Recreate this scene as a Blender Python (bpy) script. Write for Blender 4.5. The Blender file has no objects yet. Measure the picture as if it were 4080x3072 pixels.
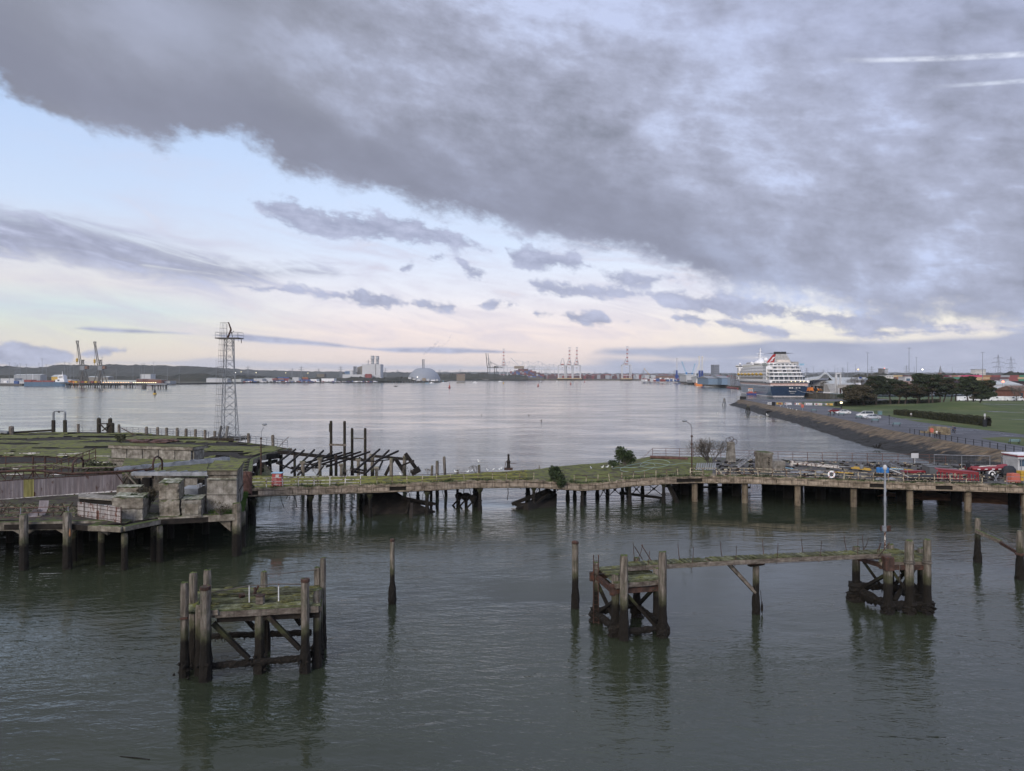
import bpy,bmesh,math,random
from mathutils import Vector,Matrix,noise
R=math.radians
rnd=random.Random(7)
SC=bpy.context.scene
COL=SC.collection
# ---- camera
HC,F,CX,HY=17.0,2900.0,2040.0,1495.0
cam=bpy.data.cameras.new('camera');camo=bpy.data.objects.new('camera',cam);COL.objects.link(camo)
camo.location=(0,0,HC);camo.rotation_euler=(R(90),0,0)
cam.sensor_width=36;cam.lens=36*F/4080;cam.shift_y=(HY-1536)/4080
cam.clip_start=0.5;cam.clip_end=40000
SC.camera=camo
SC.view_settings.view_transform='Standard';SC.view_settings.look='None'
SC.view_settings.exposure=0.85;SC.view_settings.gamma=1;SC.view_settings.use_curve_mapping=False
try:
 SC.cycles.max_bounces=8;SC.cycles.diffuse_bounces=3;SC.cycles.glossy_bounces=3
 SC.cycles.transmission_bounces=2;SC.cycles.volume_bounces=1;SC.cycles.caustics_reflective=False
 SC.cycles.use_denoising=True
except Exception:pass
# ---- node expressions
class E:
 """arithmetic on shader sockets"""
 def __init__(s,nt,v):s.nt,s.v=nt,v
 def _m(s,op,*a):
  n=s.nt.nodes.new('ShaderNodeMath');n.operation=op
  for i,x in enumerate((s,)+a):
   x=x.v if isinstance(x,E)else x
   if isinstance(x,(int,float)):n.inputs[i].default_value=x
   else:s.nt.links.new(x,n.inputs[i])
  return E(s.nt,n.outputs[0])
 def __add__(s,o):return s._m('ADD',o)
 def __sub__(s,o):return s._m('SUBTRACT',o)
 def __rsub__(s,o):return E(s.nt,o)._m('SUBTRACT',s)
 def __mul__(s,o):return s._m('MULTIPLY',o)
 def __truediv__(s,o):return s._m('DIVIDE',o)
 def __rtruediv__(s,o):return E(s.nt,o)._m('DIVIDE',s)
 def mx(s,o):return s._m('MAXIMUM',o)
 def mn(s,o):return s._m('MINIMUM',o)
 def abs(s):return s._m('ABSOLUTE')
 def sqrt(s):return s._m('SQRT')
 def atan2(s,o):return s._m('ARCTAN2',o)
 def cos(s):return s._m('COSINE')
 def sin(s):return s._m('SINE')
 def tan(s):return s._m('TANGENT')
 def atan(s):return s._m('ARCTANGENT')
 def exp(s):return s._m('EXPONENT')
 def sm(s,a,b):
  n=s.nt.nodes.new('ShaderNodeMapRange');n.interpolation_type='SMOOTHSTEP';n.clamp=True
  s.nt.links.new(s.v,n.inputs[0]);n.inputs[1].default_value=a;n.inputs[2].default_value=b
  n.inputs[3].default_value=0;n.inputs[4].default_value=1
  return E(s.nt,n.outputs[0])
 def curve(s,pts,x0,x1,y0,y1):
  n=s.nt.nodes.new('ShaderNodeFloatCurve');c=n.mapping.curves[0]
  q=[((x-x0)/(x1-x0),(y-y0)/(y1-y0))for x,y in pts]
  while len(c.points)<len(q):c.points.new(0.5,0.5)
  for p,(x,y)in zip(c.points,q):p.location=(x,y);p.handle_type='AUTO'
  n.mapping.update()
  t=(s-x0)*(1.0/(x1-x0))
  s.nt.links.new(t.v,n.inputs['Value'])
  return E(s.nt,n.outputs[0])*(y1-y0)+y0
def comb(nt,x,y,z):
 n=nt.nodes.new('ShaderNodeCombineXYZ')
 for i,a in enumerate((x,y,z)):
  a=a.v if isinstance(a,E)else a
  if isinstance(a,(int,float)):n.inputs[i].default_value=a
  else:nt.links.new(a,n.inputs[i])
 return n.outputs[0]
def noi(nt,vec,scale,detail=5,rough=0.55,dist=0.0,lac=2.0):
 n=nt.nodes.new('ShaderNodeTexNoise');n.inputs['Scale'].default_value=scale
 n.inputs['Detail'].default_value=detail;n.inputs['Roughness'].default_value=rough
 n.inputs['Distortion'].default_value=dist;n.inputs['Lacunarity'].default_value=lac
 nt.links.new(vec,n.inputs['Vector'])
 return E(nt,n.outputs[0])
def rgb(c):
 return(c[0],c[1],c[2],1)
def s2l(r,g,b):
 f=lambda c:(c/255/12.92)if c/255<=0.04045 else((c/255+0.055)/1.055)**2.4
 return(f(r),f(g),f(b))
def mixc(nt,fac,a,b,mode='MIX'):
 n=nt.nodes.new('ShaderNodeMix');n.data_type='RGBA';n.blend_type=mode;n.clamp_factor=True
 for i,x in((0,fac),(6,a),(7,b)):
  x=x.v if isinstance(x,E)else x
  if isinstance(x,(int,float)):n.inputs[i].default_value=x
  elif isinstance(x,tuple):n.inputs[i].default_value=rgb(x)
  else:nt.links.new(x,n.inputs[i])
 return n.outputs[2]
def ramp(nt,fac,stops):
 n=nt.nodes.new('ShaderNodeValToRGB');cr=n.color_ramp
 while len(cr.elements)<len(stops):cr.elements.new(0.5)
 for e,(p,c)in zip(cr.elements,stops):e.position=p;e.color=rgb(c)
 nt.links.new(fac.v if isinstance(fac,E)else fac,n.inputs[0])
 return n.outputs[0]
 # ---- world: daylight sky with a bank of cloud
SUN_EL,SUN_AZ=R(22),R(205)
W_=bpy.data.worlds.new('World');SC.world=W_;W_.use_nodes=True
nt=W_.node_tree;nt.nodes.clear()
def build_sky(nt):
 tc=nt.nodes.new('ShaderNodeTexCoord');sp=nt.nodes.new('ShaderNodeSeparateXYZ')
 nt.links.new(tc.outputs['Generated'],sp.inputs[0])
 x,y,z=(E(nt,sp.outputs[i])for i in range(3))
 zc=z.mx(0.0)
 hyp=(x*x+y*y).sqrt().mx(0.0001)
 az=x.atan2(y)
 T=zc/hyp
 A=lambda px:math.atan((px-CX)/F)
 TT=lambda px,py:(HY-py)/F*math.cos(A(px))
 # cloud-plane coordinates (far cloud is foreshortened)
 k=1.0/(zc+0.16)
 cp=comb(nt,x*k,y*k,0.0)
 # clouds lie in streets that run down to the right: shear a second set of coordinates
 u=az*3.2;v=T*9.0+az*2.2
 cs=comb(nt,u*0.9,v*1.5,3.0)
 n1=noi(nt,comb(nt,az*2.4,T*3.3+az*0.6,33.0),5.0,9,0.56,0.0)-0.5
 n2=noi(nt,comb(nt,az*2.0,T*5.0,9.0),3.2,9,0.62,0.25)-0.5
 nb=noi(nt,cp,1.1,4,0.55)-0.5
 nst=noi(nt,comb(nt,az*2.6,T*13.0+az*2.1,5.0),3.0,9,0.62,0.9)-0.5
 nfine=noi(nt,comb(nt,az*3.0,T*4.6+az*0.7,1.0),7.0,9,0.66,0.1)-0.5
 X0,X1=A(-900),A(5000)
 def cur(pts,y0,y1,f=None):return az.curve([(A(px),(TT(px,v_)if f is None else f*v_))for px,v_ in pts],X0,X1,y0,y1)
 nbil=noi(nt,comb(nt,az*2.0,T*3.0+az*0.8,21.0),2.3,10,0.60,0.12)-0.5
 # --- main bank: everything above its lower edge
 edge=cur([(-900,200),(0,345),(100,430),(231,470),(370,520),(508,556),(647,590),(785,572),(924,580),(1063,620),(1155,700),(1294,738),(1420,770),(1525,790),(1663,830),(1802,870),(1941,915),(2040,930),(2132,950),(2317,985),(2502,1020),(2595,1050),(2733,1095),(2825,1140),(2964,1160),(3103,1192),(3288,1215),(3426,1250),(3611,1290),(3888,1305),(4080,1320),(4600,1330)],-0.2,0.8)
 w=E(nt,0.0)._m('ADD',(T-edge))
 bank=(w+n1*0.075+nfine*0.075+n2*0.02).sm(-0.010,0.024)
 solid=w.sm(0.0,0.10)
 # --- bands: centre line, half thickness
 def band(c,h,namp=0.012,soft=0.012,nn=None):
  soft=soft*0.7
  cc=cur(c,-0.2,0.8);hh=cur(h,-0.06,0.06,1/F)
  d=hh-(T-cc).abs()
  q=(nn or nfine)*(namp*3.4)
  if nn is None:q=q+n2*namp*1.2
  return(d+q).sm(-soft,soft)
 b1=band([(-900,600),(950,790),(1100,840),(1300,890),(1500,905),(1700,925),(1900,985),(2150,1030),(3000,1100)],[(-900,-80),(900,-60),(990,-20),(1080,42),(1200,55),(1400,48),(1600,50),(1750,32),(1860,20),(2000,-22),(2200,-30),(2400,-60),(5000,-80)],0.022,0.010)
 b2=band([(-900,900),(0,925),(200,945),(400,985),(600,1030),(800,1068),(1000,1090),(1200,1080),(1340,1092),(1500,1100)],[(-900,90),(0,72),(250,72),(450,62),(700,52),(900,40),(1050,26),(1200,22),(1300,14),(1380,-10),(1500,-60),(5000,-90)],0.020,0.020,nst)
 b3=band([(-900,1120),(900,1140),(1200,1160),(1400,1185),(1500,1195),(1600,1205),(1750,1222),(1870,1218),(2000,1212),(2200,1225)],[(-900,-60),(850,-30),(950,-8),(1150,2),(1300,4),(1400,20),(1470,30),(1560,22),(1640,4),(1700,10),(1780,16),(1840,14),(1900,-10),(1960,6),(2020,6),(2060,-20),(2400,-60),(5000,-90)],0.016,0.006)
 b4=band([(-900,1300),(250,1306),(500,1318),(800,1332),(900,1340),(1100,1355),(1300,1372),(1500,1392),(1700,1396),(2000,1402),(2300,1410)],[(-900,-60),(250,-10),(330,3),(500,6),(600,3),(760,0),(830,-4),(920,9),(1060,9),(1200,5),(1330,2),(1430,-3),(1600,3),(1750,8),(1900,8),(2050,3),(2200,-6),(2400,-40),(5000,-80)],0.004,0.0035,n2)
 b5=band([(-900,1400),(0,1412),(300,1416),(420,1400),(600,1395)],[(-900,40),(0,30),(70,42),(140,34),(220,24),(290,10),(320,-3),(345,12),(365,6),(400,14),(440,10),(480,-2),(495,5),(520,-20),(700,-60),(5000,-80)],0.008,0.005)
 b6=band([(-900,1446),(800,1448),(1400,1462),(2000,1466),(2700,1470),(5000,1470)],[(-900,8),(650,2),(800,10),(1000,12),(1300,10),(1500,6),(1600,8),(2000,8),(2400,8),(3000,10),(5000,12)],0.006,0.004,n2)
 b7=band([(1500,1120),(1700,1035),(1760,1018),(1800,1020),(1900,1090),(2000,1090),(2150,1140),(2250,1158),(2350,1165),(2450,1168),(2600,1175),(2750,1205),(2900,1220),(3100,1235),(3300,1270),(3500,1290),(3700,1300)],[(-900,-80),(1560,-20),(1620,7),(1680,-10),(1740,10),(1790,-16),(1850,14),(1900,18),(1960,-12),(2080,-12),(2140,16),(2230,20),(2400,16),(2520,4),(2570,-8),(2640,18),(2750,34),(2900,40),(3020,28),(3110,22),(3250,26),(3350,34),(3480,34),(3560,22),(3700,10),(4000,6),(5000,0)],0.020,0.008)
 b8=band([(1900,1250),(2170,1250),(2350,1272),(2500,1280),(2750,1268),(2830,1278),(2950,1300),(3150,1332),(3400,1330),(3700,1320)],[(-900,-80),(2100,-30),(2150,8),(2210,4),(2240,14),(2300,22),(2400,24),(2440,-8),(2600,-20),(2720,8),(2790,14),(2840,0),(2880,14),(2960,12),(3040,10),(3120,8),(3200,-12),(3380,4),(3450,14),(3560,14),(3640,4),(3900,8),(5000,-20)],0.014,0.006)
 b10=band([(1500,980),(2000,975),(2040,1020),(2130,1030),(2250,1040),(2300,1045),(2450,1110),(2550,1118),(2650,1110)],[(-900,-80),(1960,-30),(2030,16),(2080,32),(2160,38),(2230,30),(2300,26),(2340,-8),(2430,12),(2490,24),(2570,20),(2640,14),(2720,-10),(2800,-60),(5000,-80)],0.022,0.010)
 top9=cur([(-900,1520),(2280,1480),(2360,1395),(2500,1384),(2700,1378),(2900,1370),(3060,1356),(3240,1352),(3520,1358),(3800,1342),(3980,1332),(4080,1310),(5000,1300)],-0.2,0.8)
 b9=(top9-T+nfine*0.010).sm(-0.003,0.006)*az.sm(A(2300),A(2480))
 slit=band([(2200,1420),(2400,1420),(2700,1432),(3000,1425),(5000,1440)],[(-900,-60),(2280,-10),(2400,7),(2700,9),(2900,-4),(3000,3),(3200,-20),(5000,-60)],0.006,0.006,n2)
 clumps=b1.mx(b3).mx(b4).mx(b5).mx(b7).mx(b8).mx(b10)
 # --- clear sky behind the cloud: physical sky mixed with the dusk colours the picture shows
 sk=nt.nodes.new('ShaderNodeTexSky');sk.sky_type='NISHITA';sk.sun_disc=False
 sk.sun_elevation=SUN_EL;sk.sun_rotation=SUN_AZ;sk.air_density=1.2;sk.dust_density=1.5;sk.ozone_density=2
 skc=mixc(nt,1.0,sk.outputs[0],(0.13,0.13,0.13),'MULTIPLY')
 tv=T.mn(0.8)/0.55
 mid=ramp(nt,tv,[(0.0,s2l(214,204,206)),(0.05,s2l(230,214,212)),(0.11,s2l(240,223,221)),(0.20,s2l(228,226,236)),(0.32,s2l(208,220,243)),(0.55,s2l(190,209,241)),(0.8,s2l(172,195,238)),(1.0,s2l(160,186,234))])
 lef=ramp(nt,tv,[(0.0,s2l(216,206,202)),(0.05,s2l(222,212,202)),(0.10,s2l(214,216,206)),(0.145,s2l(200,216,220)),(0.20,s2l(220,216,218)),(0.26,s2l(214,216,226)),(0.38,s2l(198,213,238)),(0.62,s2l(178,201,238)),(1.0,s2l(160,186,234))])
 rig=ramp(nt,tv,[(0.0,s2l(198,198,208)),(0.06,s2l(226,218,212)),(0.12,s2l(238,231,220)),(0.2,s2l(224,226,236)),(0.35,s2l(196,212,243)),(0.6,s2l(182,202,244)),(1.0,s2l(160,186,234))])
 clear=mixc(nt,az.sm(A(1500),A(300)),mid,lef)
 clear=mixc(nt,az.sm(A(2300),A(3300)),clear,rig)
 clear=mixc(nt,0.12,clear,skc)
 # high veil: thin mauve / cream streaks
 veil=(nst*1.6+n2*0.6).sm(-0.28,0.55)*T.sm(0.02,0.06)*(1.0-T.sm(0.14,0.26))
 clear=mixc(nt,veil*0.75,clear,s2l(193,190,208))
 veil2=(nst*1.4-n2*0.8).sm(0.12,0.5)*(1.0-T.sm(0.05,0.3))
 clear=mixc(nt,veil2*0.5,clear,s2l(238,224,218))
 wisp=(nb*1.5+n2).sm(0.02,0.6)*T.sm(0.16,0.24)
 clear=mixc(nt,wisp*0.6,clear,s2l(196,198,216))
 # --- cloud tone
 lowc=mixc(nt,(nfine*1.6+nst*0.7+n2*0.5).sm(-0.45,0.5),s2l(134,140,164),s2l(182,188,213))
 dark=ramp(nt,(nb*0.25+nbil*1.35+n1*0.75+nfine*0.6+nst*0.3+0.52),[(0.18,s2l(128,133,149)),(0.40,s2l(146,151,170)),(0.60,s2l(162,168,190)),(0.84,s2l(186,196,224))])
 left_dark=ramp(nt,(nb*0.4+nbil*1.1+n1*0.3+0.5),[(0.2,s2l(120,124,137)),(0.5,s2l(134,138,152)),(0.85,s2l(158,163,183))])
 lm=(az+T*0.15+nbil*0.3).sm(0.06,-0.32)
 bankc=mixc(nt,lm,dark,left_dark)
 # the belly of the bank is darker just inside its edge; it thins upward to the right
 belly=w.sm(-0.01,0.03)*(1.0-(w+nbil*0.10).sm(0.04,0.15))*(1.0-az.sm(A(2700),A(3600)))
 bankc=mixc(nt,belly*0.72,bankc,s2l(127,131,149))
 thin=(w+az*0.24+n1*0.3+nbil*0.4).sm(0.26,0.72)
 bankc=mixc(nt,thin*0.75,bankc,s2l(178,189,224))if 0 else mixc(nt,T.sm(0.56,1.05)*0.85,mixc(nt,thin*0.75,bankc,s2l(178,188,222)),s2l(220,227,244))
 hole=(nbil*1.2+n1*1.0+nst*0.6+nfine*0.5+az*0.45+T*0.2).sm(0.40,0.86)*az.sm(A(2600),A(3700))
 bankc=mixc(nt,hole*0.75,bankc,s2l(190,205,241))
 hl=((az-A(660))*9.0);vl=(T-TT(660,70))*20.0
 soft_hole=(hl*hl*-1.0-vl*vl).exp()
 bankc=mixc(nt,soft_hole*0.45,bankc,s2l(168,176,200))
 c=clear
 c=mixc(nt,b6*0.7,c,s2l(176,180,198))
 c=mixc(nt,b9*(1.0-slit*0.7),c,mixc(nt,(nst*0.7+n2+nfine*0.5).sm(-0.45,0.45),s2l(150,156,178),s2l(178,182,202)))
 c=mixc(nt,b2*(nst*1.3+0.9).mn(0.97),c,mixc(nt,(nst*1.5+nfine*0.6).sm(-0.22,0.30),s2l(134,139,162),s2l(182,188,212)))
 c=mixc(nt,clumps*0.92,c,lowc)
 c=mixc(nt,bank,c,bankc)
 # two vapour trails
 def trail(px0,y0,px1,y1,h):
  a0,a1,t0,t1=A(px0),A(px1),TT(px0,y0),TT(px1,y1)
  s=(t1-t0)/(a1-a0)
  d=(T-t0-(az-a0)*s).abs()
  return(1.0-(d+nfine*0.004).sm(h*0.2,h))*az.sm(a0,a0+0.10)*(n2*1.0).sm(-0.5,0.1)*(1.0-az.sm(0.9,1.0))
 c=mixc(nt,trail(3280,240,4080,216,0.0050)*(nfine*3.0+0.45).mn(0.75).mx(0.0),c,s2l(226,232,246))
 c=mixc(nt,trail(3640,350,4080,322,0.0040)*(nfine*3.0+0.3).mn(0.6).mx(0.0),c,s2l(222,230,246))
 bg=nt.nodes.new('ShaderNodeBackground');bg.inputs[1].default_value=0.655
 nt.links.new(c,bg.inputs[0])
 out=nt.nodes.new('ShaderNodeOutputWorld');nt.links.new(bg.outputs[0],out.inputs[0])
build_sky(nt)
try:W_.cycles.sampling_method='MANUAL';W_.cycles.sample_map_resolution=512
except Exception:pass
sun=bpy.data.lights.new('sun','SUN');suno=bpy.data.objects.new('sun',sun);COL.objects.link(suno)
sun.energy=1.5;sun.angle=R(30);sun.color=(1.0,0.93,0.86)
sd=Vector((math.sin(SUN_AZ)*math.cos(SUN_EL+R(4)),math.cos(SUN_AZ)*math.cos(SUN_EL+R(4)),math.sin(SUN_EL+R(4))))
suno.rotation_euler=sd.to_track_quat('Z','Y').to_euler()
# ---- materials
MATS={}
def new_mat(name):
 m=bpy.data.materials.new(name);m.use_nodes=True;nt=m.node_tree
 b=nt.nodes['Principled BSDF'];MATS[name]=m
 return m,nt,b
def pos(nt,sx=1,sy=1,sz=1):
 g=nt.nodes.new('ShaderNodeNewGeometry');mp=nt.nodes.new('ShaderNodeMapping')
 mp.inputs['Scale'].default_value=(sx,sy,sz);nt.links.new(g.outputs['Position'],mp.inputs[0])
 return mp.outputs[0],g
def weather(name,cols,scale=1.5,stretch=(1,1,1),rough=0.85,bump=0.0,streak=0.0,tide=False,moss=0.0,mosscol=None,rust=0.0,metal=0.0,lich=0.0,spec=0.3,cor=None,detail=6,algae=0.0,rustcol=None,var=0.35):
 """surface colours mixed by noise, then the wear the thing itself has: streaks, rust, lichen, moss on top faces, tide growth"""
 m,nt,b=new_mat(name)
 P,g=pos(nt,*stretch);P1,_=pos(nt)
 n=noi(nt,P,scale,detail,0.62)
 st=[((i+0.5)/len(cols)*0.6+0.2,c)for i,c in enumerate(cols)]
 c=ramp(nt,n,st)
 oi=nt.nodes.new('ShaderNodeObjectInfo')
 rv=E(nt,oi.outputs['Random'])*var+(1.0-var*0.5)
 sx=nt.nodes.new('ShaderNodeSeparateXYZ');nt.links.new(g.outputs['Position'],sx.inputs[0]);Z=E(nt,sx.outputs[2])
 if streak:
  Ps,_=pos(nt,6,6,0.35)
  c=mixc(nt,noi(nt,Ps,1.0,4,0.6).sm(0.42,0.7)*streak,c,(0.018,0.016,0.014))
 if rust:
  rc=rustcol or(0.075,0.030,0.018)
  Pr,_=pos(nt,1,1,0.6)
  c=mixc(nt,noi(nt,Pr,scale*0.9+0.7,7,0.7).sm(0.62-rust*0.3,0.70-rust*0.25),c,rc)
 if lich:c=mixc(nt,noi(nt,P1,5.5,5,0.7).sm(0.56,0.66)*lich,c,(0.17,0.18,0.13))
 if moss:
  sn=nt.nodes.new('ShaderNodeSeparateXYZ');nt.links.new(g.outputs['Normal'],sn.inputs[0])
  mk=E(nt,sn.outputs[2]).sm(0.35,0.75)*noi(nt,P1,1.1,7,0.65).sm(0.62-0.35*moss,0.72-0.35*moss)
  mc=ramp(nt,noi(nt,P1,4.0,6,0.7),[(0.3,(0.018,0.026,0.008)),(0.5,(0.055,0.075,0.016)),(0.7,(0.11,0.125,0.03))])if mosscol is None else mosscol
  c=mixc(nt,mk,c,mc)
 if algae:c=mixc(nt,noi(nt,P1,1.8,5,0.6).sm(0.45,0.65)*algae,c,(0.03,0.04,0.014))
 if tide:
  nz=noi(nt,P1,3.0,5,0.6)
  zz=Z+(nz-0.5)*1.1
  c=mixc(nt,zz.sm(3.1,2.4)*0.75,c,(0.035,0.040,0.014))
  wet=ramp(nt,noi(nt,P1,14.0,4,0.7),[(0.35,(0.004,0.003,0.0025)),(0.62,(0.012,0.009,0.006)),(0.80,(0.05,0.04,0.032))])
  c=mixc(nt,zz.sm(2.5,1.95),c,wet)
 c=mixc(nt,1.0,c,comb(nt,rv,rv,rv),'MULTIPLY')
 nt.links.new(c,b.inputs['Base Color']);b.inputs['Roughness'].default_value=rough;b.inputs['Metallic'].default_value=metal
 b.inputs['Specular IOR Level'].default_value=spec
 if bump:
  bp=nt.nodes.new('ShaderNodeBump');bp.inputs['Strength'].default_value=min(1,bump);bp.inputs['Distance'].default_value=0.05
  h=noi(nt,P,scale*4,6,0.65);nt.links.new(h.v,bp.inputs['Height']);nt.links.new(bp.outputs[0],b.inputs['Normal'])
 return m
def plain(name,col,rough=0.6,metal=0.0,var=0.25,emit=0.0,spec=0.4,sc=0.6):
 m,nt,b=new_mat(name)
 P,g=pos(nt)
 n=noi(nt,P,sc,5,0.6)
 c=ramp(nt,n,[(0.3,tuple(x*(1-var)for x in col)),(0.7,tuple(min(1,x*(1+var*0.5))for x in col))])
 nt.links.new(c,b.inputs['Base Color']);b.inputs['Roughness'].default_value=rough;b.inputs['Metallic'].default_value=metal
 b.inputs['Specular IOR Level'].default_value=spec
 if emit:b.inputs['Emission Color'].default_value=rgb(col);b.inputs['Emission Strength'].default_value=emit
 return m
M=MATS
weather('timber',[(0.06,0.048,0.038),(0.16,0.135,0.112),(0.30,0.265,0.23)],2.2,(3.5,3.5,0.45),0.9,0.8,streak=0.7,tide=True,lich=0.5,moss=0.8,algae=0.35)
weather('timber_beam',[(0.05,0.038,0.03),(0.14,0.115,0.095),(0.26,0.225,0.19)],2.0,(0.8,3,3),0.9,0.8,streak=0.4,lich=0.5,moss=0.7)
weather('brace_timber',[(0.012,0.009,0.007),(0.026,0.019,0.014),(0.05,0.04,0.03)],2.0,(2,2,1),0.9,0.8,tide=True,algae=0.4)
weather('weed',[(0.004,0.003,0.0025),(0.010,0.008,0.006),(0.028,0.021,0.016)],9.0,(1,1,1),0.95,1.0,detail=4)
weather('mossy_plank',[(0.035,0.032,0.02),(0.075,0.078,0.04),(0.17,0.175,0.12)],3.0,(1,1,1),0.95,0.7,moss=0.38,lich=0.6,var=1.1,mosscol=(0.085,0.088,0.024))
weather('rusty_iron',[(0.02,0.013,0.011),(0.05,0.028,0.022),(0.10,0.055,0.042)],3.0,(1,1,1),0.85,0.5,streak=0.3,rust=0.3)
weather('dark_iron',[(0.008,0.007,0.006),(0.020,0.015,0.013),(0.04,0.029,0.023)],2.0,(1,1,1),0.85,0.5,tide=True)
weather('peeling_white',[(0.3,0.28,0.26),(0.5,0.47,0.44),(0.65,0.62,0.58)],3.0,(1,1,1),0.7,0.2,rust=0.42)
weather('peeling_cream',[(0.25,0.22,0.16),(0.42,0.37,0.27),(0.5,0.45,0.34)],3.0,(1,1,1),0.75,0.2,rust=0.55)
weather('white_rail',[(0.4,0.4,0.4),(0.55,0.55,0.55),(0.66,0.66,0.65)],3.0,(1,1,1),0.6,0.1,rust=0.35)
weather('rail_red',[(0.05,0.025,0.02),(0.10,0.05,0.04),(0.16,0.09,0.075)],3.0,(1,1,1),0.75,0.2)
weather('galvanised',[(0.15,0.155,0.17),(0.24,0.25,0.275),(0.34,0.35,0.38)],1.2,(1,1,1),0.5,0.1,metal=0.3,streak=0.15)
weather('steel_grey',[(0.15,0.16,0.17),(0.2,0.21,0.225),(0.27,0.28,0.3)],1.2,(1,1,1),0.6,0.1)
weather('concrete',[(0.07,0.058,0.045),(0.18,0.155,0.125),(0.33,0.30,0.255)],1.3,(1,1,1.2),0.92,0.8,streak=0.25,moss=0.75,algae=0.25)
weather('concrete_light',[(0.09,0.077,0.063),(0.21,0.19,0.165),(0.36,0.335,0.30)],1.5,(1,1,1),0.92,0.6,streak=0.22,algae=0.25)
weather('concrete_tide',[(0.11,0.09,0.07),(0.2,0.17,0.135),(0.29,0.25,0.205)],1.3,(1,1,1),0.92,0.9,streak=0.45,tide=True,moss=0.7,algae=0.5)
weather('fascia',[(0.06,0.045,0.032),(0.22,0.172,0.128),(0.38,0.31,0.24)],1.2,(1,1,2.0),0.92,0.6,streak=0.5,moss=0.5,algae=0.3)
weather('tan_block',[(0.10,0.075,0.052),(0.29,0.23,0.175),(0.42,0.345,0.275)],1.3,(1,1,1.2),0.9,0.5,streak=0.55,algae=0.2)
weather('deck_moss',[(0.022,0.017,0.013),(0.055,0.048,0.032),(0.12,0.105,0.07)],0.35,(0.6,1.6,1),0.98,0.9,moss=0.56,lich=0.35,mosscol=(0.105,0.115,0.030))
weather('deck_moss_bright',[(0.03,0.035,0.012),(0.075,0.075,0.03),(0.10,0.085,0.06)],0.5,(1,1,1),0.98,0.9,moss=0.52,mosscol=(0.19,0.185,0.028))
weather('deck_bare',[(0.03,0.024,0.022),(0.065,0.056,0.055),(0.12,0.11,0.115)],0.55,(1,1,1),0.75,0.5,moss=0.28,spec=0.5)
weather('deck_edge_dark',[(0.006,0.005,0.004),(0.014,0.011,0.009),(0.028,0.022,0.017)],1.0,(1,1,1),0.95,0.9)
weather('lichen_white',[(0.07,0.065,0.04),(0.22,0.215,0.16),(0.62,0.62,0.54)],2.2,(1,1,1),0.95,0.5,moss=0.3)
weather('corrugated',[(0.17,0.14,0.14),(0.25,0.215,0.215),(0.33,0.30,0.305)],0.8,(3,3,0.4),0.7,0.2,rust=0.12,streak=0.25)
weather('corrugated_rust',[(0.24,0.20,0.19),(0.42,0.39,0.38),(0.5,0.47,0.46)],1.1,(2,2,0.6),0.8,0.2,rust=0.36,rustcol=(0.15,0.06,0.038),streak=0.3)
weather('corrugated_yellow',[(0.16,0.14,0.05),(0.24,0.22,0.08),(0.34,0.31,0.14)],1.5,(3,3,0.4),0.8,0.1)
weather('revetment',[(0.09,0.062,0.038),(0.2,0.145,0.09),(0.33,0.25,0.165)],0.9,(1,1,1),0.95,1.0,moss=0.25,streak=0.2)
weather('mud_weed',[(0.010,0.009,0.008),(0.025,0.021,0.019),(0.05,0.042,0.038)],0.7,(1,1,1),0.85,1.0,detail=8,algae=0.15)
weather('shingle_sand',[(0.22,0.10,0.05),(0.42,0.21,0.11),(0.55,0.31,0.17)],0.9,(1,1,1),0.95,0.8)
weather('grass_ground',[(0.028,0.046,0.011),(0.055,0.078,0.020),(0.105,0.112,0.042)],0.06,(1,1,1),0.98,0.6,detail=12,rust=0.22,rustcol=(0.075,0.068,0.035))
weather('asphalt',[(0.055,0.055,0.062),(0.085,0.085,0.096),(0.125,0.128,0.145)],0.12,(1,1,1),0.8,0.2,detail=9)
weather('far_ground',[(0.035,0.038,0.022),(0.055,0.052,0.035),(0.08,0.07,0.05)],0.02,(1,1,1),0.95,0.0)
weather('wood_ground',[(0.010,0.013,0.008),(0.028,0.028,0.018),(0.055,0.045,0.032)],0.03,(1,1,3),0.98,0.0,detail=9)
weather('hill_woods',[(0.012,0.016,0.012),(0.032,0.033,0.026),(0.06,0.054,0.044)],0.03,(1,.6,3.0),0.98,0.0,detail=9)
weather('leaf_pine',[(0.010,0.018,0.010),(0.03,0.042,0.02),(0.065,0.075,0.036)],0.8,(1,1,1),0.8,0.0)
weather('leaf_pine_brown',[(0.03,0.028,0.015),(0.06,0.05,0.03),(0.095,0.078,0.05)],0.8,(1,1,1),0.85,0.0)
weather('leaf_hedge',[(0.014,0.018,0.010),(0.036,0.040,0.020),(0.08,0.076,0.042)],1.0,(1,1,1),0.85,0.0)
weather('leaf_shrub',[(0.012,0.022,0.008),(0.03,0.048,0.018),(0.075,0.095,0.045)],1.5,(1,1,1),0.8,0.0)
weather('moss_dark',[(0.022,0.02,0.009),(0.06,0.058,0.02),(0.12,0.115,0.045)],5.0,(1,1,1),0.95,0.8)
weather('deck_front',[(0.018,0.013,0.011),(0.05,0.040,0.033),(0.11,0.095,0.08)],1.1,(1,1,1),0.95,0.9,moss=0.30,mosscol=(0.06,0.075,0.02))
weather('concrete_col',[(0.08,0.06,0.042),(0.18,0.14,0.10),(0.29,0.235,0.175)],1.8,(1,1,1),0.92,0.9,streak=0.5,moss=0.5,algae=0.35)
weather('grass_tuft',[(0.025,0.05,0.01),(0.05,0.09,0.018),(0.085,0.13,0.03)],1.5,(1,1,1),0.9,0.0)
weather('twig',[(0.05,0.042,0.035),(0.09,0.078,0.068),(0.13,0.115,0.10)],1.5,(1,1,1),0.9,0.0)
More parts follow.
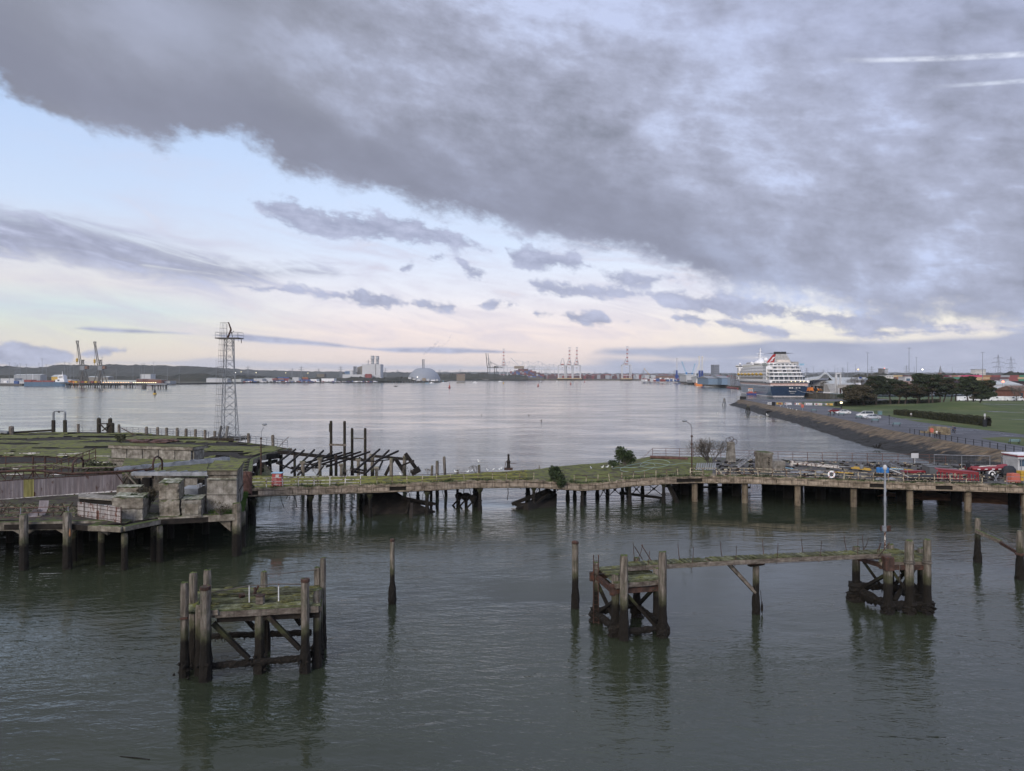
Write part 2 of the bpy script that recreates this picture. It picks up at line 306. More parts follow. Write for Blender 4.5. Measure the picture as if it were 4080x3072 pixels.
weather('bark',[(0.03,0.022,0.018),(0.06,0.045,0.036),(0.09,0.07,0.058)],2.5,(1,1,0.4),0.95,0.6)
weather('stone_wall',[(0.13,0.10,0.065),(0.22,0.175,0.115),(0.34,0.285,0.2)],1.2,(1,1,1),0.95,0.8,moss=0.3)
weather('quay_wall',[(0.05,0.042,0.034),(0.11,0.09,0.068),(0.2,0.165,0.12)],0.25,(1,1,1),0.95,0.5,streak=0.4,tide=False,algae=0.4)
weather('red_paint_worn',[(0.28,0.05,0.05),(0.36,0.08,0.075),(0.5,0.32,0.29)],2.0,(1,1,1),0.75,0.2)
def glassy(name,col=(0.03,0.04,0.05)):
 m,nt,b=new_mat(name);b.inputs['Base Color'].default_value=rgb(col);b.inputs['Roughness'].default_value=0.12
 return m
glassy('glass_dark');glassy('glass_blue',(0.05,0.09,0.13));glassy('glass_green',(0.07,0.14,0.12))
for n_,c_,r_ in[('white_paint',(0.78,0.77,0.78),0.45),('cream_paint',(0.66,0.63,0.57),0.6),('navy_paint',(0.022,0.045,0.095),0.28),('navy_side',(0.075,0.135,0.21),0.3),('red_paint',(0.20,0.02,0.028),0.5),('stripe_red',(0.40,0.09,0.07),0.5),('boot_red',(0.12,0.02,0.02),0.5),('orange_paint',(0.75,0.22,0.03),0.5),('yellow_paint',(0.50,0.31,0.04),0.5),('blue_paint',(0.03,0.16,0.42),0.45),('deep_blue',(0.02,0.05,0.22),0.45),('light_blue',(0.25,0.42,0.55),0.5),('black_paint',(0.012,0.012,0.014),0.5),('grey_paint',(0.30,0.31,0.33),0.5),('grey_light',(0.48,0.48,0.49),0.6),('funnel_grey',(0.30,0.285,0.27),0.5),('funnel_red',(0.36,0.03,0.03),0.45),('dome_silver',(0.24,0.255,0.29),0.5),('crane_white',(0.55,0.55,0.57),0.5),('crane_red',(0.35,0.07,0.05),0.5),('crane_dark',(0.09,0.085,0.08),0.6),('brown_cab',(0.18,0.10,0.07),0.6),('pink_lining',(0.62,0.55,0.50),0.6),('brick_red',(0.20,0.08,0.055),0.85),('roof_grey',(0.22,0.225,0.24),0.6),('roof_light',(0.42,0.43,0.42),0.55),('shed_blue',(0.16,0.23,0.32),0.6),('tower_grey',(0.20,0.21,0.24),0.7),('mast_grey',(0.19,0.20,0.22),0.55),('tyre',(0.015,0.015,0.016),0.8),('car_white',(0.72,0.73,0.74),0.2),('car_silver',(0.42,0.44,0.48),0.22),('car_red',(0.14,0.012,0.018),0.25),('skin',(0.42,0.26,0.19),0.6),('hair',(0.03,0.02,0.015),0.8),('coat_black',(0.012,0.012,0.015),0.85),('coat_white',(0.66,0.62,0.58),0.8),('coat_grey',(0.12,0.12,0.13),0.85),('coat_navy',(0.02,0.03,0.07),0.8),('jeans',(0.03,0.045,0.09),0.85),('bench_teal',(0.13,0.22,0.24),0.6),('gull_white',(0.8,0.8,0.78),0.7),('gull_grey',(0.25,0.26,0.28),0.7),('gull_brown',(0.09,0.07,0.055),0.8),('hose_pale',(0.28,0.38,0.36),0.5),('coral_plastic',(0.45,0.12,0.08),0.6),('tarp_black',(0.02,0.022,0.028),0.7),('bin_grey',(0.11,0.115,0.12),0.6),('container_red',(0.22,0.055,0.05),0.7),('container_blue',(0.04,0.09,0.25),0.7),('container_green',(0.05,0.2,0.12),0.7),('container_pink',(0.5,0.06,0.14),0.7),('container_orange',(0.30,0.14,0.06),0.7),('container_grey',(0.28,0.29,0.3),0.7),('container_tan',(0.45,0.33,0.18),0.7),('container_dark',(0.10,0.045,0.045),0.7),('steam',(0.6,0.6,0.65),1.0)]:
 plain(n_,c_,r_)
for n_,c_,e_ in[('lamp_warm',(1.0,0.62,0.28),1.1),('lamp_pale',(1.0,0.86,0.5),1.5),('lamp_white',(1.0,0.95,0.85),2.2),('lamp_red',(1.0,0.25,0.15),1.6),('window_lit',(0.9,0.8,0.55),0.9)]:
 plain(n_,c_,0.5,emit=e_,var=0.0)
 # ---- geometry helpers
def W(px,py,z=0.0):
 """ground point seen at a pixel, on the level z"""
 Y=F*(HC-z)/(py-HY);return Vector(((px-CX)/F*Y,Y,z))
def AX(px,Y,z=0.0):return Vector(((px-CX)/F*Y,Y,z))
def ZH(py,Y):return HC-(py-HY)*Y/F
class MB:
 def __init__(s):s.v=[];s.f=[];s.m=[];s.mats=[]
 def _add(s,vs,fs,mat=None):
  k=len(s.v);s.v+=[tuple(v)for v in vs];s.f+=[tuple(i+k for i in f)for f in fs]
  if mat and mat not in s.mats:s.mats.append(mat)
  s.m+=[s.mats.index(mat)if mat else 0]*len(fs)
  return s
 def box(s,c,size,rz=0,mat=None,taper=1.0):
  """box standing on c (centre of its base)"""
  a,b,h=size[0]/2,size[1]/2,size[2];ca,sa=math.cos(rz),math.sin(rz)
  vs=[]
  for z,t in((0,1),(h,taper)):
   for x,y in((-a,-b),(a,-b),(a,b),(-a,b)):
    x,y=x*t,y*t
    vs.append((c[0]+x*ca-y*sa,c[1]+x*sa+y*ca,c[2]+z))
  return s._add(vs,[(3,2,1,0),(4,5,6,7),(0,1,5,4),(1,2,6,5),(2,3,7,6),(3,0,4,7)],mat)
 def beam(s,p,q,w,h=None,mat=None,roll=0.0):
  p,q=Vector(p),Vector(q);h=h or w;d=q-p
  if d.length<1e-6:return s
  d.normalize();up=Vector((0,0,1))if abs(d.z)<0.98 else Vector((0,1,0))
  sx=d.cross(up).normalized();sy=sx.cross(d).normalized()
  if roll:m=Matrix.Rotation(roll,3,d);sx,sy=m@sx,m@sy
  vs=[e+sx*(i*w/2)+sy*(j*h/2)for e in(p,q)for i,j in((-1,-1),(1,-1),(1,1),(-1,1))]
  return s._add(vs,[(0,1,2,3),(7,6,5,4),(4,5,1,0),(5,6,2,1),(6,7,3,2),(7,4,0,3)],mat)
 def tube(s,pts,r,n=6,mat=None,closed=False,r2=None):
  pts=[Vector(p)for p in pts];N=len(pts);rings=[];ref=None
  for i,p in enumerate(pts):
   a=pts[(i-1)%N]if(closed or i)else p;b=pts[(i+1)%N]if(closed or i<N-1)else p
   d=(b-a)
   d=d.normalized()if d.length>1e-9 else Vector((0,0,1))
   if ref is None:ref=Vector((0,0,1))if abs(d.z)<0.9 else Vector((1,0,0))
   u=d.cross(ref).normalized();w=u.cross(d).normalized();ref=w if abs(d.dot(w))<0.9 else ref
   rr=r if r2 is None else r+(r2-r)*i/max(1,N-1)
   rings.append([p+u*math.cos(2*math.pi*k/n)*rr+w*math.sin(2*math.pi*k/n)*rr for k in range(n)])
  vs=[v for rg in rings for v in rg];fs=[]
  for i in range(N if closed else N-1):
   j=(i+1)%N
   for k in range(n):fs.append((i*n+k,i*n+(k+1)%n,j*n+(k+1)%n,j*n+k))
  if not closed:fs+=[tuple(range(n-1,-1,-1)),tuple((N-1)*n+k for k in range(n))]
  return s._add(vs,fs,mat)
 def lathe(s,c,prof,n=12,mat=None,sx=1,sy=1):
  """profile [(r, z)...] turned about the vertical through c"""
  vs=[(c[0]+r*sx*math.cos(2*math.pi*k/n),c[1]+r*sy*math.sin(2*math.pi*k/n),c[2]+z)for r,z in prof for k in range(n)]
  fs=[(i*n+k,i*n+(k+1)%n,(i+1)*n+(k+1)%n,(i+1)*n+k)for i in range(len(prof)-1)for k in range(n)]
  fs+=[tuple(range(n-1,-1,-1)),tuple((len(prof)-1)*n+k for k in range(n))]
  return s._add(vs,fs,mat)
 def prism(s,pts,z0,z1,mat=None):
  n=len(pts)
  vs=[(p[0],p[1],z0 if not callable(z0)else z0(p))for p in pts]+[(p[0],p[1],z1 if not callable(z1)else z1(p))for p in pts]
  return s._add(vs,[tuple(range(n-1,-1,-1)),tuple(range(n,2*n))]+[(i,(i+1)%n,n+(i+1)%n,n+i)for i in range(n)],mat)
 def poly(s,pts,mat=None):return s._add([tuple(p)for p in pts],[tuple(range(len(pts)))],mat)
 def extr(s,outline,o,ax,ay,az,depth,mat=None):
  """2-D outline (a, b) placed at o along axes ax, ay and extruded by depth along az"""
  ax,ay,az,o=Vector(ax),Vector(ay),Vector(az),Vector(o);n=len(outline)
  vs=[o+ax*a+ay*b for a,b in outline]+[o+ax*a+ay*b+az*depth for a,b in outline]
  return s._add(vs,[tuple(range(n-1,-1,-1)),tuple(range(n,2*n))]+[(i,(i+1)%n,n+(i+1)%n,n+i)for i in range(n)],mat)
 def build(s,name,mat=None,parent=None,smooth=False,kind=None):
  o3=Vector((0,0,0))
  p=parent
  while p is not None:o3+=p.location;p=p.parent
  me=bpy.data.meshes.new(name)
  me.from_pydata([(v[0]-o3.x,v[1]-o3.y,v[2]-o3.z)for v in s.v],[],s.f)
  for m in(s.mats or[mat]):me.materials.append(M[m])
  if s.mats:me.polygons.foreach_set('material_index',s.m)
  if smooth:me.polygons.foreach_set('use_smooth',[True]*len(me.polygons))
  me.update()
  o=bpy.data.objects.new(name,me);COL.objects.link(o)
  if parent is not None:o.parent=parent
  if kind:o['kind']=kind
  return o
def thing(name,label,cat,loc,group=None):
 o=bpy.data.objects.new(name,None);COL.objects.link(o);o.location=loc;o.empty_display_size=0.3
 o['label']=label;o['category']=cat
 if group:o['group']=group
 return o
def tag(o,label,cat,group=None):
 o['label']=label;o['category']=cat
 if group:o['group']=group
 return o
def struct(o):o['kind']='structure';return o
def copy_tree(o,parent=None):
 c=o.copy();COL.objects.link(c);c.parent=parent
 for ch in list(o.children):copy_tree(ch,c)
 return c
def dup(root,loc,rz=0.0,label=None,sc=None,group=None):
 c=copy_tree(root);c.location=loc;c.rotation_euler=(0,0,rz)
 if sc:c.scale=(sc,sc,sc)
 if label:c['label']=label
 if group:c['group']=group
 return c
ORD=['first','second','third','fourth','fifth','sixth','seventh','eighth','ninth','tenth','eleventh','twelfth','thirteenth','fourteenth','fifteenth','sixteenth','seventeenth','eighteenth','nineteenth','twentieth','twenty-first','twenty-second','twenty-third','twenty-fourth','twenty-fifth','twenty-sixth','twenty-seventh','twenty-eighth','twenty-ninth','thirtieth','thirty-first','thirty-second','thirty-third','thirty-fourth','thirty-fifth','thirty-sixth','thirty-seventh','thirty-eighth','thirty-ninth','fortieth']
def lerp(a,b,t):return a+(b-a)*t
def plen(pts):
 L=[0.0]
 for a,b in zip(pts,pts[1:]):L.append(L[-1]+(Vector(b)-Vector(a)).length)
 return L
def along(pts,d,L=None):
 L=L or plen(pts);d=max(0,min(L[-1],d))
 for i in range(len(pts)-1):
  if d<=L[i+1]or i==len(pts)-2:
   t=(d-L[i])/max(1e-9,L[i+1]-L[i]);return Vector(pts[i]).lerp(Vector(pts[i+1]),t)
def pile_mb(x,y,zt,r,zb=-2.5,n=10,seed=0,grow=1.35,zg=1.5,lean=(0,0),square=0.35,step=0.28,rough=0.035):
 """a weathered timber pile, thickened by mussels and weed below the tide line"""
 b=MB();rg=random.Random(seed);K=int((zt-zb)/step);vs=[]
 for i in range(K+1):
  z=lerp(zb,zt,i/K)
  g=1+(grow-1)*max(0,min(1,(zg+rg.uniform(-.25,.25)-z)/0.9))
  for k in range(n):
   a=2*math.pi*(k+0.5)/n
   q=1+square*0.22*abs(math.sin(2*a))**2
   rr=r*g*q*(1+rg.uniform(-rough,rough)*(1 if z>zg else 3.2 if z<zg-.5 else 2))
   if i==K:rr*=0.86
   zz=z+(rg.uniform(-.04,.05)if i==K else 0)
   vs.append((x+lean[0]*(z)+rr*math.cos(a),y+lean[1]*z+rr*math.sin(a),zz))
 fs=[(i*n+k,i*n+(k+1)%n,(i+1)*n+(k+1)%n,(i+1)*n+k)for i in range(K)for k in range(n)]
 vs.append((x+lean[0]*zt,y+lean[1]*zt,zt-0.02));c=len(vs)-1
 fs+=[(K*n+k,K*n+(k+1)%n,c)for k in range(n)]
 b._add(vs,fs)
 return b
def weedy(p,q,r,seed=0,n=8,step=0.18,hang=0.35):
 """horizontal timber overgrown with mussels and hanging weed"""
 b=MB();rg=random.Random(seed);p,q=Vector(p),Vector(q);K=max(2,int((q-p).length/step));d=(q-p).normalized()
 up=Vector((0,0,1));sx=d.cross(up).normalized();vs=[]
 for i in range(K+1):
  c=p.lerp(q,i/K)
  for k in range(n):
   a=2*math.pi*k/n;rr=r*rg.uniform(0.75,1.35)
   vs.append(c+sx*math.cos(a)*rr+up*math.sin(a)*rr*(1.0+(rg.uniform(0,hang)if math.sin(a)<-0.5 else 0)))
 fs=[(i*n+k,i*n+(k+1)%n,(i+1)*n+(k+1)%n,(i+1)*n+k)for i in range(K)for k in range(n)]
 b._add(vs,fs)
 for i in range(int(K*0.6)):
  c=p.lerp(q,rg.random())-up*r*0.8
  l=rg.uniform(0.1,0.45);w=rg.uniform(0.02,0.06)
  b._add([c-sx*w-d*w,c+sx*w,c+d*w,c-up*l+d*rg.uniform(-.08,.08)],[(0,1,3),(1,2,3),(2,0,3),(2,1,0)])
 return b
def leaves(b,c,rad,n,size,rg,flat=1.0,mat=None):
 """leaf clumps through an ellipsoid"""
 for _ in range(n):
  while True:
   p=Vector((rg.uniform(-1,1),rg.uniform(-1,1),rg.uniform(-1,1)))
   if p.length<=1:break
  p=p*(0.35+0.65*rg.random()**0.3)if p.length<0.5 else p
  q=Vector((c[0]+p.x*rad[0],c[1]+p.y*rad[1],c[2]+p.z*rad[2]))
  s=size*rg.uniform(0.5,1.4)
  u=Vector((rg.uniform(-1,1),rg.uniform(-1,1),rg.uniform(-1,1)*flat)).normalized()*s
  v=u.cross(Vector((rg.uniform(-1,1),rg.uniform(-1,1),rg.uniform(-1,1)))).normalized()*s*0.7
  b._add([q-u,q+v,q+u,q-v],[(0,1,2,3)],mat)
 return b
 # ---- water
def water_mat():
 m,nt,b=new_mat('water')
 b.inputs['Base Color'].default_value=rgb((0.020,0.027,0.019));b.inputs['IOR'].default_value=1.48
 P,g=pos(nt);sp=nt.nodes.new('ShaderNodeSeparateXYZ');nt.links.new(P,sp.inputs[0])
 X,Y=E(nt,sp.outputs[0]),E(nt,sp.outputs[1])
 # the silt cloud hanging in the water is greener in broad patches
 c=mixc(nt,noi(nt,P,0.02,4,0.6).sm(0.35,0.7),(0.025,0.031,0.020),(0.038,0.044,0.025));nt.links.new(c,b.inputs['Base Color'])
 def rip(ang,sx,sy,sc,det=3,z=0.0,dist=0.0):
  ca,sa=math.cos(ang),math.sin(ang)
  v=comb(nt,(X*ca+Y*sa)*sx,(Y*ca-X*sa)*sy,z)
  return noi(nt,v,sc,det,0.55,dist)
 patch=noi(nt,comb(nt,X*0.010,Y*0.022,3.0),1.6,4,0.6,0.6).sm(0.36,0.62)
 patch2=noi(nt,comb(nt,X*0.05-Y*0.02,Y*0.09,7.0),1.0,3,0.6,0.5).sm(0.3,0.68)
 amp=patch*0.75+patch2*0.6+0.03
 h=(rip(R(8),0.32,1.0,1.1,3,0,0.4)*0.085+rip(R(-14),0.45,1.25,2.6,3,4,0.3)*0.042+rip(R(20),0.6,1.3,6.0,2,9)*0.006)*amp
 h=h+rip(R(-4),0.35,1.0,0.16,3,2)*0.14*(patch*0.6+0.4)
 far_=Y.sm(70,420)
 h=h*(1.0-far_*0.15)
 rgh=far_*(patch*0.06+patch2*0.03+0.07)+0.008
 nt.links.new(rgh.v,b.inputs['Roughness'])
 bp=nt.nodes.new('ShaderNodeBump');bp.inputs['Strength'].default_value=1.0;bp.inputs['Distance'].default_value=1.0
 nt.links.new(h.v,bp.inputs['Height']);nt.links.new(bp.outputs[0],b.inputs['Normal'])
water_mat()
wb=MB();wb.poly([(-14000,-400,0),(14000,-400,0),(14000,9800,0),(-14000,9800,0)])
struct(wb.build('water','water'))
# ---- far land, hills
def revet_mat():
 m,nt,b=new_mat('revetment_slope')
 P,g=pos(nt);sp=nt.nodes.new('ShaderNodeSeparateXYZ');nt.links.new(P,sp.inputs[0]);Z=E(nt,sp.outputs[2])
 Ps,_=pos(nt,0.6,1.6,1)
 tan_=ramp(nt,noi(nt,Ps,0.55,8,0.66),[(0.3,(0.03,0.021,0.014)),(0.45,(0.07,0.05,0.031)),(0.6,(0.15,0.108,0.066)),(0.75,(0.27,0.21,0.14))])
 mud=ramp(nt,noi(nt,Ps,0.9,9,0.7),[(0.3,(0.003,0.003,0.003)),(0.55,(0.009,0.008,0.007)),(0.75,(0.03,0.026,0.022))])
 k=(Z+(noi(nt,P,0.22,8,0.68)-0.5)*4.2).sm(1.4,1.9)
 c=mixc(nt,k,mud,tan_)
 gr=noi(nt,P,0.35,6,0.6).sm(0.60,0.72)*k
 c=mixc(nt,gr*0.7,c,(0.05,0.055,0.018))
 nt.links.new(c,b.inputs['Base Color']);b.inputs['Roughness'].default_value=0.9
 bp=nt.nodes.new('ShaderNodeBump');bp.inputs['Distance'].default_value=0.25;bp.inputs['Strength'].default_value=0.9
 nt.links.new(noi(nt,P,1.6,9,0.7).v,bp.inputs['Height']);nt.links.new(bp.outputs[0],b.inputs['Normal'])
revet_mat()
QUAY=[(222,470),(224,500),(234,580),(273,865),(289,967),(324,1232),(349,1450),(500,2290),(200,2445),(-84,2600)]
def sheet(name,pts,z,mat,skirt=None,smat=None):
 b=MB();b.poly([(x,y,z)for x,y in pts],mat)
 if skirt:
  for(a,c)in zip(skirt,skirt[1:]):b._add([(a[0],a[1],-1.5),(c[0],c[1],-1.5),(c[0],c[1],z),(a[0],a[1],z)],[(0,1,2,3)],smat)
 return struct(b.build(name))
wl=[AX(px,Y)for px,Y in[(-900,1120),(0,1230),(300,1250),(670,1300),(890,1430),(1100,1740),(1450,1800),(1600,1750),(1765,1735)]]
wl=[(p.x,p.y)for p in wl]+[(-190,2350),(-110,2560)]
sheet('far_shore',[(-9000,1000)]+wl+[(-100,8900),(-9000,8900)],2.2,'far_ground',wl,'mud_weed')
sheet('dock_quay',QUAY+[(-84,8900),(9000,8900),(9000,700),(700,470)],4.0,'asphalt',QUAY,'quay_wall')
sheet('horizon_land',[(-13500,8900),(13500,8900),(13500,9750),(-13500,9750)],4.3,'far_ground')
def ridge(name,D,pts,jag,seed,mat,depth=500,base=2.0,step=6.0,stuff=False):
 rg=random.Random(seed);x0,x1=(pts[0][0]-CX)/F*D,(pts[-1][0]-CX)/F*D
 n=int((x1-x0)/step);vs=[];fs=[];run=0
 P2=[((px-CX)/F*D,ZH(py,D))for px,py in pts]
 for i in range(n+1):
  x=lerp(x0,x1,i/n)
  for(a,za),(c,zc)in zip(P2,P2[1:]):
   if a<=x<=c:z=lerp(za,zc,(x-a)/(c-a));break
  f=noise.fractal(Vector((x/60.0,seed,0)),0.6,2.0,5)*jag+(rg.random()**3)*jag*1.1
  w=noise.noise(Vector((x/300.0,seed+5,0)))*depth*0.2
  zt=max(base+1,z+f)
  vs+=[(x,D-depth*0.30+w,base),(x,D-depth*0.22+w,lerp(base,zt,0.45)+rg.uniform(-1,1)*jag*.1),(x,D+w,zt),(x,D+depth+w,base)]
 for i in range(n):
  for k in range(3):fs.append((i*4+k,i*4+4+k,i*4+5+k,i*4+1+k))
 b=MB();b._add(vs,fs);o=b.build(name,mat)
 o['kind']='stuff' if stuff else 'structure'
 return o
ridge('wooded_hill',3000,[(-700,1450),(-200,1448),(0,1459),(90,1466),(170,1463),(200,1455),(260,1453),(330,1457),(430,1453),(520,1455),(700,1458),(820,1464),(900,1478),(980,1492)],3.2,3,'hill_woods',700)
ridge('wooded_hill',4200,[(300,1475),(600,1462),(780,1461),(840,1464),(920,1471),(1050,1476),(1250,1480),(1500,1483),(1800,1487),(2000,1490)],3.0,8,'hill_woods',900)
ridge('distant_hill',7600,[(-900,1470),(600,1478),(1500,1484),(1800,1483),(2000,1482),(2100,1486),(2250,1488),(2500,1488),(3000,1487),(3400,1484),(3800,1486),(4800,1484)],6,11,'hill_woods',1400,4.0,14)
ridge('tree_belt',1750,[(-500,1500),(60,1496),(200,1503),(420,1503),(560,1500),(700,1496),(760,1490),(830,1490),(880,1497),(1000,1502),(1180,1507),(1330,1508),(1400,1504),(1560,1506),(1640,1503),(1660,1509)],2.4,21,'wood_ground',160,2.2,3,True)
ridge('tree_belt',2450,[(1640,1490),(1740,1493),(1800,1489),(1860,1487),(1940,1490),(2000,1494),(2100,1496)],4.5,22,'wood_ground',200,2.2,4,True)
ridge('tree_belt',3300,[(2300,1496),(2500,1494),(2900,1493),(3200,1494),(3400,1489),(3700,1490),(4000,1487),(4400,1486)],5.0,23,'wood_ground',200,4.0,5,True)
ridge('tree_belt',1150,[(3380,1500),(3500,1493),(3620,1498),(3680,1494),(3720,1500),(3800,1492),(3900,1495),(3960,1499),(4040,1490),(4120,1487),(4400,1490)],3.0,24,'wood_ground',60,4.0,2.2,True)
# ---- park, promenade, sea wall
WLP=[(127,424),(124,415),(116,360),(107,310),(101.6,265),(93,219),(87.6,190),(85,171),(84.5,159),(83,145),(81,130),(79,112),(78,100),(86,86),(140,60)]
TOP=[(133,424),(130,400),(121.5,344),(117,312),(113.9,280),(104,226),(96.7,187),(94.5,165),(92.3,151.5),(92,139),(91,132),(92,118),(93,108),(104,100),(150,80)]
sheet('park_ground',TOP+[(520,80),(700,470),(222,470),(222,424)],3.0,'grass_ground',[(700,470),(222,470),(222,424),(133,424)],'quay_wall')
rb=MB();rg=random.Random(4);cols=13;vs=[];PL,QL=[(x,y,0)for x,y in WLP],[(x,y,0)for x,y in TOP]
rows=190
Lw,Lt=plen(PL),plen(QL)
for i in range(rows+1):
 t=i/rows;a=along(PL,t*Lw[-1],Lw);c=along(QL,t*Lt[-1],Lt)
 # parametrise both lines by the same vertex index so the slope stays square to the shore
 k=t*(len(WLP)-1);k0=min(int(k),len(WLP)-2);f=k-k0
 a=Vector(PL[k0]).lerp(Vector(PL[k0+1]),f);c=Vector(QL[k0]).lerp(Vector(QL[k0+1]),f)
 for j in range(cols):
  s=-0.25+1.25*j/(cols-1);p=a.lerp(c,s)
  z=3.02*s
  if 0<j<cols-1:
   z+=noise.fractal(Vector((p.x/3.0,p.y/6.0,1)),0.7,2,5)*0.34
   p.x+=rg.uniform(-.25,.25)
  vs.append((p.x,p.y,z))
fs=[(i*cols+j,(i+1)*cols+j,(i+1)*cols+j+1,i*cols+j+1)for i in range(rows)for j in range(cols-1)]
fs=[f[::-1]for f in fs]
rb._add(vs,fs);struct(rb.build('revetment','revetment_slope'))
def px_sheet(name,pts,z,mat):
 b=MB();b.poly([(W(px,py,3.0).x,W(px,py,3.0).y,z)for px,py in pts]);return struct(b.build(name,mat))
 # promenade and car park
pr=MB();pr.poly([(x,y,3.006)for x,y in[(133.4,423)]+TOP[1:12]]+[Vector((W(px,py,3.0).x,W(px,py,3.0).y,3.006))for px,py in[(4700,1800),(4300,1752),(4080,1731),(3935,1715),(3794,1699),(3653,1680),(3511,1653),(3400,1638),(3345,1628),(3300,1619),(3215,1613),(3175,1606),(3200,1601),(3330,1599),(3500,1596)]]+[(222,423,3.006)])
struct(pr.build('promenade','asphalt'))
px_sheet('grass_verge',[(3905,1746),(3990,1741),(4080,1743),(4350,1775),(4300,1812),(4080,1778),(3975,1760)],3.011,'grass_ground')
def puddle_mat():
 m,nt,b=new_mat('wet_sheen');b.inputs['Base Color'].default_value=rgb((0.05,0.055,0.065));b.inputs['Roughness'].default_value=0.28
 P,g=pos(nt);
 nt.links.new(noi(nt,P,0.5,6,0.7).sm(0.3,0.7).v,b.inputs['Roughness'])
puddle_mat()
rg=random.Random(12)
for px,py,w,d in[(3560,1668,16,3.0),(3640,1690,14,2.2),(3740,1702,15,2),(3850,1714,16,2),(3990,1728,14,1.6),(4040,1736,12,1.5),(3430,1648,14,3),(3250,1606,22,8),(3120,1602,20,8),(3760,1726,9,1.2),(3330,1632,14,4),(3960,1639,8,2.5),(4010,1642,12,2.5),(4060,1671,9,1.5),(3935,1610,40,4),(4020,1630,30,3)]:
 c=W(px,py,3.0);b=MB();pts=[]
 for k in range(18):
  a=2*math.pi*k/18;rr=rg.uniform(0.6,1.1)
  pts.append((c.x+math.cos(a)*w/2*rr,c.y+math.sin(a)*d*rr+math.cos(a)*-0.6*w/2,3.016))
 b.poly(pts);struct(b.build('puddle','wet_sheen'))
 # grassy mound under the pines
mb_=MB();n=40;m_=12;vs=[]
for j in range(m_+1):
 for i in range(n+1):
  u,v=i/n,j/m_
  c0=W(3350,1622,3.0);c1=W(4060,1636,3.0);c=c0.lerp(c1,u)
  y=c.y-6+v*52
  h=math.exp(-((u-0.70)/0.17)**2)*2.3+math.exp(-((u-0.42)/0.28)**2)*1.2
  z=3.0+h*math.sin(math.pi*min(1,v*1.15))**1.2*(1 if v<0.87 else 0)+noise.noise(Vector((c.x/4,y/4,0)))*0.10-0.06
  vs.append((c.x+v*52*0.5,y,z))
mb_._add(vs,[(j*(n+1)+i,j*(n+1)+i+1,(j+1)*(n+1)+i+1,(j+1)*(n+1)+i)for j in range(m_)for i in range(n)])
struct(mb_.build('grass_mound','grass_ground',smooth=True))
# shingle under the root of the pier
sb=MB();n=30;vs=[]
for i in range(n+1):
 for j in range(9):
  u,v=i/n,j/8
  A_=Vector((47,99,0)).lerp(Vector((80,84.5,0)),u);B_=Vector((64,112,0)).lerp(Vector((100,100,0)),u)
  p=A_.lerp(B_,v)
  vs.append((p.x,p.y,-0.5+v*3.7*(0.5+0.5*u)+noise.fractal(Vector((p.x/2,p.y/2,0)),0.7,2,4)*0.18))
sb._add(vs,[(i*9+j,(i+1)*9+j,(i+1)*9+j+1,i*9+j+1)for i in range(n)for j in range(8)])
struct(sb.build('shingle_bank','shingle_sand',smooth=True))
# ---- the pier arm across the middle
FE=[(985,1945,82.5),(1242,1938,85.4),(1490,1931,87.2),(1700,1924,88.8),(1877,1914,91.0),(2127,1912,92.8),(2230,1920,93.6),(2320,1926,94.3),(2400,1921,94.8),(2509,1909,95.4),(2644,1900,96.3),(2768,1896,97.6),(2968,1897,96.3),(3178,1904,94.6),(3401,1914,93.5),(3625,1922,92),(3857,1927,90.3),(4080,1934,88.7),(4350,1943,86.8)]
FRONT=[AX(px,Y,ZH(y,Y))for px,y,Y in FE]
BE=[(985,97.0),(1200,96.6),(1700,96.8),(1900,99.5),(2093,102.6),(2230,107),(2369,110.5),(2490,112),(2600,121),(2640,121),(2760,119.6),(3194,114.6),(3500,112.5),(3700,110.9),(4080,107),(4350,105.5)]
BACK=[AX(px,Y,3.62)for px,Y in BE]
def ypath(path,px):
 t=(px-CX)/F
 t=max(t,path[0].x/path[0].y+1e-6)
 for a,b in zip(path,path[1:]):
  ta,tb=a.x/a.y,b.x/b.y
  if ta<=t<=tb:return a.lerp(b,(t-ta)/(tb-ta))
 return path[-1].copy()
pier=thing('derelict_pier','long derelict pier arm with mossy deck on iron and concrete columns, crossing the middle','pier',FRONT[5].copy())
def strip(name,a0,a1,mat,n,rows,jz=0.05,parent=pier,seed=1):
 vs=[];b=MB()
 for i in range(n+1):
  px=lerp(a0,a1,i/n);f,k=ypath(FRONT,px),ypath(BACK,px)
  for j in range(rows+1):
   p=f.lerp(k,j/rows)
   if 0<j:p.z+=noise.fractal(Vector((p.x/3,p.y/2,seed)),0.7,2,4)*jz
   if j==rows:p.y+=noise.noise(Vector((p.x/1.5,2,2)))*0.5
   vs.append(p)
 k=rows+1
 b._add(vs,[(i*k+j,(i+1)*k+j,(i+1)*k+j+1,i*k+j+1)for i in range(n)for j in range(rows)])
 # underside
 vs2=[(v[0],v[1],v[2]-0.35)for v in vs]
 b._add(vs2,[(i*k+rows,(i+1)*k+rows,(i+1)*k,i*k)[::1]for i in range(n)])
 # back edge face
 b._add([v for i in range(n+1)for v in(vs[i*k+rows],vs2[i*k+rows])],[(2*i,2*i+1,2*i+3,2*i+2)for i in range(n)])
 return b.build(name,mat,parent)
strip('deck',985,2100,'deck_moss_bright',70,10)
strip('deck',2100,2840,'deck_moss',50,12,0.08)
strip('deck',2840,4350,'deck_bare',80,14,0.05)
Lf=plen(FRONT)
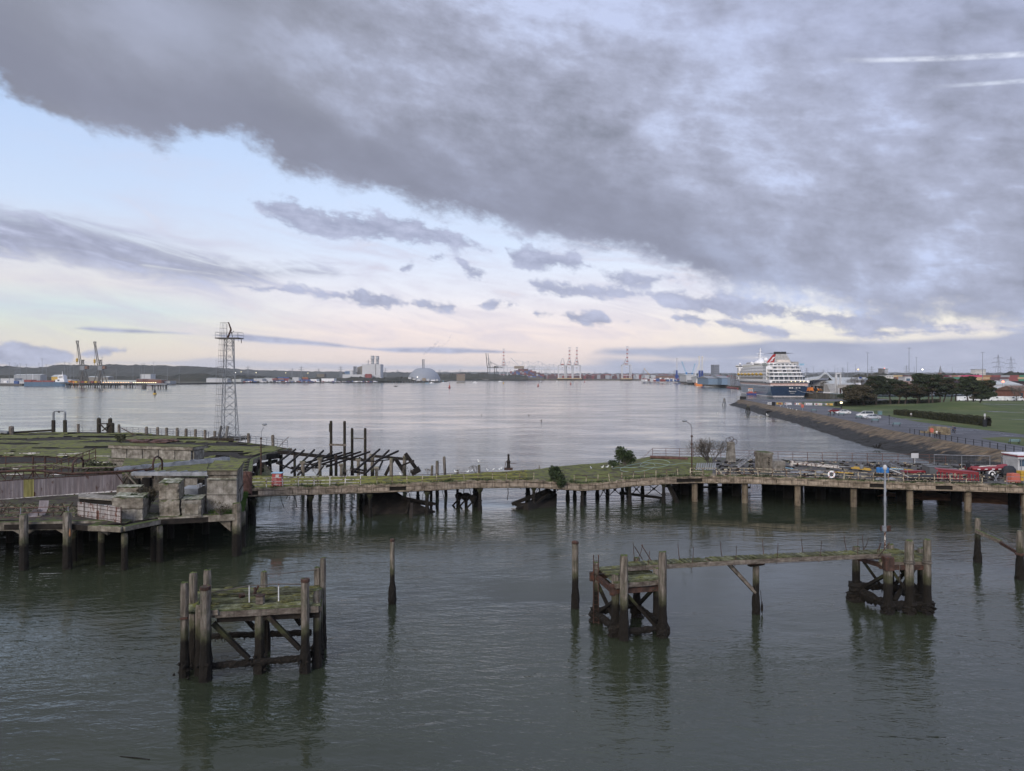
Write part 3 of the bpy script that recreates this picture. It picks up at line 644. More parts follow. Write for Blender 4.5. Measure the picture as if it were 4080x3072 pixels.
# cornice, groove and blocks along the front edge
cb=MB();prev=None;k=0;n=230;rg=random.Random(5)
vs=[]
for i in range(n+1):
 p=along(FRONT,Lf[-1]*i/n,Lf);j=rg.uniform(-.03,.03)
 vs+=[(p.x,p.y-0.12+j,p.z+0.05+rg.uniform(-.02,.04)-(.16 if rg.random()<.12 else 0)),(p.x,p.y-0.20+j,p.z-0.05),(p.x,p.y-0.18+j,p.z-0.30+rg.uniform(-.03,.03)),(p.x,p.y+0.5,p.z-0.30),(p.x,p.y+0.4,p.z+0.06)]
fs=[]
for i in range(n):
 for q in range(5):fs.append((i*5+q,i*5+(q+1)%5,i*5+5+(q+1)%5,i*5+5+q))
cb._add(vs,fs);cb.build('cornice','fascia',pier)
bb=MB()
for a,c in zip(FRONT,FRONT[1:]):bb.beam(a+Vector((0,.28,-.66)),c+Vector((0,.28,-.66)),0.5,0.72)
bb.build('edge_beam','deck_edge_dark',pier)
d=1.2;first=None;kk=0
while d<Lf[-1]-2:
 L=1.9*rg.uniform(0.96,1.03);a=along(FRONT,d,Lf);c=along(FRONT,d+L-0.06,Lf)
 if not(rg.random()<0.10):
  b=MB();o_=Vector((0,-0.06+rg.uniform(-.01,.015),-0.56));b.beam(a+o_,c+o_,0.22,0.44+rg.uniform(-.03,.02));b.build('facing_block','tan_block',pier)
 d+=L
lb=MB()
for a,c in zip(FRONT,FRONT[1:]):lb.beam(a+Vector((0,-.05,-.86)),c+Vector((0,-.05,-.86)),0.3,0.14)
lb.build('lower_ledge','fascia',pier)
# support columns
def iron_col(px,Y,zt=2.75,r=0.2,name='iron_column'):
 b=pile_mb(*AX(px,Y).xy,zt,r,n=8,seed=int(px),grow=1.5,zg=1.2)
 b.lathe(AX(px,Y,zt-.5),[(r*1.1,0),(r*1.9,0.3),(r*2.0,0.55)],8)
 b.lathe(AX(px,Y,1.1),[(r*1.0,0),(r*1.5,0.05),(r*1.5,0.14),(r,0.2)],8)
 return b.build(name,'dark_iron',pier)
for px in(1010,1238,1242+232,1702,1912,2127,2320,2509,2644):iron_col(px,ypath(FRONT,px).y+0.35)
for px in(1003,1460,1900,2100,2210,2262,2290,2380,2420,2480,2560,2700):iron_col(px,lerp(ypath(FRONT,px).y,ypath(BACK,px).y,0.45),r=0.19)
for px in(1010,1230,1440,1665,1890,2105,2330,2500):iron_col(px,ypath(BACK,px).y-1.0,3.2,0.19)
def conc_col(px,Y,w=0.95,zt=2.8):
 b=pile_mb(*AX(px,Y).xy,zt,w*(0.34 if w<1.15 else.44),n=8,seed=int(px*3+Y),grow=1.0,zg=1.2,square=1.6,rough=0.025)
 return b.build('concrete_column','concrete_col' if w<1.15 else 'concrete_tide',pier)
for px in(2768,2968,3178,3401,3625,3857,4085):conc_col(px,ypath(FRONT,px).y+0.6,1.0)
for px in(2730,2935,3140,3270,3370,3590,3810,4040):conc_col(px,lerp(ypath(FRONT,px).y,ypath(BACK,px).y,0.3),1.3)
for px in(2700,2780,2900,3060,3110,3230,3330,3460,3560,3650,3760):conc_col(px,lerp(ypath(FRONT,px).y,ypath(BACK,px).y,0.62),1.7,3.0)
for px in(2760,2840,3140,3180,3290,3420,3500,3600):conc_col(px,lerp(ypath(FRONT,px).y,ypath(BACK,px).y,0.9),1.5,3.0)
# transverse and lengthwise girders under the deck
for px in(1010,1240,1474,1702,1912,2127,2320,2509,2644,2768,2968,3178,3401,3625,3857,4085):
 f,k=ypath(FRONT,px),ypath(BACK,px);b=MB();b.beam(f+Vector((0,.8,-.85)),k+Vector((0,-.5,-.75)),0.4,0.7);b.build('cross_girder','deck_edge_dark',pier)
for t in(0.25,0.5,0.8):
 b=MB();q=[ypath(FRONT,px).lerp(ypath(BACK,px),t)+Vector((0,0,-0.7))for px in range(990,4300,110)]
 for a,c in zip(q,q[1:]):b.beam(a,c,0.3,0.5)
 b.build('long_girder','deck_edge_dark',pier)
b=MB()
for k in range(70):
 px=rg.uniform(1000,3500);f=ypath(FRONT,px).lerp(ypath(BACK,px),rg.uniform(.02,.5));f.z-=.8;q=f+Vector((rg.uniform(-.5,.5),0,-rg.uniform(.3,2.2)));b.tube([f,f.lerp(q,.5)+Vector((rg.uniform(-.2,.2),0,0)),q],rg.uniform(.02,.05),4)
o=b.build('hanging_rods','deck_edge_dark',pier);o['kind']='stuff'
# cross bracing with round couplings (between px 2380 and 2650)
for(p0,p1)in((2390,2420),(2420,2480),(2480,2510),(2510,2562),(2570,2640)):
 Y0=ypath(FRONT,p0).y+3;Y1=ypath(FRONT,p1).y+3;b=MB()
 b.beam(AX(p0,Y0,2.5),AX(p1,Y1,0.6),0.09);b.beam(AX(p0,Y0,0.6),AX(p1,Y1,2.5),0.09)
 m=(AX(p0,Y0,1.55)+AX(p1,Y1,1.55))/2;b.lathe(m-Vector((0,0,.12)),[(0.08,0),(0.2,0.06),(0.2,0.2),(0.08,0.26)],8)
 b.build('cross_brace','dark_iron',pier)
def fallen(name,label,cat,segs,mat='brace_timber',w=0.4):
 p0=segs[0][0];b=MB()
 for a,c,ww in segs:b.beam(a,c,ww,ww*0.8)
 o=b.build(name,mat,None);tag(o,label,cat);return o
fallen('fallen_beam','heavy timber leaning from the deck into the water beside an iron column','beam',[(AX(2660,98,2.5),AX(2706,97.0,-0.4),0.55)])
fallen('fallen_beam','dark beam lying low between two columns just above the water','beam',[(AX(2470,99,1.0),AX(2645,100,0.1),0.4)])
# wreckage under the deck: a fallen slab and lumps
b=MB()
vs=[AX(1480,97,3.0),AX(1560,93,2.6),AX(1620,92,1.4),AX(1735,90.5,0.05),AX(1660,88.5,-0.3),AX(1560,86.5,-0.4),AX(1440,88,-0.5),AX(1430,99,-0.5),AX(1700,100,-0.4)]
vs2=[v+Vector((0,0.6,-1.0))for v in vs]
b._add(vs,[(0,1,2,3,4,5,6),(0,6,7),(0,7,8,3,2,1)])
o=b.build('fallen_slab','deck_edge_dark');tag(o,'broken black deck section slumped into the water below the mossy pier','wreckage')
b=MB();rg=random.Random(3)
for(x0,x1,Y,z0,z1)in((1600,1735,91,1.7,0.9),(1630,1725,92,1.0,0.6)):b.beam(AX(x0,Y,z0),AX(x1,Y,z1),0.35,0.3)
b.beam(AX(1632,91,1.5),AX(1618,89,0.0),0.3);b.beam(AX(1640,88,1.5),AX(1636,86.5,-0.4),0.4)
o=b.build('broken_joists','deck_edge_dark');tag(o,'snapped joists sticking out of the slumped black deck section','wreckage')
for px,Y,s,lab in((1829,95,0.55,'rounded black stump hung with weed between two iron columns'),(1857,94.5,0.75,'larger weed-covered stump with a bent arm standing in the water under the pier'),(1885,93,0.5,'small dark drum lying half in the water beside an iron column')):
 b=MB();c=AX(px,Y,-0.3);b.lathe(c,[(s*.25,0),(s*.3,1.0),(s*.9,1.35),(s,1.7),(s*.5,2.0)],9)
 b.beam(c+Vector((0,0,1.2)),c+Vector((-0.9,0,0.2)),0.2);tag(b.build('stump','weed'),lab,'stump')
b=MB();b._add([AX(2035,95,0.3),AX(2100,92,0.9),AX(2180,96,2.2),AX(2220,98,1.0),AX(2210,93,-0.3),AX(2110,91,-0.4)],[(0,1,2,3,4,5)])
b.beam(AX(2040,94,0.35),AX(2175,95,1.9),0.4);b.beam(AX(2060,92,0.1),AX(2200,96,1.2),0.35);b.beam(AX(2090,92,-0.1),AX(2190,95,1.6),0.3)
tag(b.build('fallen_slab','deck_edge_dark'),'tilted dark raft of boards lying under the bushy middle of the pier','wreckage')
# lattice / low timbers under the concrete section
b=MB()
for k in range(3):
 for p0,p1,z in((2650,2790,0.5+.7*k),(2790,2990,0.4+.6*k)):b.beam(AX(p0,108+k,z),AX(p1,107+k,z+0.1),0.25)
tag(b.build('low_timbers','deck_edge_dark'),'row of horizontal dark timbers low under the concrete columns','timbers')
# ---- pier head, left
ph=thing('ruined_pier','wide moss-covered pier head with broken deck on concrete columns at the left','pier',(-40,90,3.9))
FR=[AX(-500,63.5),AX(97,64.3),AX(268,64.6),AX(350,63.7),AX(490,63.0),AX(500,63.4),AX(560,65.0),AX(640,66.4),AX(935,68.4)]
edge_r=[AX(935,68.4),AX(953,78),AX(985,92),AX(992,97),AX(1000,113),AX(1060,122),AX(1156,130.5)]
far=[AX(1156,130.5),AX(1085,136),AX(990,142),AX(868,150.7),AX(700,158),AX(584,164),AX(474,168),AX(260,169),AX(100,165),AX(-500,163)]
outl=[(p.x,p.y)for p in FR+edge_r[1:]+far[1:]]
def inside(x,y):
 c=False;n=len(outl)
 for i in range(n):
  (x1,y1),(x2,y2)=outl[i],outl[(i+1)%n]
  if(y1>y)!=(y2>y)and x<(x2-x1)*(y-y1)/(y2-y1)+x1:c=not c
 return c
b=MB();b.prism(outl,3.35,3.82);b.build('deck_slab','deck_edge_dark',ph)
# uneven mossy surface with holes showing the dark slab
b=MB();st=1.0;vs={};rg=random.Random(2)
def zsurf(x,y):
 v=noise.fractal(Vector((x/16,y/7,4)),0.8,2,5);
 hole=0
 if y>98 and x<-38:hole=max(0,noise.fractal(Vector((x/22+3,y/6,9)),0.9,2,5)-0.12)*1.1
 return 3.98+v*0.13-min(0.5,hole*3.0)
grid={}
x0,x1,y0,y1=-135,-24,62,172
for ix in range(int((x1-x0)/st)+1):
 for iy in range(int((y1-y0)/st)+1):
  grid[ix,iy]=(x0+ix*st,y0+iy*st)
idx={};vl=[];fl=[]
def vid(ix,iy):
 if(ix,iy)not in idx:
  x,y=grid[ix,iy];idx[ix,iy]=len(vl);vl.append((x,y,zsurf(x,y)))
 return idx[ix,iy]
for ix in range(int((x1-x0)/st)):
 for iy in range(int((y1-y0)/st)):
  if all(inside(*grid[ix+a,iy+c])for a,c in((0,0),(1,0),(1,1),(0,1))):
   zc=zsurf(*grid[ix,iy])
   if zc<3.72:continue
   fl.append((vid(ix,iy),vid(ix+1,iy),vid(ix+1,iy+1),vid(ix,iy+1)))
near=[f for f in fl if vl[f[0]][1]<96];far_f=[f for f in fl if vl[f[0]][1]>=96]
b._add(vl,far_f);b.build('mossy_deck','deck_moss',ph);b=MB();b._add(vl,near);b.build('mossy_deck','deck_front',ph)
b=MB()
for k in range(70):
 x,y=rg.uniform(-100,-45),rg.uniform(95,122)
 if inside(x,y):b.box((x,y,zsurf(x,y)),(rg.uniform(.8,3.2),rg.uniform(.15,.5),0.06),rg.uniform(-.2,.2))
o=b.build('loose_boards','peeling_white',ph);o['kind']='stuff'
b=MB()
for k in range(26):
 p=AX(rg.uniform(505,690),0);Y=rg.uniform(140,147);p=AX(rg.uniform(505,700),Y);b.box((p.x,p.y,4.0),(rg.uniform(1,2.4),1.2,0.12),rg.uniform(-.4,.4))
o=b.build('red_sheets','rail_red',ph);o['kind']='stuff'
# front edge beams with haunches
def hbeam(p,q,d=0.75,h=0.55,w=0.5):
 b=MB();dr=(q-p).normalized();nn=Vector((dr.y,-dr.x,0));L=(q-p).length
 out=[(0,0),(0,-d-h),(0.9,-d),(L-0.9,-d),(L,-d-h),(L,0)]
 b.extr(out,p+Vector((0,0,4.02))+nn*0.1,dr,(0,0,1),-nn,w)
 return b.build('edge_beam','concrete',ph)
nodes=[AX(-90,64.0),AX(97,64.5),AX(268,64.8),AX(430,65.0)]
for a,c in zip(nodes,nodes[1:]):hbeam(Vector((a.x,a.y,0)),Vector((c.x,c.y,0)))
for a,c,d in((AX(360,63.3),AX(490,62.7),.45),(AX(490,62.7),AX(632,65.8),.4),(AX(632,66.8),AX(938,68.6),.62)):
 b=MB();b.beam(a+Vector((0,0,3.98-d/2)),c+Vector((0,0,3.98-d/2)),0.6,d);b.build('edge_beam','concrete',ph)
b=MB();b.extr([(0,0),(-1.3,0),(0,-1.1)],AX(918,68.5,3.4),(1,0,0),(0,0,1),(0,1,0),0.5);b.build('haunch','concrete',ph)
def ccol(px,Y,r,zt=3.6,mat='concrete_tide',name='column',sq=1.5):
 return pile_mb(*AX(px,Y).xy,zt,r,n=8,seed=int(px+Y*7),grow=1.06,square=sq,rough=0.02).build(name,mat,ph)
ccol(404,65.2,.23,3.2);ccol(496,63.6,.23,3.2);ccol(613,66.8,.24,3.2);ccol(637,66.2,.23,3.3);ccol(943,68.7,.36,4.9)
for px,Y in((964,72),(973,80),(978,88),(985,96),(990,104),(315,69),(290,66.5),(370,75),(520,76),(680,76),(40,74),(150,78),(-60,70),(820,78),(760,90),(560,90),(300,92),(900,90)):ccol(px,Y,0.3)
for px,Y in((1010,100),(1020,108),(1030,116),(1075,122),(1120,128),(1045,112)):ccol(px,Y,0.25,3.6,'dark_iron')
# side edge of the pier head, with grass on the ledge
b=MB()
for a,c in zip(edge_r[:-1],edge_r[1:]):b.beam(a+Vector((0.1,0,3.55)),c+Vector((0.1,0,3.55)),0.5,0.8)
b.build('side_beam','concrete',ph)
for i,(px0,px1,Ya,Yb,lab)in enumerate(((850,930,68.7,69.6,'strip of bright green grass on the front edge of the left pier head'),(948,970,69.5,81,'bright green grass running back along the right edge of the left pier head'))):
 b=MB();rg=random.Random(i)
 for k in range(1800):
  t=rg.random();p=AX(lerp(px0,px1,t if i else rg.random()),lerp(Ya,Yb,t),3.98)+Vector((rg.uniform(-.5,.5),rg.uniform(-.3,.3),0));h=rg.uniform(.12,.4)
  b._add([p,p+Vector((.06,.02,0)),p+Vector((rg.uniform(-.1,.12),rg.uniform(-.08,.08),h))],[(0,1,2)])
 o=b.build('grass_strip','grass_tuft' if 'grass_tuft' in M else 'leaf_shrub');tag(o,lab,'grass');o['kind']='stuff'
 # girders of the collapsed side beyond
for i,(a,c,w)in enumerate(((AX(1000,118,3.5),AX(1110,124,3.3),.9),(AX(985,106,3.0),AX(1020,110,3.0),.7),(AX(1040,120,2.2),AX(1100,126,2.2),.5))):
 b=MB();b.beam(a,c,0.6,w);b.build('hanging_girder','deck_edge_dark',ph)
 # ---- timber mooring structures in the foreground
rg=random.Random(31)
def V(p,dz=0):return Vector((p[0],p[1],p[2]+dz))if len(p)>2 else Vector((p[0],p[1],dz))
def planked(parent,A,B,C,D,z,n,mat='mossy_plank',th=0.09,gapf=0.12,rg=rg,sag=0.05,name='plank',skip=()):
 """planks running A->B, laid side by side from the edge AB to the edge DC"""
 base=None
 for i in range(n):
  if i in skip:continue
  t0,t1=i/n,(i+1-gapf)/n
  a0,b0,b1,a1=A.lerp(D,t0),B.lerp(C,t0),B.lerp(C,t1),A.lerp(D,t1)
  e=rg.uniform(-.12,.12);dr=(b0-a0).normalized();zz=z+rg.uniform(-sag,sag*.6);b=MB()
  ps=[a0-dr*rg.uniform(0,.12),b0+dr*rg.uniform(0,.12),b1+dr*rg.uniform(0,.12),a1-dr*rg.uniform(0,.12)]
  tl=[rg.uniform(-.02,.02)for _ in ps]
  b._add([(p.x,p.y,zz-th)for p in ps]+[(p.x,p.y,zz+q)for p,q in zip(ps,tl)],[(3,2,1,0),(4,5,6,7),(0,1,5,4),(1,2,6,5),(2,3,7,6),(3,0,4,7)])
  b.build(name,mat,parent)
def clumps(parent,pts,seed,r=0.3,name='moss_clump',mat='moss_dark',n=20):
 n=int(n*.6);rg=random.Random(seed);b=MB()
 for _ in range(n):
  t,u=rg.random(),rg.random();p=pts[0].lerp(pts[1],t).lerp(pts[3].lerp(pts[2],t),u)
  s=r*rg.uniform(.4,1.2)
  b.lathe(p,[(s,0),(s*.8,s*.16),(s*.3,s*.25)],7,sy=.6)
 o=b.build(name,mat,parent);o['kind']='stuff'
def rust_strap(parent,p,r,z):
 b=MB();b.lathe((p[0],p[1],z),[(r*1.12,0),(r*1.16,.02),(r*1.16,.16),(r*1.12,.18)],10);b.build('iron_band','rusty_iron',parent)
 # ---- left dolphin
dl=thing('mooring_platform','mossy timber platform on thick piles in the left foreground, with white rail posts','platform',AX(1050,42.5))
pts={}
def pil(root,px,Y,zt,r,lean=(0,0),grow=1.3,name='pile',mat='timber',zg=1.5):
 p=AX(px,Y);b=pile_mb(p.x,p.y,zt,r,seed=int(px*7+Y),lean=lean,grow=grow,zg=zg);o=b.build(name,mat,root)
 return p
for px,Y,zt,r in((735,41.05,5.31,.215),(770,42.4,5.5,.22),(818,40.5,5.25,.26),(826,42.0,5.75,.215),(793,41.3,4.0,.19),(1034,41.64,3.75,.26),(1216,41.64,5.36,.225),(1263,42.4,4.5,.21),(1287,45.3,5.65,.18),(1266,45.6,4.95,.22),(1052,45.3,4.78,.2),(1060,44.9,3.6,.2),(1272,43.6,4.2,.2)):
 pil(dl,px,Y,zt,r)
DA,DB,DC,DD=AX(858,41.0),AX(1270,42.0),AX(1278,45.6),AX(800,44.9)
planked(dl,DA,DB,DC,DD,3.86,19,gapf=0.16,sag=.08)
clumps(dl,[V(DA,3.86),V(DB,3.86),V(DC,3.88),V(DD,3.86)],3,0.32,n=60)
for(a,c,z,w,h)in((DA,DB,3.55,.34,.36),(DD,DC,3.55,.3,.34),(DA,DD,3.5,.3,.3),(DB,DC,3.5,.3,.3),(DA.lerp(DB,.5),DD.lerp(DC,.5),3.5,.25,.3)):
 b=MB();b.beam(V(a,z),V(c,z),w,h);b.build('edge_beam','timber_beam',dl)
b=MB();b.beam(V(DA,3.2)+Vector((0,.25,0)),V(DB,3.15)+Vector((0,.25,0)),.3,.34);b.build('under_beam','deck_edge_dark',dl)
b=MB();b.beam(V(DA,3.74)+Vector((-.35,-.22,-.05)),V(DA,3.74)+Vector((.25,-.22,0)),.16,.3);b.build('beam_stub','timber_beam',dl)
for a,c,r in((AX(849,41.1,3.0),AX(992,41.2,.95),.26),(AX(1068,41.4,3.3),AX(1196,41.6,1.35),.26),(AX(910,44.8,3.2),AX(1018,44.7,1.4),.24),(AX(1122,44.8,3.4),AX(1200,44.6,1.7),.24)):
 b=MB();b.beam(a,c,r,r*.9);b.build('brace','brace_timber',dl)
for a,c,r,s in((AX(838,41.0,.62),AX(1200,41.8,.75),.17,5),(AX(832,44.9,.9),AX(1240,45.2,1.05),.16,6),(AX(800,41.5,.7),AX(790,44.6,.8),.17,7),(AX(1250,42.4,.75),AX(1275,45.2,.9),.22,8)):
 weedy(a,c,r,s).build('weedy_beam','weed',dl)
b=MB();rg2=random.Random(8)
for px,Y,n in((1262,43,50),(818,40.6,18),(1034,41.6,14),(1216,41.6,14),(735,41,14)):
 for k in range(n):
  p=AX(px,Y,rg2.uniform(.05,1.0))+Vector((rg2.uniform(-.4,.4),rg2.uniform(-.5,.3),0));s=rg2.uniform(.05,.14)
  b.lathe(p,[(s*.4,0),(s,s*.6),(s*.5,s*1.5)],5)
o=b.build('mussels','weed',dl);o['kind']='stuff'
for px,Y,zt in((993,42.1,4.85),(1110,42.2,4.92)):
 b=MB();p=AX(px,Y);b.tube([V(p,3.86),V(p,zt)],.035,6);b.build('rail_post','white_rail',dl)
b=MB();b.tube([AX(805,41.2,4.62),AX(993,42.1,4.82),AX(1110,42.2,4.9),AX(1205,41.8,5.0)],.035,5);b.build('hand_rope','twig',dl)
b=MB();b.tube([AX(850,42,4.5),AX(930,42.2,4.35),AX(1000,42.1,4.3),AX(1110,42.2,4.45)],.012,5);b.build('hand_rope','twig',dl)
b=MB();b.tube([AX(1065,45,4.7),AX(1150,45.1,4.75),AX(1260,45.3,4.9)],.025,5);b.build('hand_rope','twig',dl)
b=MB();b.beam(AX(800,41.0,3.9),AX(822,42.2,5.2),.07);b.beam(AX(806,41.0,3.6),AX(808,41.0,5.0),.06);b.build('broken_rail','peeling_white',dl)
b=MB();b.beam(AX(798,40.9,3.35),AX(803,40.9,4.1),.22,.2);b.build('beam_stub','timber_beam',dl)
b=MB();b.box(AX(1037,41.95,3.86),(.42,.35,.42));b.build('pile_head','timber_beam',dl)
b=MB();b.box(AX(1037,41.95,4.28),(.46,.4,.05));b.build('iron_cap','rusty_iron',dl)
b=MB();b.tube([AX(955,42.9,4.0),AX(972,43.1,4.0)],.14,9);b.build('bollard_stump','rusty_iron',dl)
b=MB();b.beam(AX(1010,43.5,3.9),AX(1030,43.7,4.35),.1);b.beam(AX(1020,43.6,3.9),AX(1014,43.6,4.3),.1);b.build('bollard_stump','rusty_iron',dl)
b=MB();b.beam(AX(718,40.8,3.35),AX(748,40.8,3.4),.14,.1);b.build('iron_band','rusty_iron',dl)
b=MB();b.beam(AX(757,41.6,3.4),AX(792,43.2,4.1),.5,.16);b.build('tilted_plank','mossy_plank',dl)
for px,Y,z in((818,40.5,5.2),(1216,41.64,5.3)):rust_strap(dl,AX(px,Y),.26 if px<1000 else.225,z-.12)
b=MB();b.tube([AX(1064,41.6,3.3),AX(1066,41.6,2.0),AX(1063,41.6,.5)],.02,5);b.build('chain','weed',dl)
# ---- lone piles
def lone(px,Y,zt,r,lab,grow=1.4):
 p=AX(px,Y);t=thing('mooring_pile',lab,'pile',p,'lone mooring piles standing in the water')
 pile_mb(p.x,p.y,zt,r,seed=int(px),grow=grow,zg=1.6).build('shaft','timber',t)
 b=MB();b.lathe((p.x,p.y,zt-.16),[(r*1.08,0),(r*1.1,.1),(r*.9,.19)],10);b.build('iron_cap','rusty_iron',t)
 return t
lone(1563,54.2,4.78,.17,'slim dark timber pile alone in the water right of the left platform',1.75)
lone(2292,53.2,4.85,.235,'thick pale timber pile alone in the water left of the ladder platform',1.3)
# ---- middle dolphin with ladder
dm=thing('mooring_platform','mossy timber platform with a rusty ladder at the left end of the plank walkway','platform',AX(2500,49))
for px,Y,zt,r in((2374,50.2,4.1,.2),(2452,47.4,4.05,.26),(2486,46.8,5.42,.26),(2640,47.35,5.52,.26),(2537,51.2,4.15,.24),(2614,49.2,3.95,.2)):pil(dm,px,Y,zt,r)
def P2(x,y):return Vector((x,y,0))
mA,mB,mC,mD=P2(6.65,47.0),P2(9.75,47.9),P2(8.98,51.4),P2(5.98,50.6)
planked(dm,mA,mB,mC,mD,3.67,17,gapf=.1,skip=(6,))
clumps(dm,[V(mA,3.66),V(mB,3.66),V(mC,3.66),V(mD,3.66)],5,.22,n=30)
for a,c in((mA,mB),(mD,mC)):
 b=MB();b.beam(V(a,3.42),V(c,3.42),.3,.32);b.build('edge_beam','timber_beam',dm)
 b=MB();b.beam(V(a,2.98)+Vector((-.3,.1,0)),V(c,2.98)+Vector((.2,.1,0)),.28,.3);b.build('girder','rusty_iron',dm)
for a,c in((mA,mD),(mB,mC)):
 b=MB();b.beam(V(a,3.1)+Vector((-.15,0,0)),V(c,3.1)+Vector((-.2,0,0)),.24,.34);b.build('girder','rusty_iron',dm)
for a,c in((AX(2452,47.6,2.3),AX(2384,50.0,.7)),(AX(2502,47.3,2.7),AX(2610,47.6,.6)),(AX(2603,47.7,3.0),AX(2545,50.8,1.0)),(AX(2410,50.3,2.9),AX(2530,51,.9)),(AX(2470,50.8,1.8),AX(2530,51.2,.6)),(AX(2380,50.4,2.6),AX(2450,48.0,.8))):
 b=MB();b.beam(a,c,.2,.18);b.build('brace','brace_timber',dm)
for a,c,r,s in((AX(2380,50.0,.6),AX(2452,47.6,.5),.2,1),(AX(2500,47.0,.45),AX(2620,47.5,.5),.17,2),(AX(2375,50.2,.8),AX(2530,51.1,.85),.17,3),(AX(2540,51,.8),AX(2625,48.5,.6),.18,4)):
 weedy(a,c,r,s,hang=.8).build('weedy_beam','weed',dm)
for px,Y,r in((2374,50.2,.36),(2450,47.4,.36),(2640,47.4,.33),(2537,51.2,.35)):
 b=pile_mb(*AX(px,Y).xy,.95,r,zb=-.8,seed=int(px),grow=1.1,rough=.12,step=.16);b.build('weed_collar','weed',dm)
b=MB()
for dx in(-.17,.17):b.tube([AX(2375,49.8,-.3)+Vector((dx,0,0)),AX(2375,49.8,4.7)+Vector((dx,0,0))],.035,5)
for k in range(15):b.tube([AX(2375,49.8,.1+k*.3)+Vector((-.17,0,0)),AX(2375,49.8,.1+k*.3)+Vector((.17,0,0))],.02,5)
b.build('ladder','rusty_iron',dm)
b=MB();b.box(AX(2358,49.9,2.9),(.3,.3,.6));b.build('fender_bracket','rusty_iron',dm)
b=MB();b.box(AX(2440,47.2,2.75),(.35,.3,.7));b.build('fender_bracket','rusty_iron',dm)
# ---- right dolphin
dr=thing('mooring_platform','stout timber platform beside the lamp pole at the right end of the walkway','platform',AX(3560,53.5))
for px,Y,zt,r in((3411,55.0,4.06,.27),(3538,52.0,3.95,.3),(3623,52.0,5.18,.3),(3694,52.0,5.25,.27),(3548,56.0,4.0,.26),(3668,54.6,4.05,.22)):pil(dr,px,Y,zt,r,grow=1.15)
rA,rB,rC,rD=AX(3505,52.3),AX(3705,52.4),AX(3688,55.2),AX(3500,56)
planked(dr,rA,rB,rC,rD,3.72,15,gapf=.1)
clumps(dr,[V(rA,3.72),V(rB,3.72),V(rC,3.72),V(rD,3.72)],6,.26,n=34)
for a,c in((rA,rB),(rD,rC),(AX(3412,55),AX(3530,52.2)),(AX(3412,55.2),AX(3668,54.6)),(AX(3538,52.1),AX(3694,52.1))):
 b=MB();b.beam(V(a,3.25),V(c,3.25),.26,.32);b.build('girder','rusty_iron',dr)
b=MB();b.beam(V(rA,3.5),V(rB,3.5),.3,.26);b.build('edge_beam','timber_beam',dr)
for a,c in((AX(3430,55,3.2),AX(3522,54.6,.9)),(AX(3524,52.3,2.6),AX(3438,54.8,1.0)),(AX(3560,52.4,2.8),AX(3605,52.2,1.7)),(AX(3565,52.3,.8),AX(3650,54.5,2.8)),(AX(3620,54,2.8),AX(3560,55,1)),(AX(3555,56,2.8),AX(3660,54.8,.8))):
 b=MB();b.beam(a,c,.26,.2);b.build('brace','brace_timber',dr)
for a,c,r,s in((AX(3412,55,.8),AX(3535,52.2,.6),.26,1),(AX(3415,55.2,1.1),AX(3660,54.7,1.0),.2,2),(AX(3540,52.1,.65),AX(3690,52.1,.6),.2,3),(AX(3550,55.8,.9),AX(3690,52.3,.8),.2,4)):
 weedy(a,c,r,s,hang=1.2).build('weedy_beam','weed',dr)
for px,Y,r in((3409,55.0,.52),(3538,52.0,.36),(3622,52,.36),(3697,52,.42),(3548,56,.4),(3668,54.6,.36)):
 b=pile_mb(*AX(px,Y).xy,1.35 if px<3420 else.8,r,zb=-.8,seed=int(px),grow=1.1,rough=.12,step=.16);b.build('weed_collar','weed',dr)
b=MB();b.box(AX(3538,51.95,3.1),(.62,.6,.95));b.build('iron_cap','rusty_iron',dr)
for px,Y,r in((3623,52,.3),(3694,52,.27)):
 b=MB();b.lathe(AX(px,Y,3.55),[(r*1.1,0),(r*1.25,.04),(r*1.25,.1),(r*1.1,.14)],10);b.lathe(AX(px,Y,3.75),[(r*1.1,0),(r*1.2,.03),(r*1.1,.07)],10);b.build('mooring_rope','twig',dr)
b=MB();b.tube([AX(3640,51.6,2.0),AX(3646,51.6,1.75),AX(3642,51.6,1.5),AX(3650,51.6,.9)],.035,5);b.build('hanging_rope','weed',dr)
b=MB();b.tube([AX(3585,51.9,3.6),AX(3584,51.9,2.9),AX(3586,51.9,2.3)],.02,5);b.build('hanging_rope','twig',dr)
# ---- walkway between them
wk=thing('plank_walkway','long narrow mossy plank walkway on one braced post between the two timber platforms','walkway',AX(3012,51.9))
a0,a1=P2(7.75,49.0),P2(27.4,52.6);wn=Vector((-(a1-a0).y,(a1-a0).x,0)).normalized()*0.95
n=128
proto=None
for i in range(n):
 if i in(37,38,59,101):continue
 t0,t1=i/n,(i+.84)/n;q0,q1=a0.lerp(a1,t0),a0.lerp(a1,t1);z=4.2+.06*math.sin(t0*3.1)+rg.uniform(-.02,.02);sk=rg.uniform(-.05,.05)
 ps=[q0,q1,q1+wn+Vector((sk,0,0)),q0+wn+Vector((sk,0,0))];b=MB()
 b._add([(p.x,p.y,z-.06)for p in ps]+[(p.x,p.y,z+rg.uniform(-.015,.02))for p in ps],[(3,2,1,0),(4,5,6,7),(0,1,5,4),(1,2,6,5),(2,3,7,6),(3,0,4,7)])
 b.build('plank','mossy_plank',wk)
for s in(0.06,0.86):
 b=MB();K=10
 for i in range(K):
  b.beam(V(a0.lerp(a1,i/K)+wn*s,3.97+.06*math.sin(i/K*3.1)),V(a0.lerp(a1,(i+1)/K)+wn*s,3.97+.06*math.sin((i+1)/K*3.1)),.16,.32)
 b.build('side_beam','timber_beam',wk)
pile_mb(*AX(3012,51.9).xy,3.7,.22,seed=77,grow=1.3).build('post','timber',wk)
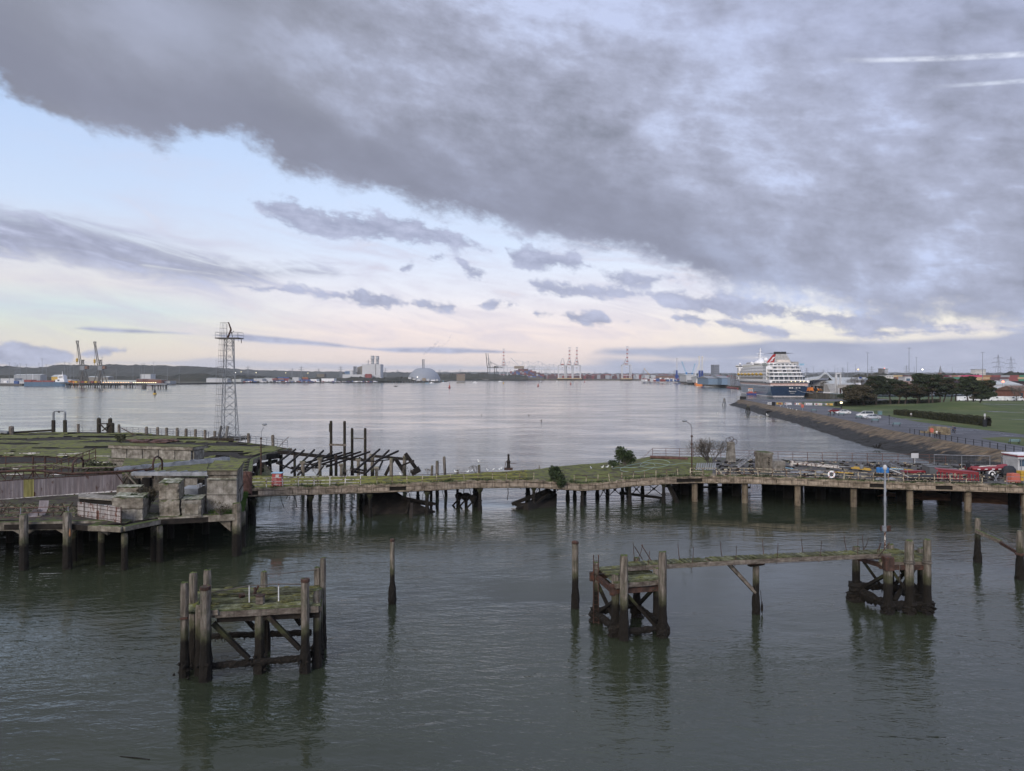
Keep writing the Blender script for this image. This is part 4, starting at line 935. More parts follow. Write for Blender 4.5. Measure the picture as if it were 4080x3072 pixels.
b=MB();b.beam(AX(2985,51.6,3.55),AX(3040,52.1,3.55),.35,.22);b.build('cap_beam','brace_timber',wk)
b=MB();b.box(AX(3018,51.5,3.78),(.5,.3,.42));b.build('cap_block','timber_beam',wk)
for dy in(-.2,.3):
 b=MB();b.beam(AX(2902,51.2+dy,3.75),AX(3008,51.8+dy*.5,1.55),.24,.17);b.build('brace','timber_beam',wk)
b=MB();b.tube([AX(3030,51.8,1.7),AX(3034,51.8,.9),AX(3038,51.8,-.3)],.02,5);b.lathe(AX(3036,51.8,.1),[(.03,0),(.09,.2),(.08,.5),(.02,.8)],6);b.build('hanging_rope','weed',wk)
for px,front,h,tilt in((2529,0,1.3,-.1),(2560,1,1.35,.18),(2535,0,1.2,.5),(2712,0,1.15,-.12),(2740,1,1.5,.12),(2890,0,1.15,-.14),(2918,1,1.45,.12),(3068,0,1.15,-.1),(3093,1,1.5,.12),(3240,0,1.1,-.15),(3276,1,1.5,.2),(3434,0,1.2,-.2),(3446,1,1.55,.06),(3508,0,1.0,.55),(3511,0,1.2,-.1),(3540,1,1.5,.14)):
 t=((px-CX)/F*51-a0.x)/(a1.x-a0.x);q=a0.lerp(a1,t)+wn*(0.02 if front else.95);zb=3.75 if front else 4.15
 b=MB();b.tube([V(q,zb),V(q,zb)+Vector((tilt*h*.5,0,h*.5)),V(q,zb)+Vector((tilt*h*.75,.02,h))],.028,5,r2=.018);b.build('rail_stanchion','rusty_iron',wk)
b=MB();b.tube([V(a0.lerp(a1,.22),3.95),V(a0.lerp(a1,.55),3.8),V(a0.lerp(a1,.8),3.85),V(a0.lerp(a1,.97),4.05)],.012,4);b.build('slack_wire','rusty_iron',wk)
for(x0,z0,x1,z1)in((2528,5.2,2560,4.3),(2556,5.3,2595,4.2),(3495,4.3,3512,5.0),(3500,4.0,3545,5.0)):
 b=MB();b.tube([AX(x0,50.2 if x0<3000 else 52.2,z0),AX(x1,50.2 if x0<3000 else 52.2,z1)],.03,5);b.build('rail_stanchion','rusty_iron',wk)
 # ---- lamp pole on the right platform
q=AX(3526,55.0,3.9);lp=thing('navigation_light_pole','tall pale pole with a small lamp and junction box on the right timber platform','light pole',q)
b=MB();b.tube([q,q+Vector((0,0,1.7))],.06,8);b.build('lower_pole','peeling_white',lp)
b=MB();b.tube([q+Vector((0,0,1.7)),q+Vector((0,0,5.9))],.08,8);b.build('pole','galvanised',lp)
b=MB();b.box(q+Vector((-.12,-.12,1.35)),(.24,.22,.38));b.build('junction_box','galvanised',lp)
b=MB();b.box(q+Vector((.1,.1,1.3)),(.75,.12,.42));b.build('back_plate','rusty_iron',lp)
b=MB();b.lathe(q+Vector((0,0,5.9)),[(.05,0),(.13,.08),(.16,.2),(.14,.34),(.02,.44)],10);b.build('lamp','grey_light',lp)
# ---- pair of piles with a sagging beam, far right
pp=thing('pile_pair','two mossy-topped piles joined by a sloping beam at the right edge','piles',AX(3980,63.5))
for px,Y,zt,r in((3895,66.2,4.0,.235),(4064,60.6,4.05,.26)):pil(pp,px,Y,zt,r,grow=1.45)
b=MB();b.beam(AX(3888,65.7,2.95),AX(3990,63,2.55),.2,.3);b.build('cross_beam','timber_beam',pp)
b=MB();b.beam(AX(3985,63,2.5),AX(4070,60.3,2.1),.16,.24);b.build('cross_beam','rusty_iron',pp)
b=MB();b.tube([AX(3905,65.8,3.4),AX(3970,64,3.0),AX(4040,61.5,2.9)],.03,5);b.build('mossy_rope','mossy_plank',pp)
b=MB();b.lathe(AX(4064,60.6,2.0),[(.26,0),(.36,.05),(.36,.18),(.26,.24)],9);b.build('iron_band','rusty_iron',pp)
# floating stick
b=MB();b.tube([W(478,3014,.0),W(540,3019,.02),W(598,3027,.0)],.025,5);tag(b.build('driftwood','weed'),'dark thin stick of driftwood floating in the lower left water','driftwood')
# birds on the water
def gull(px,py,z,lab,s=1.0,mat='gull_white',rz=0.0,Y=None,group='gulls resting around the pier'):
 p=W(px,py,z)if Y is None else AX(px,Y,z)
 t=thing('gull',lab,'bird',(0,0,0),group)
 b=MB();rings=[]
 n=8;prof=[(-.24,.01,.12),(-.15,.05,.12),(-.03,.085,.10),(.08,.08,.11),(.14,.05,.15)];vs=[]
 for x,r,zz in prof:
  for k in range(n):vs.append((x,r*math.cos(2*math.pi*k/n),zz+r*math.sin(2*math.pi*k/n)))
 b._add(vs,[(i*n+k,i*n+(k+1)%n,(i+1)*n+(k+1)%n,(i+1)*n+k)for i in range(4)for k in range(n)])
 b.tube([(.1,0,.14),(.14,0,.20),(.145,0,.25)],.04,7,r2=.03);b.lathe((.15,0,.23),[(.02,0),(.045,.03),(.045,.06),(.02,.09)],8)
 b.tube([(.19,0,.275),(.26,0,.265)],.012,5,r2=.004)
 b.build('body',mat,t,True)
 b=MB()
 for sy in(-1,1):b._add([(.06,sy*.085,.16),(-.12,sy*.075,.17),(-.30,sy*.02,.145),(-.12,sy*.08,.10)],[(0,1,2,3)])
 b.build('wings','gull_grey' if mat=='gull_white' else 'coat_black',t)
 b=MB()
 for sy in(-1,1):b.tube([(0,sy*.03,0),(0,sy*.03,.09)],.008,4)
 b.build('legs','container_orange',t)
 t.location=p;t.rotation_euler=(0,0,rz);t.scale=(s,s,s)
 return t
 # ---- railings
def railing(name,label,path,spacing,h,mat,rails=(1.0,.5),r=.028,pr=.035,group=None,wob=0.03,seed=1,postmat=None,skip=0.0,t0=0,t1=None,zoff=0.0,top_only=False):
 rg=random.Random(seed);L=plen(path);d1=t1 if t1 is not None else L[-1];d=t0
 root=thing(name,label,'railing',along(path,d,L),group);posts=[]
 while d<=d1:
  p=along(path,d,L)+Vector((0,0,zoff));top=p+Vector((rg.uniform(-wob,wob),rg.uniform(-wob,wob),h));posts.append((p,top))
  b=MB();b.tube([p-Vector((0,0,.1)),p.lerp(top,.5),top],pr,6);b.build('post',postmat or mat,root);d+=spacing
 for f in rails:
  b=MB();q=[p.lerp(t,f)for p,t in posts]
  run=[q[0]]
  for a in q[1:]:
   if rg.random()<skip:
    if len(run)>1:b.tube(run,r,5)
    run=[a]
   else:run.append(a)
  if len(run)>1:b.tube(run,r,5)
  if b.v:b.build('rail',mat,root)
 return root
fr=[p+Vector((0,.12,0))for p in FRONT];Lq=plen(fr)
def dat(px):
 best=0
 for k in range(400):
  d=Lq[-1]*k/399;p=along(fr,d,Lq)
  if CX+F*p.x/p.y<=px:best=d
 return best
railing('railing','white painted pipe railing beside the red cabinet on the mossy pier deck',fr,1.78,1.08,'peeling_white',(1.0,.62,.28),t0=dat(1002),t1=dat(1500),seed=3,skip=.02,r=.035,pr=.055)
railing('railing','rusty thin railing along the bright moss in the middle of the pier arm',fr,1.8,1.0,'rusty_iron',(1.0,.6,.25),t0=dat(1505),t1=dat(2170),seed=4,skip=.05,wob=.08,r=.028,pr=.045,postmat='peeling_cream')
railing('railing','broken rusty railing either side of the dark bush on the pier arm',fr,1.6,0.98,'rusty_iron',(1.0,.55),t0=dat(2290),t1=dat(2740),seed=5,skip=.18,wob=.12,postmat='peeling_cream',r=.03,pr=.05)
railing('railing','cream and rust pipe railing carrying the life ring on the right pier arm',fr,1.76,1.02,'peeling_cream',(1.0,.58,.22),t0=dat(2755),t1=dat(3940),seed=6,skip=.06,wob=.05,r=.038,pr=.06)
railing('railing','pale pipe railing at the far right end of the pier arm by the coral tank',fr,1.8,1.0,'galvanised',(1.0,.5),t0=dat(4020),t1=dat(4300),seed=7)
bk=[p+Vector((0,-.3,.05))for p in BACK]
bkp=[ypath(bk,px)for px in(2600,2760,2900,3194,3500,3700,3800)]
railing('railing','long reddish-brown rear railing of the right pier arm against the bright water',bkp,2.18,1.25,'rail_red',(1.0,.66,.3),r=.032,pr=.042,seed=8,wob=.03)
b=MB();q=[ypath(bk,2600),ypath(bk,2570),ypath(bk,2545)]
b.tube([q[0]+Vector((0,0,1.2)),AX(2568,119,3.75),AX(2556,118,3.6)],.03,5);tag(b.build('bent_rail','rail_red'),'bent end of the rear railing hooked down to the deck by the bush','rail')
# mesh fence panels on the yard
def mesh_fence(label,pts,h):
 root=thing('fence',label,'fence',pts[0])
 for a,c in zip(pts,pts[1:]):
  b=MB()
  b.tube([a,a+Vector((0,0,h)),c+Vector((0,0,h)),c],.045,6);b.tube([a+Vector((0,0,.12)),c+Vector((0,0,.12))],.035,5);b.build('frame','galvanised',root)
  b=MB();L=(c-a).length;n=int(L/.55)
  for k in range(1,n):b.tube([a.lerp(c,k/n),a.lerp(c,k/n)+Vector((0,0,h))],.005,3)
  for k in range(1,5):b.tube([a+Vector((0,0,h*k/5)),c+Vector((0,0,h*k/5))],.005,3)
  o=b.build('wire_mesh','galvanised',root);o['kind']='stuff'
mesh_fence('pale wire mesh fence behind the red inflatable boat',[AX(3722,104,3.6),AX(3832,103,3.6),AX(3944,102.3,3.6),AX(3990,102,3.6),AX(4005,98,3.6),AX(4070,97.5,3.6)],2.05)
# ---- lamp posts
def lamp_post(label,p,h,side,mat='rusty_iron'):
 t=thing('lamp_post',label,'lamp post',p)
 b=MB();b.lathe(p,[(.14,0),(.11,.1),(.085,h*.5),(.075,h*.68),(.05,h*.72)],8);b.build('column',mat,t)
 b=MB();b.lathe(p+Vector((0,0,h*.70)),[(.08,0),(.15,.05),(.15,.2),(.08,.28)],8);b.build('collar','rusty_iron',t)
 b=MB();b.tube([p+Vector((0,0,h*.70)),p+Vector((0,0,h*.86)),p+Vector((side*.15,0,h*.93)),p+Vector((side*.5,0,h*.97)),p+Vector((side*.9,0,h*.995))]if abs(side)>.5 else[p+Vector((0,0,h*.7)),p+Vector((side*.1,0,h*.85)),p+Vector((side,0,h*.95))],.03,6);b.build('arm','rusty_iron' if abs(side)>.5 else 'galvanised',t)
 b=MB();e=p+Vector((side*(1.0 if abs(side)>.5 else 1.3),0,h*.985));b.lathe(e-Vector((0,0,.05)),[(.08,0),(.26,.08),(.27,.2),(.12,.3)],10,sx=1.25,sy=.8);b.build('lantern','steel_grey',t,True)
 return t
lp0=AX(1040,96,3.9);lamp_post('rusty lamp post with a round lantern standing behind the red cabinet',lp0,6.6,.35)
lp1=ypath(FRONT,2760)+Vector((0,.5,0));lamp_post('tall rusty lamp post with an arm to the left beside the bare shrub',lp1,7.35,-1.0)
b=MB();b.beam(lp1+Vector((-.35,0,3.95)),lp1+Vector((.35,0,3.95)),.12,.08);b.build('sign_bracket','steel_grey',[o for o in COL.objects if o.name.startswith('lamp_post')][-1])
# red cabinet
c=ypath(FRONT,1093)+Vector((0,.95,0));t=thing('cabinet','faded red and pink metal cabinet behind the white railing','cabinet',c)
b=MB();b.box(c,(1.15,.8,.78));b.build('lower_box','red_paint_worn',t)
b=MB();b.box(c+Vector((0,0,.79)),(1.05,.75,.74));b.build('upper_box','red_paint_worn',t)
b=MB();b.box(c+Vector((0,0,1.53)),(1.25,.9,.06));b.build('lid','light_blue',t)
b=MB();b.box(c+Vector((.1,-.38,1.0)),(.4,.03,.4));b.build('notice','peeling_white',t)
# ---- collapsed roof frame behind the pier arm
cf=thing('collapsed_frame','collapsed skeleton of black rafters behind the mossy pier deck','ruin',AX(1340,112))
b=MB()
for a,c,w in((AX(1150,124,3.75),AX(1330,122,3.2),.55),(AX(1330,122,3.2),AX(1480,120,2.9),.45),(AX(1490,118,3.9),AX(1625,116,3.6),.4),(AX(1110,125,3.8),AX(1160,124,3.75),.6)):b.beam(a,c,.4,w)
b.build('ridge_beam','deck_edge_dark',cf)
RA=[(1178,1790,1104,1846,120,106),(1212,1794,1128,1866,120,104),(1253,1792,1160,1884,119,103),(1289,1795,1186,1893,118,102),(1324,1800,1216,1880,117,102),(1363,1803,1222,1843,116,108),(1402,1802,1240,1852,116,108),(1438,1800,1256,1858,115,107),(1474,1800,1300,1860,114,107),(1513,1790,1408,1880,114,101),(1550,1794,1456,1886,113,100),(1587,1797,1500,1836,112,106),(1525,1835,1510,1870,108,103)]
for x0,y0,x1,y1,Ya,Yb in RA:
 b=MB();b.beam(AX(x0,Ya,ZH(y0,Ya)),AX(x1,Yb,ZH(y1,Yb)),.2,.26);b.build('rafter','deck_edge_dark',cf)
for x0,y0,x1,y1,Y,w in((1100,1845,1185,1875,108,.2),(1160,1862,1270,1864,107,.22),(1215,1850,1340,1853,108,.16),(1440,1836,1500,1838,110,.2),(1500,1838,1560,1830,110,.16),(1395,1866,1460,1876,104,.22),(1410,1880,1452,1885,102,.3),(1570,1826,1535,1894,104,.42),(1575,1826,1610,1880,105,.5),(1615,1806,1668,1880,108,.5),(1600,1855,1650,1835,106,.24),(1640,1886,1672,1868,103,.8),(1290,1855,1262,1894,103,.2),(1430,1822,1455,1836,112,.2),(1170,1868,1230,1872,106,.3)):
 b=MB();b.beam(AX(x0,Y,ZH(y0,Y)),AX(x1,Y,ZH(y1,Y)),w*.8,w);b.build('broken_member','deck_edge_dark',cf)
def cpost(px,Y,ytop,w,cap=True,mat='concrete_tide'):
 zt=ZH(ytop,Y);b=pile_mb(*AX(px,Y).xy,zt,w,n=8,seed=px,grow=1.1,square=1.4);b.build('post',mat,cf)
 if cap:b=MB();b.box(AX(px,Y,zt-.25),(w*3.6,w*2.4,.35));b.build('post_cap','concrete',cf)
for px,Y,yt,w,cap,mt in((1207,104,1840,.22,True,'concrete_tide'),(1275,106,1826,.2,True,'concrete_tide'),(1360,103,1850,.18,True,'concrete_tide'),(1428,105,1830,.2,True,'concrete_tide'),(1484,112,1812,.25,True,'concrete_tide'),(1500,103,1862,.18,True,'concrete_tide'),(1559,103,1826,.22,False,'concrete_tide'),(1612,108,1815,.24,False,'concrete_tide'),(1174,118,1800,.18,False,'dark_iron'),(1339,110,1812,.2,False,'dark_iron')):cpost(px,Y,yt,w,cap,mt)
# mossy fallen deck section
b=MB();vs=[AX(995,112,1.2),AX(1050,116,3.0),AX(1170,106,-.4),AX(1135,100,-.6),AX(1000,100,-.5)]
b._add(vs+[v-Vector((0,0,.6))for v in vs],[(0,1,2,3,4),(9,8,7,6,5),(0,4,9,5),(4,3,8,9),(3,2,7,8),(2,1,6,7),(1,0,5,6)][:]);b.build('sunken_roof','mossy_plank',cf)
b=MB()
for k in range(14):b.beam(AX(995,112,1.28).lerp(AX(1050,116,3.08),k/13),AX(1000,100,-.4).lerp(AX(1170,106,-.3),k/13),.12,.1)
b.build('roof_batten','deck_edge_dark',cf)
# tall post pairs
for i,(xa,xb,yt,Y,yb,lab)in enumerate(((1319,1373,1677,114,1771,'taller pair of dark timber posts with a low crossbar rising from the wreckage'),(1403,1455,1706,116,1745,'shorter pair of timber posts with a thin crossbar, right of the taller pair'))):
 t=thing('post_pair',lab,'posts',AX((xa+xb)/2,Y),'tall post pairs behind the pier arm')
 for px in(xa,xb):pile_mb(*AX(px,Y).xy,ZH(yt,Y),.21,n=8,seed=px,grow=1.3,zg=2.8).build('post','brace_timber',t)
 b=MB();b.beam(AX(xa-(8 if i==0 else 0),Y-.25,ZH(yb,Y)),AX(xb+(6 if i==0 else 0),Y-.25,ZH(yb+2,Y)),.15,.3 if i==0 else.14);b.build('crossbar','timber_beam',t)
 if i==0:b=MB();b.beam(AX(1313,Y,ZH(1688,Y)),AX(1313,Y,ZH(1720,Y)),.14);b.build('splint','brace_timber',t)
 # stumps behind the moss deck
for i,(px,yt,Y,w,lean)in enumerate(((1720,1855,99,.18,.03),(1742,1837,101,.22,0),(1773,1820,103,.2,-.05),(1823,1872,100,.17,0),(1909,1852,101,.19,0),(2149,1856,108,.08,0))):
 p=AX(px,Y);tag(pile_mb(p.x-lean*3,p.y,ZH(yt,Y),w,n=8,seed=px,grow=1.1,lean=(lean,0)).build('pile_stump','timber'),'%s dark pile stump from the left along the rear edge of the mossy deck'%ORD[i],'pile','pile stumps behind the mossy deck')
p=AX(2026,103,3.6);t=thing('old_winch','small dark iron winch with a bird-like post on the rear edge of the pier','winch',p)
b=MB();b.box(p,(1.2,.7,.3));b.build('base','rusty_iron',t)
b=MB();b.lathe(p+Vector((0,0,.3)),[(.3,0),(.22,.5),(.3,.9),(.16,1.1),(.14,1.7),(.2,1.85),(.05,1.95)],8);b.build('drum','dark_iron',t)
b=MB();b.beam(p+Vector((.1,0,.95)),p+Vector((1.1,0,.9)),.05);b.beam(p+Vector((-.5,0,.35)),p+Vector((-.35,0,1.2)),.08);b.build('lever','rusty_iron',t)
# ---- plants
def shrub(name,label,c,rad,nl,ls,seed,mat='leaf_shrub',group=None,twigs=10,cat='shrub',twigmat='twig',lobes=6):
 rg=random.Random(seed);t=thing(name,label,cat,c,group)
 b=MB()
 for k in range(twigs):
  e=Vector((rg.uniform(-1,1)*rad[0],rg.uniform(-1,1)*rad[1],rad[2]*rg.uniform(.9,1.9)))
  m=e*.5+Vector((rg.uniform(-.1,.1),0,.1))*rad[0]
  b.tube([c,c+m,c+e],.03*min(1.5,rad[2]),4,r2=.006)
 b.build('stems',twigmat,t)
 if nl:
  b=MB()
  for k in range(lobes):
   a=rg.uniform(0,6.28);q=c+Vector((math.cos(a)*rad[0]*rg.uniform(.2,.65),math.sin(a)*rad[1]*rg.uniform(.2,.6),rad[2]*rg.uniform(.4,1.5)))
   leaves(b,q,(rad[0]*rg.uniform(.3,.5),rad[1]*.45,rad[2]*rg.uniform(.3,.5)),nl//lobes,ls,rg)
  b.build('foliage',mat,t)
 return t
def twiggy(label,c,h,w,seed,n=60,cat='shrub',group=None):
 """leafless shrub: stems that fork"""
 rg=random.Random(seed);t=thing('bare_shrub',label,cat,c,group);b=MB()
 def grow(p,d,L,r,depth):
  r=max(r,.016);q=p+d*L;m=p.lerp(q,.5)+Vector((rg.uniform(-.05,.05),rg.uniform(-.05,.05),0))*L
  b.tube([p,m,q],r,3 if depth<3 else 4,r2=r*.6)
  if depth:
   for _ in range(rg.choice((2,3,3))):
    e=(d+Vector((rg.uniform(-.6,.6)*w,rg.uniform(-.6,.6)*w,rg.uniform(-.15,.35)))).normalized();grow(q,e,L*rg.uniform(.65,.9),r*.7,depth-1)
 for k in range(max(3,n//12)):
  a=rg.uniform(0,6.28);grow(c,Vector((math.cos(a)*.5*w,math.sin(a)*.5*w,1)).normalized(),h*.3,.035*h/2,3 if h<1.6 else 5)
 b.build('twigs','twig',t);return t
p=ypath(FRONT,2222);shrub('bush','dense dark green bush hanging over the edge of the pier arm',Vector((p.x,p.y+.1,p.z-1.2)),(1.35,.95,1.75),5200,.11,4,'leaf_shrub',lobes=12)
p=AX(2490,107,3.7);shrub('bush','tall leafy bush with pale blossom standing on the pier deck in the centre',p,(2.1,1.2,1.5),2200,.13,9,'leaf_shrub',lobes=13)
p=AX(2445,105,3.7);shrub('bush','low bush just left of the tall blossoming bush',p,(1.2,.8,.6),600,.1,12,'leaf_shrub')
twiggy('large round leafless shrub right of the rusty lamp post',AX(2828,106,3.6),4.1,1.25,5,130)
for i,(px,Y,h)in enumerate(((1068,97,1.4),(1195,96,1.1),(1262,96,1.3),(1385,96,1.2),(1505,96.5,1.2),(1600,96.5,1.5),(1630,96,1.1),(1705,97,1.0),(1895,98,1.5),(1270,86.8,.9),(1210,86.3,.7),(1245,86.6,.8),(2080,98,.6),(1365,92,.9))):
 twiggy('%s dry weed tuft counting from the left on the mossy pier arm'%ORD[i],AX(px,Y,3.75),h,1.1,40+i,36,'plant','dry weeds on the pier arm')
for i,(px,Y,w_,hh)in enumerate(((2920,100,3.2,.8),(3140,98,2.4,.8),(2700,100,2.2,.5),(3790,108,2.6,1.2),(3700,109,2.4,1.3),(3560,110,1.2,.8))):
 twiggy('%s tangle of brown brambles from the left on the bare pier deck'%ORD[i],AX(px,Y,3.55),hh*1.1,1.6,70+i,50,'brambles','bramble tangles on the right pier arm')
 # fringe of weeds along the front lip
b=MB();rg=random.Random(9)
for k in range(8200):
 d=rg.random()*Lf[-1]*.97;p=along(FRONT,d,Lf)
 if noise.noise(Vector((p.x/2.5,3,0)))<-.05:continue
 q=p+Vector((rg.uniform(-.2,.2),rg.uniform(-.25,.6),.03));h=rg.uniform(.05,.26)*(2.2 if noise.noise(Vector((p.x/1.7,8,0)))>.12 else 1)
 b._add([q,q+Vector((.05,0,0)),q+Vector((rg.uniform(-.12,.12),rg.uniform(-.2,0),h if rg.random()<.8 else-.3*h))],[(0,1,2)])
o=b.build('edge_weeds','leaf_shrub');tag(o,'fringe of moss and weeds along the front lip of the pier arm','weeds');o['kind']='stuff'
# ---- clutter on the right arm
def on(px,f,z=None):
 p=ypath(FRONT,px).lerp(ypath(BACK,px),f)
 if z is not None:p.z=z
 return p
def item(name,label,cat,parts,group=None,loc=None):
 """parts: (name, material, MB)"""
 t=thing(name,label,cat,loc or Vector(parts[0][2].v[0]),group)
 for n_,m_,b_ in parts:b_.build(n_,m_,t)
 return t
p=on(2915,.75);b=MB();b.box(p,(1.25,1.0,3.1),.1,taper=.72);b2=MB()
for k,(dx,dz,r_)in enumerate(((-.35,3.3,.42),(.05,3.5,.38),(.5,3.1,.42))):
 b2.tube([p+Vector((dx+math.cos(a)*r_,-.1*k,dz+math.sin(a)*r_))for a in[i*2*math.pi/12 for i in range(12)]],.04,4,closed=True)
item('concrete_pillar','tall tapering pale concrete pillar topped with rusty rings','pillar',[('shaft','concrete_light',b),('ring','rusty_iron',b2)],loc=p)
p=on(3045,.3);b=MB();b.box(p,(1.35,2.4,2.35),.15);b2=MB();b2.box(p+Vector((0,0,2.35)),(1.5,2.6,.3),.15)
b3=MB()
for k in range(4):b3.beam(p+Vector((.15+.1*(k%2),-1.26,2.0-k*.3)),p+Vector((.42-.1*(k%2),-1.26,1.85-k*.3)),.1)
item('concrete_block','mossy-topped concrete block hut with dark marks on its face','block',[('walls','concrete',b),('cap','concrete',b2),('dark_marks','deck_edge_dark',b3)],loc=p)
p=on(3095,.35);b=MB();b.box(p,(1.9,1.6,1.35),.1);tag(b.build('concrete_block','concrete_light'),'low pale concrete block behind the mossy-topped hut','block')
# metal stairs
p=on(2985,.45);b=MB()
for dy in(-.5,.5):b.beam(p+Vector((-1.7,dy,0)),p+Vector((.9,dy,2.0)),.06,.2)
b2=MB()
for k in range(8):b2.box(p+Vector((-1.5+k*.33,0,.15+k*.25)),(.26,1.0,.03))
b3=MB()
for dy in(-.5,.5):b3.tube([p+Vector((-1.6,dy,1.0)),p+Vector((.9,dy,2.9))],.03,5)
item('metal_stairs','small galvanised metal stair leaning towards the round wheel','stairs',[('stringer','galvanised',b),('treads','galvanised',b2),('handrail','galvanised',b3)],loc=p)
p=on(2985,.42)+Vector((1.2,0,2.0));b=MB();b.tube([p+Vector((math.cos(a)*.38,.1,math.sin(a)*.38))for a in[i*.5236 for i in range(12)]],.07,5,closed=True)
b2=MB();b2.beam(p-Vector((0,0,2.0)),p,.1)
item('hand_wheel','round dark hand wheel on a post at the top of the metal stair','wheel',[('wheel','rusty_iron',b),('post','rusty_iron',b2)],loc=p-Vector((0,0,2)))
p=on(2780,.25);b=MB()
for k in range(9):b.beam(p+Vector((-.2+k*.32,0,.05)),p+Vector((.3+k*.32,1.2,.9)),.22,.03)
tag(b.build('metal_grille','steel_grey'),'tilted grey slatted grille lying beside the lamp post','grille')
b=MB();pts=[on(2440+330*k/40,.48+.05*math.sin(k*.4),3.82)for k in range(41)];b.tube(pts,.028,5)
b.tube([on(2540+70*math.cos(a),.40+.22*math.sin(a),3.86)for a in[i*.35 for i in range(18)]],.026,5)
b.tube([on(2610+60*math.cos(a),.5+.2*math.sin(a),3.88)for a in[i*.35 for i in range(18)]],.026,5)
tag(b.build('hose','hose_pale'),'pale green hose looping over the grassy pier deck in the centre','hose')
b=MB();b.beam(AX(2590,117,3.9),AX(2740,116,3.75),1.0,.3);tag(b.build('kerb_beam','rail_red'),'long low reddish beam lying along the rear edge left of the bare shrub','beam')
# white boom, oars, poles
a,c=on(3155,.62,4.0),on(3345,.45,3.95);b=MB();b.tube([a,c],.17,8);b2=MB();b2.tube([a.lerp(c,.02)+Vector((0,-.1,.3)),a.lerp(c,.98)+Vector((0,-.1,.25))],.05,6)
b3=MB();b3.box(a-Vector((0,0,.5)),(.3,.4,.9));b3.lathe(a.lerp(c,.5)+Vector((0,-.2,-.15)),[(.1,0),(.22,.05),(.22,.25),(.1,.3)],9)
item('boom','long white painted boom lying across the right pier deck','boom',[('spar','peeling_white',b),('stay','peeling_white',b2),('foot','peeling_white',b3)],loc=a)
a,c=on(3395,.5,3.85),on(3470,.42,3.8);b=MB();b.beam(a,c,.5,.14);b.beam(a+Vector((.5,.4,.1)),c+Vector((.2,.5,.1)),.2,.1);b2=MB();b2.lathe(a.lerp(c,.5)+Vector((0,-.1,0)),[(.2,0),(.26,.1),(.26,.5),(.2,.6)],9)
item('yellow_spreader','yellow steel spreader bar with a grey drum beside the white boom','equipment',[('bar','yellow_paint',b),('drum','steel_grey',b2)],loc=a)
for i,(x0,f0,x1,f1,m_)in enumerate(((3310,.62,3440,.6,'steel_grey'),(3370,.58,3500,.62,'twig'),(3500,.58,3600,.55,'light_blue'),(3330,.3,3400,.25,'yellow_paint'),(3180,.3,3300,.22,'galvanised'),(3550,.62,3640,.5,'yellow_paint'),(3120,.5,3160,.42,'light_blue'))):
 b=MB();b.beam(on(x0,f0,3.72),on(x1,f1,3.72),.16,.12);tag(b.build('pole',m_),['grey','brown','pale blue','yellow','silver','second yellow','second pale blue'][i]+' pole lying among the clutter on the right pier deck','pole','poles lying on the pier deck')
for i,(px,f,w_)in enumerate(((3160,.25,3.2),(3215,.2,2.2),(3240,.3,3.0))):
 b=MB();b.box(on(px,f,3.62),(w_,.9,.08),.05);tag(b.build('metal_sheet','galvanised'),'%s shining metal sheet from the left lying flat near the life ring'%ORD[i],'sheet','flat metal sheets on the pier')
 # life ring
p=ypath(FRONT,3314)+Vector((0,.05,.62));b=MB();b.tube([p+Vector((math.cos(a)*.38,0,math.sin(a)*.38))for a in[i*math.pi/10 for i in range(20)]],.105,8,closed=True)
b2=MB()
for k in range(4):
 a0_=k*math.pi/2+.6;b2.tube([p+Vector((math.cos(a0_+d_)*.38,0,math.sin(a0_+d_)*.38))for d_ in(0,.1,.2)],.112,8)
item('life_ring','white life ring hanging on the cream railing of the right pier arm','life ring',[('ring','white_paint',b),('rope_band','coral_plastic',b2)],loc=p)
# blue barrels
for i,px in enumerate((3506,3522,3538)):
 c=on(px,.1)+Vector((0,.3,.75));b=MB();b.lathe(c,[(.22,0),(.29,.08),(.29,.3),(.27,.32),(.29,.36),(.29,.62),(.22,.7)],12);b2=MB();b2.lathe(c+Vector((0,0,.7)),[(.2,0),(.2,.03)],10)
 item('blue_barrel',['leftmost','middle','rightmost'][i]+' blue plastic barrel behind the pale lamp pole','barrel',[('drum','blue_paint',b),('lid','blue_paint',b2)],'blue barrels on the pier',c)
b=MB();c=on(3522,.1)+Vector((0,.3,.35));b.box(c,(1.9,.7,.4));tag(b.build('pallet_stack','brace_timber'),'low dark pallet under the three blue barrels','pallet')
# gangway frame
p=on(3560,.25);b=MB()
for dy in(0,.9):
 b.tube([p+Vector((-1.0,dy,1.9)),p+Vector((1.9,dy,.9))],.035,5);b.tube([p+Vector((-1.0,dy,1.1)),p+Vector((1.9,dy,.1))],.035,5)
 for k in range(5):b.tube([p+Vector((-1+k*.72,dy,1.1-k*.25)),p+Vector((-1+k*.72,dy,1.9-k*.25))],.03,5)
b2=MB();b2.beam(p+Vector((-.6,-.5,.95)),p+Vector((1.6,-.5,.05)),.6,.06)
item('gangway','small silver gangway sloping down between the blue barrels and the bins','gangway',[('handrail','galvanised',b),('ramp','white_paint',b2)],loc=p)
# bins
for i,(px,f,w_,h_)in enumerate(((3697,.45,1.0,1.0),(3713,.38,1.05,.95),(3755,.5,1.4,.75))):
 c=on(px,f,3.6);b=MB();b.box(c,(w_,.9,h_),0,taper=1.08);b2=MB();b2.box(c+Vector((0,-.05,h_)),(w_*1.15,1.05,.08),0);b3=MB();b3.lathe(c+Vector((-w_*.35,.4,0)),[(.1,0),(.1,.12)],8)
 item('wheelie_bin',['left','middle','right'][i]+' dark grey wheeled bin left of the red inflatable boat','bin',[('body','bin_grey',b),('lid','bin_grey',b2),('wheel','tyre',b3)],'wheeled bins on the yard',c)
